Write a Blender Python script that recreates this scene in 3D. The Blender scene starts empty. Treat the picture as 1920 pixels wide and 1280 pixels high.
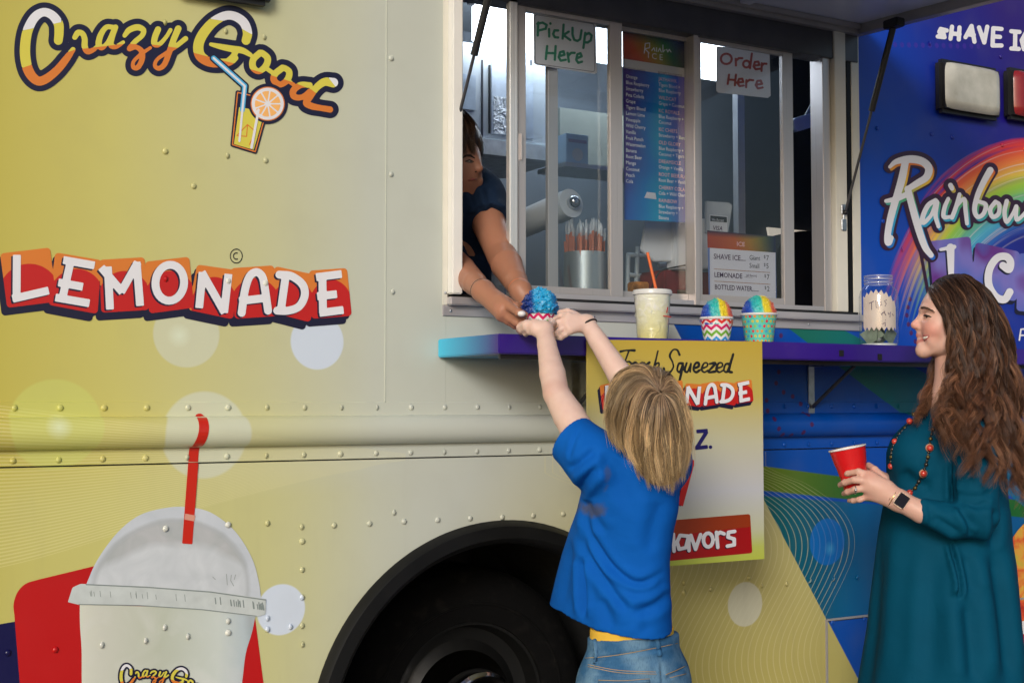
import bpy, bmesh, math, random
import numpy as np
from mathutils import Vector, Matrix
random.seed(7); rng = np.random.default_rng(7)
sc = bpy.context.scene
col = sc.collection
# ---------------------------------------------------------------- camera
F = 2450.; VPX = 5250.; HY = 754.; CD = 3.2; CH = 1.30       # photo pixels (1920 wide), metres
th = math.atan((VPX - 960) / F); pit = math.atan((HY - 640) / F)
v0 = np.array([math.cos(th), math.sin(th), 0]); RT = np.array([math.sin(th), -math.cos(th), 0])
VW = v0 * math.cos(pit) + np.array([0, 0, 1]) * math.sin(pit); UP = np.cross(RT, VW)
CAM = np.array([0, -CD, CH])
cd = bpy.data.cameras.new('camera'); co = bpy.data.objects.new('camera', cd); col.objects.link(co)
cd.sensor_width = 36; cd.lens = 36 * F / 1920; cd.clip_start = .05; cd.clip_end = 5000
M = Matrix(((RT[0], UP[0], -VW[0], CAM[0]), (RT[1], UP[1], -VW[1], CAM[1]), (RT[2], UP[2], -VW[2], CAM[2]), (0, 0, 0, 1)))
co.matrix_world = M; sc.camera = co
# ---------------------------------------------------------------- light
SUN_AZ = math.radians(226); SUN_EL = math.radians(20)         # towards the sun, from +x counter-clockwise
world = bpy.data.worlds.new('World'); sc.world = world; world.use_nodes = True
wn = world.node_tree.nodes; bg = wn['Background']
sky = wn.new('ShaderNodeTexSky'); sky.sky_type = 'NISHITA'; sky.sun_disc = False
sky.sun_elevation = SUN_EL; sky.sun_rotation = math.pi / 2 - SUN_AZ
sky.dust_density = 2.5; sky.air_density = 1.0; sky.ozone_density = 1.0
world.node_tree.links.new(sky.outputs[0], bg.inputs[0]); bg.inputs[1].default_value = .14
sl = bpy.data.lights.new('sun', 'SUN'); so = bpy.data.objects.new('sun', sl); col.objects.link(so)
sl.energy = 2.1; sl.angle = math.radians(16); sl.color = (1, .985, .96)
sd = Vector((math.cos(SUN_EL) * math.cos(SUN_AZ), math.cos(SUN_EL) * math.sin(SUN_AZ), math.sin(SUN_EL)))
so.rotation_euler = sd.to_track_quat('Z', 'Y').to_euler(); so.location = sd * 20
sc.view_settings.view_transform = 'Standard'; sc.view_settings.look = 'None'
sc.view_settings.exposure = -0.32; sc.view_settings.gamma = 1.0; sc.view_settings.use_curve_mapping = False
sc.cycles.max_bounces = 8; sc.cycles.transparent_max_bounces = 16; sc.cycles.caustics_reflective = False
sc.cycles.caustics_refractive = False
# ---------------------------------------------------------------- pixel helpers (photo pixels -> metres)
def ray(px, py):
    return VW + RT * ((px - 960) / F) + UP * ((640 - py) / F)
def W(px, py, y=0.):                       # where the sight line meets the vertical plane at y
    d = ray(px, py); return CAM + d * ((y - CAM[1]) / d[1])
def Wn(px, py, y=0.):                      # same, arrays
    px = np.asarray(px, float); py = np.asarray(py, float)
    d = VW + RT * ((px - 960) / F)[..., None] + UP * ((640 - py) / F)[..., None]
    return CAM + d * ((y - CAM[1]) / d[..., 1])[..., None]
def Z(px, py, dep):                        # at a depth from the camera
    return CAM + ray(px, py) * dep
def dep_of(p): return float((np.array(p) - CAM) @ VW)
# ================================================================ helpers
def srgb(r, g=None, b=None):
    if g is None: r, g, b = (int(r[i:i + 2], 16) for i in (0, 2, 4))
    f = lambda c: (c / 255 / 12.92) if c / 255 <= .04045 else ((c / 255 + .055) / 1.055) ** 2.4
    return (f(r), f(g), f(b), 1)
class Ex:                                   # tiny expression builder for shader maths
    def __init__(s, nt, sock): s.nt, s.s = nt, sock
    def _m(s, op, *a, clamp=False):
        n = s.nt.nodes.new('ShaderNodeMath'); n.operation = op; n.use_clamp = clamp
        for i, v in enumerate((s,) + a):
            if isinstance(v, Ex): s.nt.links.new(v.s, n.inputs[i])
            else: n.inputs[i].default_value = float(v)
        return Ex(s.nt, n.outputs[0])
    def __add__(s, o): return s._m('ADD', o)
    def __radd__(s, o): return s._m('ADD', o)
    def __sub__(s, o): return s._m('SUBTRACT', o)
    def __rsub__(s, o): return (s * -1) + o
    def __mul__(s, o): return s._m('MULTIPLY', o)
    def __rmul__(s, o): return s._m('MULTIPLY', o)
    def __truediv__(s, o): return s._m('DIVIDE', o)
    def sqrt(s): return s._m('SQRT')
    def sin(s): return s._m('SINE')
    def abs(s): return s._m('ABSOLUTE')
    def fract(s): return s._m('FRACT')
    def pow(s, o): return s._m('POWER', o)
    def min(s, o): return s._m('MINIMUM', o)
    def max(s, o): return s._m('MAXIMUM', o)
    def atan2(s, o): return s._m('ARCTAN2', o)
    def gt(s, o): return s._m('GREATER_THAN', o)
    def lt(s, o): return s._m('LESS_THAN', o)
    def sat(s): return s._m('ADD', 0., clamp=True)
    def step(s, a, b):                      # smooth ramp from 0 at a to 1 at b
        return ((s - a) * (1. / (b - a))).sat()
class MT:                                   # a material under construction
    def __init__(s, name, rough=.5, metal=0., spec=.5, coat=0.):
        s.m = bpy.data.materials.new(name); s.m.use_nodes = True; s.nt = s.m.node_tree
        s.b = s.nt.nodes['Principled BSDF']
        s.b.inputs['Roughness'].default_value = rough; s.b.inputs['Metallic'].default_value = metal
        s.b.inputs['Specular IOR Level'].default_value = spec; s.b.inputs['Coat Weight'].default_value = coat
    def node(s, t, **k):
        n = s.nt.nodes.new(t)
        for a, v in k.items(): setattr(n, a, v)
        return n
    def xyz(s, kind='Object'):
        tc = s.node('ShaderNodeTexCoord'); sp = s.node('ShaderNodeSeparateXYZ')
        s.nt.links.new(tc.outputs[kind], sp.inputs[0]); s.co = tc.outputs[kind]
        return [Ex(s.nt, sp.outputs[i]) for i in range(3)]
    def noise(s, scale, detail=3, vec=None, rough=.5, dist=0., stretch=None):
        n = s.node('ShaderNodeTexNoise'); n.inputs['Scale'].default_value = scale; n.inputs['Detail'].default_value = detail
        n.inputs['Roughness'].default_value = rough; n.inputs['Distortion'].default_value = dist
        if vec is None:
            tc = s.node('ShaderNodeTexCoord'); vec = tc.outputs['Object']
        if stretch:
            mp = s.node('ShaderNodeMapping'); mp.inputs['Scale'].default_value = stretch
            s.nt.links.new(vec, mp.inputs[0]); vec = mp.outputs[0]
        s.nt.links.new(vec, n.inputs['Vector']); return Ex(s.nt, n.outputs['Fac'])
    def comb(s, x, y, z=0.):
        c = s.node('ShaderNodeCombineXYZ')
        for i, v in enumerate((x, y, z)):
            if isinstance(v, Ex): s.nt.links.new(v.s, c.inputs[i])
            else: c.inputs[i].default_value = v
        return c.outputs[0]
    def rgb(s, c):
        n = s.node('ShaderNodeRGB'); n.outputs[0].default_value = c; return n.outputs[0]
    def mix(s, fac, a, b, mode='MIX'):
        n = s.node('ShaderNodeMix', data_type='RGBA', blend_type=mode)
        for sock, v in ((n.inputs[0], fac), (n.inputs[6], a), (n.inputs[7], b)):
            if isinstance(v, Ex): s.nt.links.new(v.s, sock)
            elif isinstance(v, (tuple, list)): sock.default_value = v
            elif isinstance(v, (int, float)): sock.default_value = v
            else: s.nt.links.new(v, sock)
        return n.outputs[2]
    def ramp(s, fac, stops, interp='LINEAR'):
        n = s.node('ShaderNodeValToRGB'); r = n.color_ramp; r.interpolation = interp
        while len(r.elements) < len(stops): r.elements.new(.5)
        for e, (p, c) in zip(r.elements, stops): e.position = p; e.color = c
        s.nt.links.new(fac.s if isinstance(fac, Ex) else fac, n.inputs[0]); return n.outputs[0]
    def color(s, c):
        if isinstance(c, (tuple, list)): s.b.inputs['Base Color'].default_value = c
        else: s.nt.links.new(c, s.b.inputs['Base Color'])
        return s
    def link(s, name, e):
        s.nt.links.new(e.s if isinstance(e, Ex) else e, s.b.inputs[name]); return s
    def bump(s, e, strength=.2, dist=.002):
        n = s.node('ShaderNodeBump'); n.inputs['Strength'].default_value = strength; n.inputs['Distance'].default_value = dist
        s.nt.links.new(e.s, n.inputs['Height']); s.nt.links.new(n.outputs[0], s.b.inputs['Normal']); return s
def plain(name, c, rough=.5, metal=0., spec=.5, var=.12, scale=9., bump=0., coat=0., bscale=60.):
    """colour with gentle mottling, roughness variation and fine relief"""
    m = MT(name, rough, metal, spec, coat)
    n = m.noise(scale, 4)
    d = tuple(x * (1 - var) for x in c[:3]) + (1,); l = tuple(min(1, x * (1 + var)) for x in c[:3]) + (1,)
    m.color(m.ramp(n, [(.3, d), (.7, l)]))
    r = m.noise(scale * 3.1, 3); m.link('Roughness', (r * .2 + (rough - .1)).sat())
    if bump: m.bump(m.noise(bscale, 4), bump)
    return m.m
def me_obj(name, verts, faces, mat=None, parent=None, smooth=False, mats=None, fmat=None):
    me = bpy.data.meshes.new(name); me.from_pydata([tuple(map(float, v)) for v in verts], [], faces)
    o = bpy.data.objects.new(name, me); col.objects.link(o)
    if mat is not None: me.materials.append(mat)
    for m in mats or []: me.materials.append(m)
    if fmat is not None: me.polygons.foreach_set('material_index', np.asarray(fmat, dtype=np.int32))
    if smooth: me.polygons.foreach_set('use_smooth', np.ones(len(me.polygons), dtype=bool))
    if parent is not None: o.parent = parent
    me.update(); return o
def np_obj(name, verts, quads, mat=None, parent=None, smooth=True):
    """fast mesh from numpy arrays; quads (n,4) or tris (n,3)"""
    me = bpy.data.meshes.new(name); k = quads.shape[1]
    me.vertices.add(len(verts)); me.vertices.foreach_set('co', np.ascontiguousarray(verts, dtype=np.float32).ravel())
    me.loops.add(quads.size); me.loops.foreach_set('vertex_index', np.ascontiguousarray(quads, dtype=np.int32).ravel())
    me.polygons.add(len(quads)); me.polygons.foreach_set('loop_start', np.arange(0, quads.size, k, dtype=np.int32))
    me.polygons.foreach_set('loop_total', np.full(len(quads), k, dtype=np.int32))
    if smooth: me.polygons.foreach_set('use_smooth', np.ones(len(quads), dtype=bool))
    me.update(calc_edges=True); me.validate()
    o = bpy.data.objects.new(name, me); col.objects.link(o)
    if mat is not None: me.materials.append(mat)
    if parent is not None: o.parent = parent
    return o
def empty(name, loc, label=None, cat=None, group=None, rz=0):
    o = bpy.data.objects.new(name, None); col.objects.link(o); o.location = loc; o.rotation_euler.z = rz
    o.empty_display_size = .1
    if label: tag(o, label, cat, group)
    return o
def tag(o, label, cat=None, group=None, kind=None):
    if label: o['label'] = label
    if cat: o['category'] = cat
    if group: o['group'] = group
    if kind: o['kind'] = kind
    return o
def adopt(root, objs):
    """parent world-built meshes to an empty that stands elsewhere: keep them where they are"""
    bpy.context.view_layer.update()
    inv = root.matrix_world.inverted()
    for o in objs: o.parent = root; o.matrix_parent_inverse = inv
    return root
class MB:                                   # collects boxes, tubes, lathes into one mesh
    def __init__(s): s.v, s.f = [], []
    def add(s, v, f):
        n = len(s.v); s.v += [tuple(map(float, p)) for p in v]; s.f += [tuple(i + n for i in q) for q in f]; return s
    def box(s, a, b):
        x0, x1 = sorted((a[0], b[0])); y0, y1 = sorted((a[1], b[1])); z0, z1 = sorted((a[2], b[2]))
        v = [(x0, y0, z0), (x1, y0, z0), (x1, y1, z0), (x0, y1, z0), (x0, y0, z1), (x1, y0, z1), (x1, y1, z1), (x0, y1, z1)]
        return s.add(v, [(0, 3, 2, 1), (4, 5, 6, 7), (0, 1, 5, 4), (1, 2, 6, 5), (2, 3, 7, 6), (3, 0, 4, 7)])
    def tube(s, pts, r, n=10, cap=True):
        pts = [np.array(p, float) for p in pts]; rs = r if hasattr(r, '__len__') else [r] * len(pts)
        up = np.array([.31, .2, .93]); rings = []
        for i, p in enumerate(pts):
            t = pts[min(i + 1, len(pts) - 1)] - pts[max(i - 1, 0)]; t = t / (np.linalg.norm(t) + 1e-9)
            a = np.cross(t, up); a /= np.linalg.norm(a) + 1e-9; b = np.cross(t, a)
            rings.append([p + rs[i] * (math.cos(k * 2 * math.pi / n) * a + math.sin(k * 2 * math.pi / n) * b) for k in range(n)])
        v = [q for R in rings for q in R]; f = []
        for i in range(len(pts) - 1):
            for k in range(n): f.append((i * n + k, i * n + (k + 1) % n, (i + 1) * n + (k + 1) % n, (i + 1) * n + k))
        if cap: f += [tuple(range(n))[::-1], tuple(range((len(pts) - 1) * n, len(pts) * n))]
        return s.add(v, f)
    def lathe(s, prof, c=(0, 0, 0), n=32, cap=True):
        v = []; f = []
        for r, z in prof:
            for k in range(n):
                a = 2 * math.pi * k / n; v.append((c[0] + r * math.cos(a), c[1] + r * math.sin(a), c[2] + z))
        for i in range(len(prof) - 1):
            for k in range(n): f.append((i * n + k, i * n + (k + 1) % n, (i + 1) * n + (k + 1) % n, (i + 1) * n + k))
        if cap:
            if prof[0][0] > 1e-5: f.append(tuple(range(n))[::-1])
            if prof[-1][0] > 1e-5: f.append(tuple(range((len(prof) - 1) * n, len(prof) * n)))
        return s.add(v, f)
    def prism(s, poly, y0, y1):             # polygon in x,z extruded along y
        n = len(poly); v = [(x, y0, z) for x, z in poly] + [(x, y1, z) for x, z in poly]
        f = [tuple(range(n)), tuple(range(2 * n - 1, n - 1, -1))]
        f += [(i, i + n, (i + 1) % n + n, (i + 1) % n) for i in range(n)]
        return s.add(v, f)
    def ball(s, c, r, n=10, m=6):
        r3 = r if hasattr(r, '__len__') else (r, r, r); v = []; f = []
        for i in range(m + 1):
            p = math.pi * i / m
            for k in range(n):
                a = 2 * math.pi * k / n
                v.append((c[0] + r3[0] * math.sin(p) * math.cos(a), c[1] + r3[1] * math.sin(p) * math.sin(a), c[2] + r3[2] * math.cos(p)))
        for i in range(m):
            for k in range(n): f.append((i * n + k, (i + 1) * n + k, (i + 1) * n + (k + 1) % n, i * n + (k + 1) % n))
        return s.add(v, f)
    def build(s, name, mat, parent=None, smooth=False, bevel=0., auto=None):
        o = me_obj(name, s.v, s.f, mat, parent, smooth)
        bm = bmesh.new(); bm.from_mesh(o.data); bmesh.ops.remove_doubles(bm, verts=bm.verts, dist=1e-6)
        bmesh.ops.recalc_face_normals(bm, faces=bm.faces)
        if bevel: bmesh.ops.bevel(bm, geom=[e for e in bm.edges if len(e.link_faces) == 2 and e.calc_face_angle() > .5], offset=bevel, segments=2, affect='EDGES', clamp_overlap=True)
        bm.to_mesh(o.data); bm.free()
        if smooth:
            o.data.polygons.foreach_set('use_smooth', np.ones(len(o.data.polygons), dtype=bool))
            if auto: o.data.set_sharp_from_angle(angle=math.radians(auto))
        return o
# ---- signed distances in photo pixels, for print; d < 0 inside
def d_seg(X, Y, pts, r):
    """polyline with round ends; r one radius or one per point"""
    rs = r if hasattr(r, '__len__') else [r] * len(pts); out = np.full(X.shape, 1e3)
    for i in range(len(pts) - 1):
        ax, ay = pts[i]; bx, by = pts[i + 1]; dx, dy = bx - ax, by - ay
        t = np.clip(((X - ax) * dx + (Y - ay) * dy) / (dx * dx + dy * dy + 1e-9), 0, 1)
        out = np.minimum(out, np.hypot(X - ax - t * dx, Y - ay - t * dy) - (rs[i] + t * (rs[i + 1] - rs[i])))
    return out
def d_flat(X, Y, a, b, r):                  # one bar with square ends
    dx, dy = b[0] - a[0], b[1] - a[1]; L = math.hypot(dx, dy); ux, uy = dx / L, dy / L
    cx, cy = (a[0] + b[0]) / 2, (a[1] + b[1]) / 2
    p = np.abs((X - cx) * ux + (Y - cy) * uy) - L / 2; q = np.abs(-(X - cx) * uy + (Y - cy) * ux) - r
    return np.maximum(p, q)
def d_poly(X, Y, pts):
    d = np.full(X.shape, 1e9); s = np.ones(X.shape); n = len(pts)
    for i in range(n):
        ax, ay = pts[i]; bx, by = pts[i - 1]; ex, ey = bx - ax, by - ay; wx, wy = X - ax, Y - ay
        t = np.clip((wx * ex + wy * ey) / (ex * ex + ey * ey + 1e-9), 0, 1)
        d = np.minimum(d, (wx - ex * t) ** 2 + (wy - ey * t) ** 2)
        c1 = Y >= ay; c2 = Y < by; c3 = ex * wy > ey * wx
        s = np.where((c1 & c2 & c3) | (~c1 & ~c2 & ~c3), -s, s)
    return s * np.sqrt(d)
def d_ell(X, Y, c, rx, ry, ang=0.):
    ca, sa = math.cos(ang), math.sin(ang); x = (X - c[0]) * ca + (Y - c[1]) * sa; y = -(X - c[0]) * sa + (Y - c[1]) * ca
    k = np.hypot(x / rx, y / ry); return (k - 1) * min(rx, ry)
def spline(pts, n=8):
    """Catmull-Rom through points of any dimension"""
    P = [np.array(p, float) for p in pts]; P = [2 * P[0] - P[1]] + P + [2 * P[-1] - P[-2]]; out = []
    for i in range(1, len(P) - 2):
        for k in range(n):
            t = k / n; a, b, c, d = P[i - 1:i + 3]
            out.append(.5 * ((2 * b) + (c - a) * t + (2 * a - 5 * b + 4 * c - d) * t * t + (3 * b - a - 3 * c + d) * t ** 3))
    return out + [P[-2]]
def flat_mesh(fn, box, step):
    """polygons of the region fn < 0 inside box, by clipping grid cells (full cells merged into runs)"""
    x0, y0, x1, y1 = box; nx = int((x1 - x0) / step) + 1; ny = int((y1 - y0) / step) + 1
    gx = x0 + step * np.arange(nx + 1); gy = y0 + step * np.arange(ny + 1)
    X, Y = np.meshgrid(gx, gy); D = fn(X, Y); S = D < 0
    V, Fc = [], []
    full = S[:-1, :-1] & S[1:, :-1] & S[:-1, 1:] & S[1:, 1:]; some = (S[:-1, :-1] | S[1:, :-1] | S[:-1, 1:] | S[1:, 1:]) & ~full
    for j in range(ny):
        row = full[j]; i = 0
        if row.any():
            e = np.flatnonzero(np.diff(np.concatenate([[0], row.astype(np.int8), [0]])))
            for a, b in zip(e[::2], e[1::2]):
                n = len(V); V += [(gx[a], gy[j]), (gx[a], gy[j + 1]), (gx[b], gy[j + 1]), (gx[b], gy[j])]; Fc.append((n, n + 1, n + 2, n + 3))
    js, is_ = np.nonzero(some)
    for j, i in zip(js.tolist(), is_.tolist()):
        c = ((gx[i], gy[j], D[j, i]), (gx[i], gy[j + 1], D[j + 1, i]), (gx[i + 1], gy[j + 1], D[j + 1, i + 1]), (gx[i + 1], gy[j], D[j, i + 1]))
        poly = []
        for k in range(4):
            a, b = c[k], c[(k + 1) % 4]
            if a[2] < 0: poly.append((a[0], a[1]))
            if (a[2] < 0) != (b[2] < 0):
                t = a[2] / (a[2] - b[2]); poly.append((a[0] + t * (b[0] - a[0]), a[1] + t * (b[1] - a[1])))
        if len(poly) >= 3:
            n = len(V); V += poly; Fc.append(tuple(range(n, n + len(poly))))
    return V, Fc
def decal(name, fn, box, mat, parent, y=-.0012, step=1.6, at=None):
    V, Fc = flat_mesh(fn, box, step)
    if not Fc: return None
    V = np.array(V); P = at(V) if at else Wn(V[:, 0], V[:, 1], y)
    o = me_obj(name, P, Fc, mat, parent)
    return o
# ================================================================ materials used in many places
KL = .80
def alb(r, g, b, k=None):
    k = k or KL; return tuple(min(.95, c / k) for c in srgb(r, g, b)[:3]) + (1,)
ALU = plain('brushed_aluminium', (.62, .61, .60, 1), .3, 1., var=.08, scale=30)
def brushed(name, c, rough, stretch):
    m = MT(name, rough, .55); n = m.noise(60, 3, stretch=stretch)
    m.color(m.ramp(n, [(.3, tuple(x * .94 for x in c[:3]) + (1,)), (.7, c)])); m.link('Roughness', (n * .25 + (rough - .1)).sat())
    m.bump(n, .02, .001); return m.m
ALU_H = brushed('aluminium_extrusion', (.60, .58, .61, 1), .3, (.03, 9, 12))
ALU_V = brushed('aluminium_upright', (.56, .53, .53, 1), .3, (12, 9, .03))
WHITEP = plain('white_paint', (.80, .79, .76, 1), .4, var=.04)
BLACKP = plain('black_plastic', (.012, .012, .013, 1), .45, var=.3)
RUBBER = plain('black_rubber', (.004, .004, .0045, 1), .5, spec=.3, var=.3, bump=.15)
ZINC = plain('zinc_bracket', (.5, .52, .55, 1), .35, 1., var=.2, scale=40)
CREAMP = plain('cream_jamb', (.70, .68, .60, 1), .35, var=.05)
DARKMETAL = plain('dark_steel', (.10, .10, .11, 1), .4, .8)
def flat(name, c, rough=.32, var=.03, coat=.15): return plain(name, c, rough, var=var, coat=coat, scale=5)
NAVY = flat('navy_vinyl', alb(16, 14, 46)); VYEL = flat('yellow_vinyl', alb(196, 186, 70)); VORG = flat('orange_vinyl', alb(198, 112, 40))
VRED = flat('red_vinyl', alb(176, 22, 22)); VWHT = flat('white_vinyl', alb(208, 208, 214)); VBLK = flat('black_vinyl', (.012, .012, .014, 1))
# ================================================================ the vehicle wrap: one big print over the whole side
def wrap_material():
    m = MT('printed_wrap', .36, 0, .4, .06)
    g = m.node('ShaderNodeNewGeometry'); sp = m.node('ShaderNodeSeparateXYZ'); m.nt.links.new(g.outputs['Position'], sp.inputs[0])
    x = Ex(m.nt, sp.outputs[0]); z = Ex(m.nt, sp.outputs[2]); pos = g.outputs['Position']
    X = lambda px, py=760: float(W(px, py)[0]); Zz = lambda px, py: float(W(px, py)[2])
    def xz(px, py): p = W(px, py); return float(p[0]), float(p[2])
    def circle(px, py, rpx):
        cx, cz = xz(px, py); r = abs(xz(px, py - rpx)[1] - cz)
        dx = x - cx; dz = z - cz; return ((dx * dx) + (dz * dz)).sqrt() / r
    soft = m.noise(1.3, 2, pos)
    # lemon side
    lemon = m.ramp((x + (soft - .5) * .12).step(X(0), X(900)), [(0, alb(176, 166, 78)), (.2, alb(184, 178, 104)), (.48, alb(181, 180, 138)), (.74, alb(177, 181, 170)), (1, alb(173, 178, 173))])
    low = z.step(1.16, 1.06) * x.step(X(-200), X(60)) * (x.step(X(780), X(500)))
    lemon = m.mix(low * .45, lemon, alb(182, 180, 116))
    gold = m.ramp(z.step(Zz(1300, 1280), Zz(1300, 760)), [(0, alb(168, 158, 92)), (.5, alb(172, 164, 110)), (1, alb(174, 176, 156))])
    gf = (x + (1.16 - z) * .5).step(X(900), X(1230)) * z.step(1.30, 1.1)
    lemon = m.mix(gf, lemon, gold)
    # fan of fine pale lines, lower left
    t = x.step(X(0), X(760))
    zl = Ex(m.nt, m.ramp(t, [(0, (.0,) * 3 + (1,)), (.32, (.42,) * 3 + (1,)), (.6, (.70,) * 3 + (1,)), (.87, (.93,) * 3 + (1,)), (1, (1,) * 3 + (1,))], 'B_SPLINE')) * (Zz(740, 862) - Zz(0, 1078)) + Zz(0, 1078)
    zh = t * (Zz(740, 850) - Zz(0, 760)) + Zz(0, 760)
    u = (z - zl) / (zh - zl).max(.01)
    lines = ((u * 44).fract() - .5).abs().step(.22, .34) * u.gt(0.) * u.lt(1.) * x.lt(X(760))
    lemon = m.mix(lines * .3, lemon, alb(214, 208, 160))
    # dark blue corner and red shape behind the printed cup
    ax, az = xz(0, 1172); bx, bz = xz(30, 1165)
    # blue side
    bl = m.ramp((x * .75 + z * .35 + (soft - .5) * .3).step(2.3, 3.9), [(0, alb(0, 66, 148)), (.35, alb(0, 70, 165)), (.62, alb(0, 56, 160)), (.85, alb(24, 24, 120)), (1, alb(40, 20, 104))])
    # teal and green ribbons
    def side(p, q):                                   # > 0 below the line p-q (photo pixels, p left of q)
        (x1, z1), (x2, z2) = xz(*p), xz(*q); return (x - x1) * ((z2 - z1) / (x2 - x1)) + z1 - z
    teal = side((1430, 928), (1700, 948)).step(0, .004) * side((1545, 1160), (1700, 1140)).step(.004, 0)
    bl = m.mix(teal * .85, bl, m.ramp(x.step(X(1430), X(1680)), [(0, alb(0, 92, 78)), (.4, alb(0, 84, 104)), (.75, alb(0, 92, 140)), (1, alb(0, 84, 130))]))
    green = side((1430, 872), (1700, 908)).step(0, .004) * side((1430, 918), (1700, 946)).step(.004, 0)
    bl = m.mix(green, bl, m.ramp(x.step(X(1430), X(1620)), [(0, alb(88, 108, 24)), (1, alb(24, 92, 40))]))
    g2 = side((1475, 612), (1700, 782)).step(.004, 0) * side((1560, 606), (1760, 712)).step(0, .004)
    bl = m.mix(g2 * .9, bl, m.ramp(x.step(X(1470), X(1760)), [(0, alb(28, 100, 60)), (.5, alb(0, 108, 96)), (1, alb(0, 96, 130))]))
    # ring of dark magenta dots under the shelf and a trail of dots by the jar
    dots = None
    for px, py in ((1455, 718), (1469, 735), (1486, 743), (1500, 757), (1504, 776), (1505, 795), (1492, 810), (1472, 816), (1455, 815), (1444, 803), (1437, 785), (1437, 750), (1460, 697), (1438, 770),
                   (1706, 561), (1702, 576), (1700, 591), (1703, 608), (1708, 624), (1716, 640), (1464, 629)):
        k = circle(px, py, 4.6).step(1.08, .9); dots = k if dots is None else dots.max(k)
    bl = m.mix(dots * .85, bl, alb(74, 14, 66))
    d2 = None
    for px in range(1665, 1840, 13):
        k = circle(px, 84 + (px - 1665) * .02, 5).step(1.1, .9); d2 = k if d2 is None else d2.max(k)
    bl = m.mix(d2 * .5, bl, alb(62, 34, 140))
    # rainbow swept by a dry brush
    cx, cz = xz(1985, 745); ex, ez = x - cx, z - cz; rad = ((ex * ex) + (ez * ez)).sqrt(); ang = ez.atan2(ex)
    R0 = abs(xz(1985, 745 - 478)[1] - cz); R1 = abs(xz(1985, 745 - 300)[1] - cz)
    streak = m.noise(1, 4, m.comb(ang * 1.2, rad * 34., 0.)); streak2 = m.noise(1, 3, m.comb(ang * .7, rad * 90., 3.))
    q = (rad - R1) * (1 / (R0 - R1))
    rb = m.ramp(q + (streak - .5) * .10, [(0, alb(40, 40, 130)), (.14, alb(30, 84, 176)), (.30, alb(70, 160, 190)), (.44, alb(104, 176, 120)), (.56, alb(140, 186, 60)), (.68, alb(206, 176, 70)), (.80, alb(212, 120, 54)), (.92, alb(196, 60, 44)), (1, alb(190, 40, 40))])
    rb = m.mix(streak2.step(.58, .68) * .55, rb, alb(216, 206, 196))
    edge = (q + (streak - .5) * .35)
    mask = edge.step(1.03, .97) * edge.step(-.02, .25) * (ang + (streak2 - .5) * .7).step(2.78, 2.40) * ez.gt(0.)
    bl = m.mix(mask * (streak.step(.25, .5) * .35 + .65), bl, rb)
    # wavy contour lines over lemon and teal
    zt = z.step(Zz(1530, 1290), Zz(1530, 870))
    gcur = Ex(m.nt, m.ramp(zt, [(0, (.62,) * 3 + (1,)), (.14, (.50,) * 3 + (1,)), (.30, (.58,) * 3 + (1,)), (.50, (.88,) * 3 + (1,)), (.66, (.97,) * 3 + (1,)), (.80, (.82,) * 3 + (1,)), (.92, (.45,) * 3 + (1,)), (1, (0,) * 3 + (1,))], 'B_SPLINE')) * (X(1612) - X(1420)) + X(1420)
    uu = gcur - x; wl = (uu * (1 / .0255)).fract(); wl = (wl - .5).abs().step(.40, .46) * uu.gt(0.) * uu.lt(.82) * z.lt(1.145)
    # where lemon meets blue
    bx1, bz1 = xz(1258, 598); bx2, bz2 = xz(1434, 940); bx3, bz3 = xz(1612, 1280)
    lineA = (z * -1 + bz1) * ((bx2 - bx1) / (bz1 - bz2)) + bx1; lineB = (z * -1 + bz2) * ((bx3 - bx2) / (bz2 - bz3)) + bx2
    bnd = (x - lineA.max(lineB)).step(-.0015, .0015)
    bndtop = z.gt(1.60) * x.gt(2.2)
    colr = m.mix(bnd.max(bndtop), lemon, bl)
    colr = m.mix(wl * .42, colr, alb(196, 190, 150))
    # bokeh discs
    for px, py, r, c, a, glow in ((350, 626, 63, (192, 200, 196), .45, (336, 629, 20)), (595, 640, 53, (190, 202, 222), .85, None), (103, 795, 85, (186, 196, 110), .45, (105, 800, 22)), (383, 815, 82, (192, 200, 196), .5, None),
                                  (527, 1142, 48, (192, 203, 220), .95, None), (1397, 1132, 42, (190, 190, 176), .75, None), (1551, 1015, 44, (0, 98, 182), .8, (1556, 1028, 13))):
        d = circle(px, py, r); colr = m.mix(d.step(1.02, .96) * a, colr, alb(*c))
        if glow: colr = m.mix(circle(*glow).step(1.2, .0) * .5, colr, alb(210, 222, 205) if px < 1000 else alb(70, 160, 205))
    grime = m.noise(7, 5, pos); fine = m.noise(160, 2, pos)
    colr = m.mix(grime.step(.5, .8) * .08, colr, (.22, .20, .15, 1)); colr = m.mix(m.noise(5, 5, pos, stretch=(5, 1, .5)).step(.56, .78) * z.step(1.25, .5) * .16, colr, (.20, .18, .13, 1))
    m.color(colr); m.link('Roughness', grime * .16 + .26)
    wob = m.noise(2.2, 2, pos); m.bump(wob + fine * .02 + m.noise(9, 3, pos) * .06, .16, .02)
    return m.m
WRAP = wrap_material()
# ================================================================ ground
gm = MT('worn_concrete', .9); gn = gm.noise(3, 6); gn2 = gm.noise(180, 3)
gm.color(gm.mix(gn2.step(.45, .7) * .5, gm.ramp(gn, [(.3, (.20, .195, .185, 1)), (.7, (.28, .27, .26, 1))]), (.40, .39, .37, 1))); gm.bump(gn2, .5, .004)
ground = me_obj('ground', [(-400, -400, 0), (400, -400, 0), (400, 400, 0), (-400, 400, 0)], [(0, 1, 2, 3)], gm.m)
tag(ground, None, kind='structure')
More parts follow.
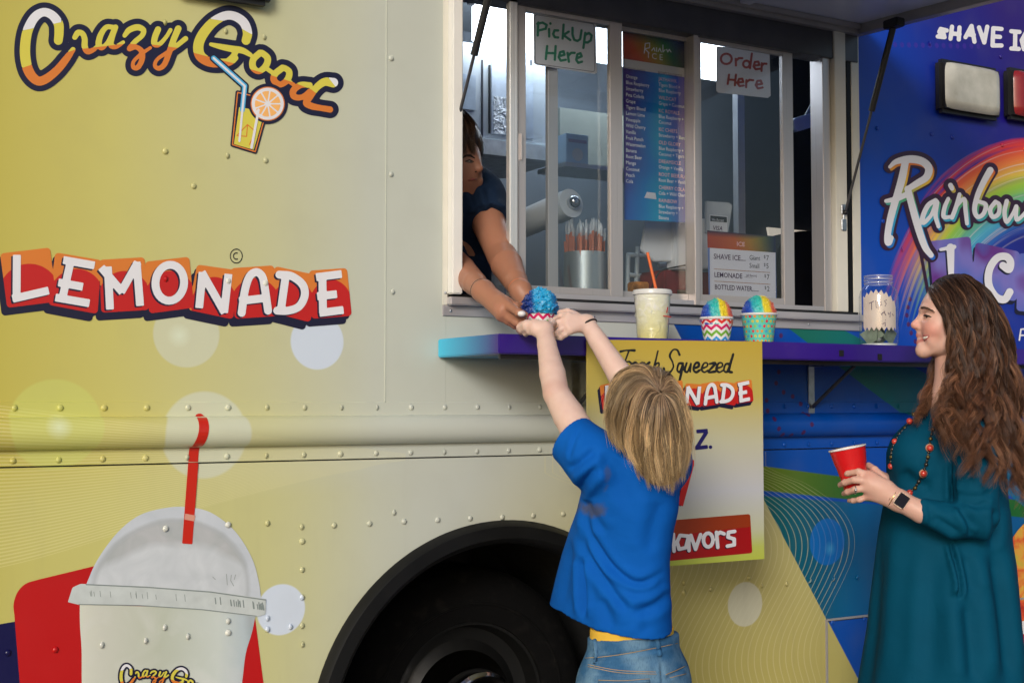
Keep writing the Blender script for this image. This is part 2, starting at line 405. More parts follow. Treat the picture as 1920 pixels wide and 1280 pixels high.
# ================================================================ the truck
TRUCK = empty('food_truck', (0, 0, 0), 'cream and blue printed food truck with lifted awning, serving window and shelf', 'food truck')
ZT, ZB = 3.0, .30; XL, XR = -1.6, 5.6; XS = float(W(722, 700)[0])
SEAM = 1.151
WX0, WX1 = 1.618, 3.160; WZ0, WZ1 = 1.555, 2.53             # hole for the serving window
ARC, ARR = (float(W(938, 978)[0]), .405), .566              # wheel arch
def panel(name, x0, x1, z0, z1, y, arch=False):
    """skin of the truck side, 2 mm sheet with folded edges"""
    xs = list(np.linspace(x0, x1, 3)); mb = MB(); t = .02
    if arch:
        xs = sorted(set([x0, x1] + list(np.linspace(ARC[0] - ARR, ARC[0] + ARR, 61))))
        b = [max(z0, ARC[1] + math.sqrt(max(0, ARR ** 2 - (v - ARC[0]) ** 2))) if abs(v - ARC[0]) < ARR else z0 for v in xs]
        v = []; f = []
        for xx, zz in zip(xs, b): v += [(xx, y, zz), (xx, y, z1), (xx, y + t, zz), (xx, y + t, z1)]
        for i in range(len(xs) - 1):
            a, c = 4 * i, 4 * i + 4; f += [(a, c, c + 1, a + 1), (a + 2, a + 3, c + 3, c + 2), (a, a + 2, c + 2, c), (a + 1, c + 1, c + 3, a + 3)]
        f += [(0, 1, 3, 2), (4 * len(xs) - 4, 4 * len(xs) - 2, 4 * len(xs) - 1, 4 * len(xs) - 3)]
        mb.add(v, f)
    else: mb.box((x0, y, z0), (x1, y + t, z1))
    return mb.build(name, WRAP, TRUCK)
P1 = panel('side_panel', XL, XS, SEAM + .001, ZT, 0.0)
P2 = panel('side_panel', XS + .0015, WX0, SEAM + .001, ZT, -.0008)
P3 = panel('side_panel', WX0 + .0005, WX1, SEAM + .001, WZ0, -.0008)
P4 = panel('side_panel', WX0 + .0005, WX1, WZ1, ZT, -.0008)
P5 = panel('side_panel', WX1 + .0005, XR, SEAM + .001, ZT, -.0008)
P6 = panel('side_panel', XL, XS + .0008, .60, SEAM - .002, -.0006, False) if False else None
LOWP = panel('lower_panel', XL, XR, ZB, SEAM - .0025, -.0005, True)
LOWP['label'] = 'lower side panel with wheel arch cut-out and printed waves'
# rub rail: flat flanges with a half-round between
prof = [(0, 1.3005), (-.0035, 1.2995), (-.0035, 1.268)]
for k in range(0, 13):
    a = math.pi * k / 12; prof.append((-.0035 - .040 * math.sin(a) ** .8, 1.2275 + .0385 * math.cos(a)))
prof += [(-.0035, 1.186), (-.0035, 1.1525), (0, 1.1520)]
v = []; f = []
for xx in (XL, XR): v += [(xx, yy, zz) for yy, zz in prof]
n = len(prof); f = [(i, i + 1, n + i + 1, n + i) for i in range(n - 1)]
RAIL = me_obj('rub_rail', v, f, WRAP, TRUCK, smooth=True); RAIL.data.set_sharp_from_angle(angle=math.radians(35))
# vertical cover strip at the panel joint
MB().box((XS - .0012, -.0022, 1.302), (XS + .0012, 0, ZT)).build('panel_joint', WRAP, P1)
# ---- rivets, one object each
rb = MB(); rb.lathe([(.0082, 0), (.0081, .0008), (.0072, .0028), (.0051, .0045), (.0024, .0054), (0, .0057)], n=10, cap=False)
rvo = rb.build('rivet', WRAP, None, smooth=True); rme = rvo.data; bpy.data.objects.remove(rvo)
def rivet(x, z, y, parent, mat=None):
    o = bpy.data.objects.new('rivet', rme); col.objects.link(o); o.parent = parent
    o.location = (x, y, z); o.rotation_euler = (math.pi / 2, 0, random.random())
    if mat: o.material_slots[0].link = 'OBJECT'; o.material_slots[0].material = mat
    return o
r0 = float(W(24, 863)[0])
RIVW = flat('white_rivet', alb(196, 198, 190)); RIVR = flat('red_rivet', alb(172, 14, 16)); RIVN = flat('blue_rivet', alb(10, 8, 62))
for k in range(-2, 42):
    xx = r0 + k * .1011
    rivet(xx + .0015, 1.287, -.0034, RAIL); rivet(xx, 1.1655, -.0034, RAIL)
for px, py in ((733, 110), (733, 327), (736, 547), (309, 43), (423, 59), (495, 70), (310, 284), (363, 349), (498, 301), (426, 292), (311, 523), (428, 527), (498, 531)):
    p = W(px, py); rivet(p[0], p[2], 0 if px < 720 else -.0008, P1 if px < 720 else P2, RIVW if (px, py) in ((428, 527), (498, 531)) else RIVR if py == 523 else None)
for px, py in ((310, 990), (427, 983), (501, 980), (565, 987), (626, 984), (566, 1014), (566, 1067), (566, 1119), (566, 1172), (566, 1207), (501, 1158), (501, 1179), (544, 1174), (427, 1163), (427, 1185), (351, 1192), (308, 1175), (272, 1200), (190, 1208), (104, 1217), (15, 1223),
               (692, 981), (738, 960), (757, 977), (820, 974), (881, 971), (941, 969), (999, 966), (1055, 963), (1110, 961), (1282, 1092), (1282, 1110), (1332, 1104), (1404, 1083), (1427, 1097), (1474, 1094), (1519, 1089), (1562, 1085), (1607, 1082), (1620, 1160), (1560, 1166), (1690, 1152), (1350, 960), (1400, 958)):
    p = W(px, py); white = (150 < px < 440 and py > 980); rivet(p[0], p[2], -.0030 if white else -.0014, LOWP, RIVW if white else RIVR if px == 104 else RIVN if px == 15 else None)
for px, py in ((1644, 241), (1746, 252), (1785, 258), (1879, 272), (1876, 107), (1742, 82), (1920, 280), (1655, 415), (1690, 468)):
    p = W(px, py); rivet(p[0], p[2], -.0008, P5)
# ---- wheel arch lining, flare, wheel
mb = MB(); N = 64; v = []; f = []
secs = [(ARR - .006, .03), (ARR + .002, -.012), (ARR - .014, -.034), (ARR - .046, -.036), (ARR - .062, -.016), (ARR - .066, .03)]
for i in range(N + 1):
    a = math.pi * (-.12 + 1.24 * i / N)
    for r, y in secs: v.append((ARC[0] + r * math.cos(a), y, ARC[1] + r * math.sin(a)))
ns = len(secs)
for i in range(N):
    for k in range(ns): f.append((i * ns + k, i * ns + (k + 1) % ns, (i + 1) * ns + (k + 1) % ns, (i + 1) * ns + k))
mb.add(v, f).build('arch_flare', RUBBER, TRUCK, smooth=True, auto=50)
v = []; f = []
for i in range(41):
    a = math.pi * (-.15 + 1.3 * i / 40)
    for y in (.02, .75): v.append((ARC[0] + (ARR - .02) * math.cos(a), y, ARC[1] + (ARR - .02) * math.sin(a)))
for i in range(40): f.append((2 * i, 2 * i + 1, 2 * i + 3, 2 * i + 2))
n = len(v); v += [(ARC[0] - .7, .75, -.0 + .3), (ARC[0] + .7, .75, .3), (ARC[0] + .7, .75, 1.05), (ARC[0] - .7, .75, 1.05)]; f.append((n, n + 1, n + 2, n + 3))
me_obj('arch_lining', v, f, plain('wheel_well', (.005, .005, .005, 1), .9, var=.4), TRUCK)
wheel = None
WC = (ARC[0] + .03, .0, .405); WY = .17
tp = [(.245, .09), (.25, .06), (.285, .048), (.33, .045), (.366, .055), (.392, .078), (.402, .095), (.405, .115), (.405, .25), (.402, .27), (.38, .30), (.25, .30)]
def ring(name, prof, mat, parent, n=64):
    v = []; f = []
    for i in range(n):
        a = 2 * math.pi * i / n
        for r, y in prof: v.append((WC[0] + r * math.cos(a), y + WY, WC[2] + r * math.sin(a)))
    k = len(prof)
    for i in range(n):
        for j in range(k - 1): f.append((i * k + j, ((i + 1) % n) * k + j, ((i + 1) % n) * k + j + 1, i * k + j + 1))
    o = me_obj(name, v, f, mat, parent, smooth=True); o.data.set_sharp_from_angle(angle=math.radians(40)); return o
tyre_m = MT('tyre_rubber', .9, 0, .12); tn = tyre_m.noise(22, 5); tyre_m.color(tyre_m.mix(tn.step(.55, .72) * .6, (.003, .003, .0033, 1), (.012, .011, .010, 1))); tyre_m.bump(tn, .4, .006)
WHEEL = ring('wheel', [(.262, .085), (.258, .07), (.24, .072), (.225, .12), (.19, .13), (.16, .11)], plain('painted_rim', (.008, .008, .008, 1), .5, .4), TRUCK)
TYRE = ring('tyre', tp, tyre_m.m, WHEEL)
ring('tyre_rib', [(.300, .0462), (.303, .0425), (.308, .0425), (.311, .0455)], tyre_m.m, WHEEL)
ring('hub_cap', [(.120, .06), (.122, .02), (.116, -.01), (.108, -.015), (.10, -.02), (.092, -.035), (.07, -.055), (.03, -.066), (.0, -.067)], plain('chrome', (.8, .8, .8, 1), .12, 1., var=.05), WHEEL)
# ---- storage hatch low on the blue side
hx0, hz1 = float(W(1549, 1160)[0]), float(W(1549, 1160)[2])
mb = MB(); mb.box((hx0 - .006, -.006, .32), (hx0 + .002, .0, hz1)).box((hx0 + .0021, -.006, hz1 - .006), (hx0 + .95, .0, hz1 + .001))
hatch = mb.build('hatch_trim', ALU_V, TRUCK, bevel=.001)
mb = MB().box((hx0 + .003, -.0035, .33), (hx0 + .94, -.0008, hz1 - .009)); mb.build('hatch_door', WRAP, TRUCK)
MB().box((hx0 + .0022, -.0016, .322), (hx0 + .9405, -.0007, hz1 - .0063)).build('hatch_gap', BLACKP, hatch)
# ---- shelf
SHX0, SHD, SHZ1, SHZ0 = 1.592, .345, 1.472, 1.422
SHX1 = 3.92
sm = MT('shelf_wrap', .3, 0, .5, .2); g = sm.node('ShaderNodeNewGeometry'); s2 = sm.node('ShaderNodeSeparateXYZ'); sm.nt.links.new(g.outputs['Position'], s2.inputs[0])
sx = Ex(sm.nt, s2.outputs[0]); sy = Ex(sm.nt, s2.outputs[1]); nn = sm.noise(2.4, 3)
sm.color(sm.mix((sx).step(SHX0 + .02, SHX0 - .001) if False else (sx + (sy * -1)).step(SHX0 + .005, SHX0 + SHD - .01) , alb(50, 178, 214), sm.mix(nn.step(.35, .7) * .7, alb(48, 26, 128), alb(38, 14, 104))))
sm.link('Roughness', nn * .2 + .22)
SHELF = MB().box((SHX0, -SHD, SHZ0), (SHX1, -.004, SHZ1)).build('counter_shelf', sm.m, TRUCK, bevel=.003)
for px in (1080, 1522, 1780):
    bx = float(W(px, 700, -.01)[0])
    b = MB().box((bx - .012, -.009, 1.262), (bx + .012, -.0045, 1.418)).box((bx - .012, -.26, 1.414), (bx + .012, -.0095, 1.4205))
    b = b.build('shelf_bracket', ZINC, SHELF)
    MB().tube([(bx, -.012, 1.285), (bx, -.20, 1.412)], .006, 8).build('brace', DARKMETAL, b)
for px, py in ((1577, 660), (1649, 667)):
    p = W(px, py, -SHD); MB().box((p[0] - .008, -SHD - .004, p[2] - .012), (p[0] + .008, -SHD + .001, p[2] + .006)).build('shelf_latch', BLACKP, SHELF, bevel=.001)
MB().box((SHX0 + .03, -.30, SHZ0 - .012), (SHX1 - .02, -.29, SHZ0 + .001)).build('stiffener', DARKMETAL, SHELF)
# ---- serving window: outer frame, uprights, sashes
WIN = MB()
WIN.box((WX0 - .012, -.006, 1.537), (WX1 + .006, -.0012, 1.566))                     # lower flange
WINF = WIN.build('window_frame', ALU_H, TRUCK, bevel=.0012)
MB().box((WX0 - .0, -.030, 1.566), (WX1 - .0, .07, 1.5885)).build('sill', ALU_H, WINF, bevel=.003)
MB().box((WX0 + .02, -.016, 1.5890), (WX1 - .02, .02, 1.5975)).build('gasket', BLACKP, WINF)
MB().box((WX0 - .012, -.0055, 1.5665), (WX0 + .003, -.0012, WZ1 + .02)).build('left_flange', CREAMP, WINF, bevel=.001)
MB().box((WX0 + .0032, -.034, 1.596), (WX0 + .035, .05, WZ1)).build('left_stop', WHITEP, WINF, bevel=.003)
for i in range(5):
    o = MB().lathe([(.0, .003), (.003, .0025), (.0042, 0)], n=10, cap=False).build('screw', ZINC, WINF, smooth=True)
    o.location = ((WX0 + .012, -.0062, 1.551), (W(1514, 613)[0], -.0062, 1.551), (W(1610, 616)[0], -.0062, 1.552), (2.1, -.0062, 1.551), (WX0 - .004, -.0058, 1.60))[i]; o.rotation_euler.x = math.pi / 2
def vbar(name, px0, px1, y0, y1, mat, z0=1.598, z1=WZ1, py=400, bevel=.0015, parent=None):
    a, b = W(px0, py, y0)[0], W(px1, py, y0)[0]
    return MB().box((a, y0, z0), (b, y1, z1)).build(name, mat, parent or WINF, bevel=bevel)
vbar('right_flange', 1599, 1614, -.0055, -.0012, CREAMP, 1.5665, WZ1 + .02)
vbar('right_jamb', 1590, 1598, -.004, .05, RUBBER)
vbar('right_jamb', 1568, 1589, -.016, .05, CREAMP)
vbar('right_jamb', 1560, 1567, .006, .05, plain('brown_track', (.10, .085, .06, 1), .5))
vbar('right_jamb', 1545, 1559, .0, .06, ALU_V)
vbar('upright', 956, 971, -.010, .012, brushed('bright_mullion', (.80, .80, .80, 1), .22, (12, 9, .03)))
vbar('upright', 1303, 1312, -.004, .04, ALU_V)
MB().box((WX0 + .036, -.010, 2.437), (WX1 - .0, .06, WZ1)).build('header', DARKMETAL, WINF, bevel=.002)
MB().box((W(971, 500)[0], .0, 1.598), (W(1545, 500)[0], .06, 1.613)).build('lower_track', ALU_H, WINF, bevel=.0015)
def schlick(nt, f0):                                          # mirror share of a clear sheet, the same from both sides
    lw = nt.nodes.new('ShaderNodeLayerWeight'); lw.inputs[0].default_value = .5
    return (Ex(nt, lw.outputs['Facing']).pow(5.) * (1 - f0) + f0).s
# glass: clear sheet with real reflections at grazing angles
gl = bpy.data.materials.new('window_glass'); gl.use_nodes = True; nt = gl.node_tree; nt.nodes.clear()
out = nt.nodes.new('ShaderNodeOutputMaterial'); mx = nt.nodes.new('ShaderNodeMixShader'); tr = nt.nodes.new('ShaderNodeBsdfTransparent'); gs = nt.nodes.new('ShaderNodeBsdfGlossy')
fr = schlick(nt, .045); gs.inputs['Roughness'].default_value = .01; tr.inputs[0].default_value = (.92, .94, .95, 1)
nt.links.new(fr, mx.inputs[0]); nt.links.new(tr.outputs[0], mx.inputs[1]); nt.links.new(gs.outputs[0], mx.inputs[2]); nt.links.new(mx.outputs[0], out.inputs[0])
GLASS = gl
def sash(px0, px1, y, wl, wr, mat, name='sliding_sash', z0=1.6135, z1=2.44, rail=.020):
    a, b = W(px0, 400, y)[0], W(px1, 400, y)[0]
    mb = MB(); t = .016
    mb.box((a, y, z0), (a + wl, y + t, z1)).box((b - wr, y, z0), (b, y + t, z1))
    mb.box((a + wl, y + .001, z0), (b - wr, y + t - .001, z0 + rail)).box((a + wl, y + .001, z1 - .015), (b - wr, y + t - .001, z1))
    s = mb.build(name, mat, WINF, bevel=.001)
    MB().box((a + wl - .002, y + .0075, z0 + rail - .002), (b - wr + .002, y + .0090, z1 - .014)).build('glass_pane', GLASS, s)
    return s
SA = sash(971.5, 1168, .004, .026, .045, ALU_V)
SB = sash(1028, 1300, .030, .034, .02, ALU_V)
SC = sash(1304, 1489, .010, .026, .044, ALU_V)
MB().box((W(976, 300, .0)[0], -.004, W(976, 250)[2]), (W(979, 300)[0], .004, W(976, 300)[2])).build('pull_handle', ALU_V, SA, bevel=.001)
# ---- awning
AS = -.06; AZ = 2.53; AL = 1.0; AXL, AXR = WX0 - .02, WX1 + .012
awn = empty('awning', (0, 0, 0)); awn.parent = TRUCK
def az(p): return AZ + AS * p
AWU = plain('awning_underside', (.62, .66, .78, 1), .35, .2, var=.06, scale=3)
def slab(name, x0, x1, p0, p1, h0, h1, mat, parent, bevel=.002):
    v = []; 
    for x in (x0, x1):
        for p, h in ((p0, h0), (p1, h0), (p1, h1), (p0, h1)): v.append((x, -p, az(p) + h))
    return MB().add(v, [(0, 1, 2, 3), (7, 6, 5, 4), (0, 4, 5, 1), (1, 5, 6, 2), (2, 6, 7, 3), (3, 7, 4, 0)]).build(name, mat, parent, bevel=bevel)
slab('awning_panel', AXL + .01, AXR - .01, .01, AL - .01, .030, .04, AWU, awn)
slab('awning_skin', AXL, AXR, .0, AL, .0405, .048, WRAP, awn)
GREYF = plain('awning_frame', (.36, .34, .34, 1), .4, .4, var=.08)
slab('awning_frame', AXL, AXR, .0, .035, -.002, .04, GREYF, awn); slab('awning_frame', AXL, AXR, AL - .035, AL, -.002, .04, GREYF, awn)
slab('awning_frame', AXR - .035, AXR, .0352, AL - .0352, -.002, .04, GREYF, awn); slab('awning_frame', AXL, AXL + .035, .0352, AL - .0352, -.002, .04, GREYF, awn)
slab('awning_lip', AXL + .036, AXR - .036, .036, .05, .012, .029, GREYF, awn)
for xx in (AXL + (AXR - AXL) * .33, AXL + (AXR - AXL) * .66): slab('awning_rib', xx - .02, xx + .02, .052, AL - .036, .018, .0295, AWU, awn)
for xx, top in ((WX0 + .036, .235), (3.078, .245)):
    lo = np.array([xx, -.026, 1.925]) if xx > 2 else np.array([WX0 + .022, .058, 1.93]); hi = np.array([xx + .004, -top, az(top) - .022]); d = hi - lo
    s = MB().tube([lo + d * .55, lo + d * .985], .0105, 14).build('gas_strut', BLACKP, awn, smooth=True, auto=40)
    MB().tube([lo, lo + d * .56], .0045, 10).build('piston_rod', DARKMETAL, s, smooth=True, auto=40)
    if xx < 2: xx, yb_ = WX0 + .022, .080
    else: yb_ = 0.
    br = MB().box((xx - .012, -.022, 1.865), (xx + .012, -.0165, 1.905)).box((xx - .012, -.022, 1.918), (xx + .012, -.0165, 1.952)).box((xx - .005, -.0225, 1.90), (xx + .005, -.0165, 1.925))
    br = br.build('strut_bracket', ZINC, s, bevel=.003); br.location.y = yb_
    MB().ball(lo, .009).build('ball_joint', BLACKP, s, smooth=True)
    xx = hi[0]; MB().box((xx - .018, -top - .03, az(top) - .030), (xx + .02, -top + .03, az(top) - .003)).build('strut_mount', BLACKP, s, bevel=.003)
# ---- lamps on the blue side and at the top left
def lamp(cx, cz, w, h, lens, name):
    L = MB().box((cx - w / 2 - .012, -.045, cz - h / 2 - .012), (cx + w / 2 + .012, -.001, cz + h / 2 + .012)).build(name, BLACKP, TRUCK, bevel=.014)
    v = []; f = []; n = 13
    for j in range(n):
        for i in range(n):
            a, b = 2 * i / (n - 1) - 1, 2 * j / (n - 1) - 1; k = max(abs(a), abs(b)); rr = (1 - abs(a) ** 6) ** .25 * (1 - abs(b) ** 6) ** .25
            sx = math.copysign(abs(a) ** .9, a); v.append((cx + w / 2 * a * (1 - .06 * abs(b) ** 6), -.046 - .018 * rr, cz + h / 2 * b * (1 - .06 * abs(a) ** 6)))
    for j in range(n - 1):
        for i in range(n - 1): f.append((j * n + i, j * n + i + 1, (j + 1) * n + i + 1, (j + 1) * n + i))
    me_obj('lens', v, f, lens, L, smooth=True); return L
LENSW = MT('clear_lens', .16, 0, .5, .5); lw = LENSW.noise(14, 4); LENSW.color(LENSW.ramp(lw, [(.3, (.40, .38, .31, 1)), (.7, (.58, .56, .48, 1))])); LENSW.bump(LENSW.noise(70, 2, stretch=(1, 1, .05)), .1, .002)
LENSR = MT('red_lens', .18, 0, .5, .4); LENSR.color(LENSR.mix(LENSR.noise(20, 3), (.20, .008, .012, 1), (.30, .02, .02, 1)))
p0, p1 = W(1778, 104, -.06), W(1881, 222, -.06); lamp((p0[0] + p1[0]) / 2, (W(1825, 165, -.06))[2], p1[0] - p0[0] + .005, .165, LENSW.m, 'scene_lamp')
p0 = W(1906, 150, -.06); lamp(p0[0] + .10, W(1910, 177, -.06)[2] + .01, .2, .165, LENSR.m, 'marker_lamp')
p0, p1 = W(330, -40, -.06), W(513, 2, -.06); lamp((p0[0] + p1[0]) / 2, p1[2] + .07, (p1[0] - p0[0]) - .02, .13, LENSW.m, 'scene_lamp')
# ---- the rest of the body
BODY = plain('body_white', (.7, .7, .66, 1), .5)
MB().box((XL, .0205, ZT - .03), (XR, 2.25, ZT)).build('roof', BODY, TRUCK)
MB().box((XL, 2.22, ZB), (XR, 2.25, ZT - .031)).build('far_side', BODY, TRUCK)
MB().box((XL, .0205, ZB), (XL + .03, 2.219, ZT - .031)).build('end_wall', BODY, TRUCK)
MB().box((XR - .03, .0205, ZB), (XR, 2.219, ZT - .031)).build('end_wall', BODY, TRUCK)
for a, b, c in ((XL + .031, ARC[0] - .75, .75), (ARC[0] - .749, ARC[0] + .75, 1.06), (ARC[0] + .751, XR - .031, .75)):
    MB().box((a, .0205, c - .05), (b, 2.219, c)).build('floor', DARKMETAL, TRUCK)
for wx in (ARC[0], 4.7):
    pass
# ================================================================ print on the truck side (photo pixels of zoomed crops -> plane)
c1 = lambda P: [(x / 2.909, y / 2.909) for x, y in P]
c2 = lambda P: [(x / 2.909, 420 + y / 2.909) for x, y in P]
def stroke(P, r, n=6):
    """smooth stroke: P points (x, y) or (x, y, r)"""
    Q = spline([(p[0], p[1], p[2] if len(p) > 2 else r) for p in P], n)
    return [(q[0], q[1]) for q in Q], [max(.2, q[2]) for q in Q]
def d_strokes(X, Y, S):
    d = np.full(X.shape, 1e3)
    for pts, rs in S: d = np.minimum(d, d_seg(X, Y, pts, rs))
    return d
# ---- script "Crazy Good", traced in the first crop (1 px photo = 2.909)
CG = [
 [(318, 222, 24), (322, 180, 25), (318, 130, 26), (285, 85, 24), (238, 68, 23), (190, 95, 25), (152, 165, 27), (137, 250, 28), (140, 330, 28), (162, 400, 27), (205, 442, 25), (250, 432, 24), (310, 385, 22), (360, 325, 20), (398, 272, 14)],
 [(408, 205, 14), (425, 180, 16), (450, 185, 15), (462, 215, 16), (462, 255, 17), (478, 282, 16), (510, 272, 13), (540, 245, 10)],
 [(615, 150, 13), (580, 150, 14), (550, 190, 16), (538, 240, 17), (556, 262, 14), (588, 230, 11), (622, 160, 12)],
 [(630, 150, 15), (612, 200, 16), (604, 245, 16), (632, 256, 13), (672, 232, 10)],
 [(680, 195, 12), (705, 165, 16), (750, 150, 17), (782, 165, 15), (775, 195, 14), (735, 230, 14), (705, 268, 13), (740, 258, 13), (772, 280, 15), (775, 325, 15), (752, 368, 14), (728, 368, 12), (728, 338, 10), (765, 300, 10), (820, 262, 9)],
 [(862, 162, 17), (845, 205, 17), (842, 240, 16), (868, 244, 13), (905, 205, 11), (930, 165, 11)],
 [(972, 158, 18), (948, 215, 17), (925, 280, 16), (898, 350, 15), (868, 374, 13), (845, 360, 11), (858, 325, 10), (915, 285, 11), (965, 250, 13), (1012, 212, 14)],
 [(1342, 222, 24), (1350, 180, 25), (1330, 125, 25), (1280, 90, 24), (1225, 88, 24), (1160, 125, 26), (1105, 190, 28), (1082, 250, 28), (1092, 305, 28), (1140, 338, 26), (1200, 345, 24), (1255, 338, 20), (1285, 318, 15)],
 [(1150, 243, 10), (1200, 255, 15), (1265, 268, 18), (1320, 276, 17), (1365, 300, 12)],
 [(1290, 275, 16), (1270, 310, 16), (1235, 340, 15)],
 [(1418, 290, 18), (1382, 325, 18), (1380, 368, 18), (1412, 390, 16), (1450, 360, 18), (1460, 320, 18), (1432, 292, 17), (1418, 290, 16)], [(1450, 372, 12), (1490, 400, 12)],
 [(1540, 372, 18), (1500, 405, 18), (1495, 440, 18), (1530, 462, 16), (1568, 435, 18), (1578, 395, 17), (1556, 374, 16), (1540, 372, 16)], [(1570, 440, 11), (1600, 462, 11)],
 [(1690, 465, 15), (1640, 465, 17), (1600, 495, 18), (1605, 528, 17), (1650, 530, 15), (1700, 490, 14)],
 [(1818, 452, 26), (1770, 448, 22), (1725, 480, 19), (1690, 530, 18), (1670, 562, 18), (1700, 580, 18), (1750, 590, 16), (1800, 598, 17)],
]
CGS = [stroke([(x / 2.909, y / 2.909, r / 2.909) for x, y, r in s], 1) for s in CG]
def cg(X, Y): return d_strokes(X, Y, CGS)
OB = np.array(c1([(0, 395), (120, 372), (410, 272), (680, 240), (830, 244), (1010, 268), (1060, 290), (1280, 348), (1365, 378), (1480, 412), (1600, 450), (1700, 490), (1760, 540), (1900, 640)]))
WB = np.array(c1([(0, 190), (120, 168), (335, 122), (345, 0), (1090, 0), (1120, 100), (1250, 120), (1385, 195), (1400, 0), (1760, 380), (1788, 420), (1850, 500), (1900, 520)]))
lo_b = lambda X: np.interp(X, OB[:, 0], OB[:, 1]); hi_b = lambda X: np.interp(X, WB[:, 0], WB[:, 1])
def script_logo(parent, fn_map=None, step=1.5, dy=0., names='script_lettering'):
    bx = (20, 2, 650, 235)
    kw = dict(step=step, at=None)
    mk = (lambda off: dict(step=step, at=(lambda V: fn_map(V, off)))) if fn_map else (lambda off: dict(step=step, y=-.0010 - off))
    decal(names, lambda X, Y: cg(X, Y) - 10.5, bx, NAVY, parent, **mk(.0))
    decal(names, lambda X, Y: np.maximum(cg(X, Y), np.maximum(hi_b(X) - Y, Y - lo_b(X))), bx, VYEL, parent, **mk(.0006))
    for wx0, wx1 in ((20, 300), (300, 560), (560, 650)): decal(names, lambda X, Y: np.maximum(cg(X, Y), Y - hi_b(X)), (wx0, 2, wx1, 235), VWHT, parent, **mk(.0006))
    decal(names, lambda X, Y: np.maximum(cg(X, Y), lo_b(X) - Y), bx, VORG, parent, **mk(.0006))
script_logo(P1)
# ---- LEMONADE on eight tumbling blocks
TL = [[(4, 162), (270, 130), (305, 422), (42, 455)], [(305, 157), (550, 197), (528, 487), (268, 440)], [(545, 196), (785, 182), (810, 466), (556, 482)], [(795, 206), (1028, 180), (1056, 455), (818, 486)],
      [(1078, 222), (1280, 250), (1268, 516), (1030, 468)], [(1262, 242), (1490, 226), (1514, 500), (1284, 516)], [(1502, 232), (1702, 272), (1690, 532), (1478, 482)], [(1690, 254), (1888, 240), (1914, 500), (1704, 516)]]
def rpoly(X, Y, P, r):
    c = np.mean(P, 0); Q = [tuple(c + (np.array(p) - c) * (1 - 1.25 * r / np.linalg.norm(np.array(p) - c))) for p in P]; return d_poly(X, Y, Q) - r
TIL = [c2(t) for t in TL]
def tiles(X, Y, dx=0, dy=0):
    d = np.full(X.shape, 1e3)
    for t in TIL: d = np.minimum(d, rpoly(X - dx, Y - dy, t, 7))
    return d
def t_balls(X, Y):
    d = np.full(X.shape, 1e3)
    for t in TIL:
        c = np.mean(t, 0); w = t[1][0] - t[0][0]; k = rpoly(X, Y, t, 7)
        d = np.minimum(d, np.maximum(k, d_ell(X, Y, (c[0] + 2, c[1] + 30), w * .62, 56)))
    return d
LETW = 7.4
LE = [('b', (92, 168), (90, 420)), ('b', (68, 408), (266, 362)),
      ('b', (345, 196), (516, 226)), ('b', (386, 200), (338, 415)), ('b', (318, 318), (452, 342)), ('b', (302, 400), (488, 432)),
      ('b', (588, 232), (600, 466)), ('b', (552, 236), (668, 372)), ('b', (660, 372), (752, 208)), ('b', (745, 206), (764, 446)),
      ('o', (926, 320), 78, 98, .2),
      ('b', (1105, 262), (1086, 458)), ('b', (1100, 262), (1226, 484)), ('b', (1246, 272), (1222, 484)),
      ('s', [(1318, 484), (1336, 360), (1362, 285), (1400, 262), (1432, 290), (1446, 360), (1462, 472)]), ('b', (1304, 420), (1458, 402)),
      ('b', (1560, 270), (1532, 470)), ('s', [(1524, 276), (1590, 284), (1650, 330), (1662, 390), (1630, 450), (1570, 472), (1512, 472)]),
      ('b', (1724, 290), (1864, 272)), ('b', (1758, 282), (1762, 486)), ('b', (1730, 394), (1838, 382)), ('b', (1742, 484), (1874, 468))]
def letters(X, Y, dx=0., dy=0.):
    X = X - dx; Y = Y - dy; d = np.full(X.shape, 1e3)
    for e in LE:
        if e[0] == 'b': a, b = c2(e[1:3]); d = np.minimum(d, d_flat(X, Y, a, b, LETW))
        elif e[0] == 's': d = np.minimum(d, d_seg(X, Y, [tuple(q) for q in spline(c2(e[1]), 5)], LETW))
        else:
            c = c2([e[1]])[0]; P = [(c[0] + e[2] / 2.909 * math.cos(a) + e[4] * 6 * math.sin(-a), c[1] + e[3] / 2.909 * math.sin(a)) for a in np.linspace(0, 2 * math.pi, 33)]
            d = np.minimum(d, d_seg(X, Y, P, LETW))
    return d
def block_logo(parent, mk):
    bx = (-14, 460, 668, 622)
    decal('block_lettering', lambda X, Y: np.minimum(tiles(X, Y, -10, 15), tiles(X, Y, -4, 6)), bx, NAVY, parent, **mk(0.))
    decal('block_lettering', lambda X, Y: np.maximum(tiles(X, Y), -t_balls(X, Y)), bx, VORG, parent, **mk(.0005))
    decal('block_lettering', lambda X, Y: t_balls(X, Y), bx, VRED, parent, **mk(.0005))
    decal('block_lettering', lambda X, Y: letters(X, Y, -3.2, 2.6), bx, NAVY, parent, **mk(.0009))
    decal('block_lettering', lambda X, Y: letters(X, Y), bx, VWHT, parent, **mk(.0013))
block_logo(P1, lambda off: dict(step=1.6, y=-.0010 - off))
# ---- copyright mark
decal('copyright_mark', lambda X, Y: np.abs(d_ell(X, Y, (443, 480), 11.2, 13)) - .8, (425, 462, 460, 498), VBLK, P1, step=.8)
decal('copyright_mark', lambda X, Y: np.maximum(np.abs(d_ell(X, Y, (443, 480), 5.2, 6)) - .9, X - 446), (430, 468, 456, 492), VBLK, P1, step=.8)
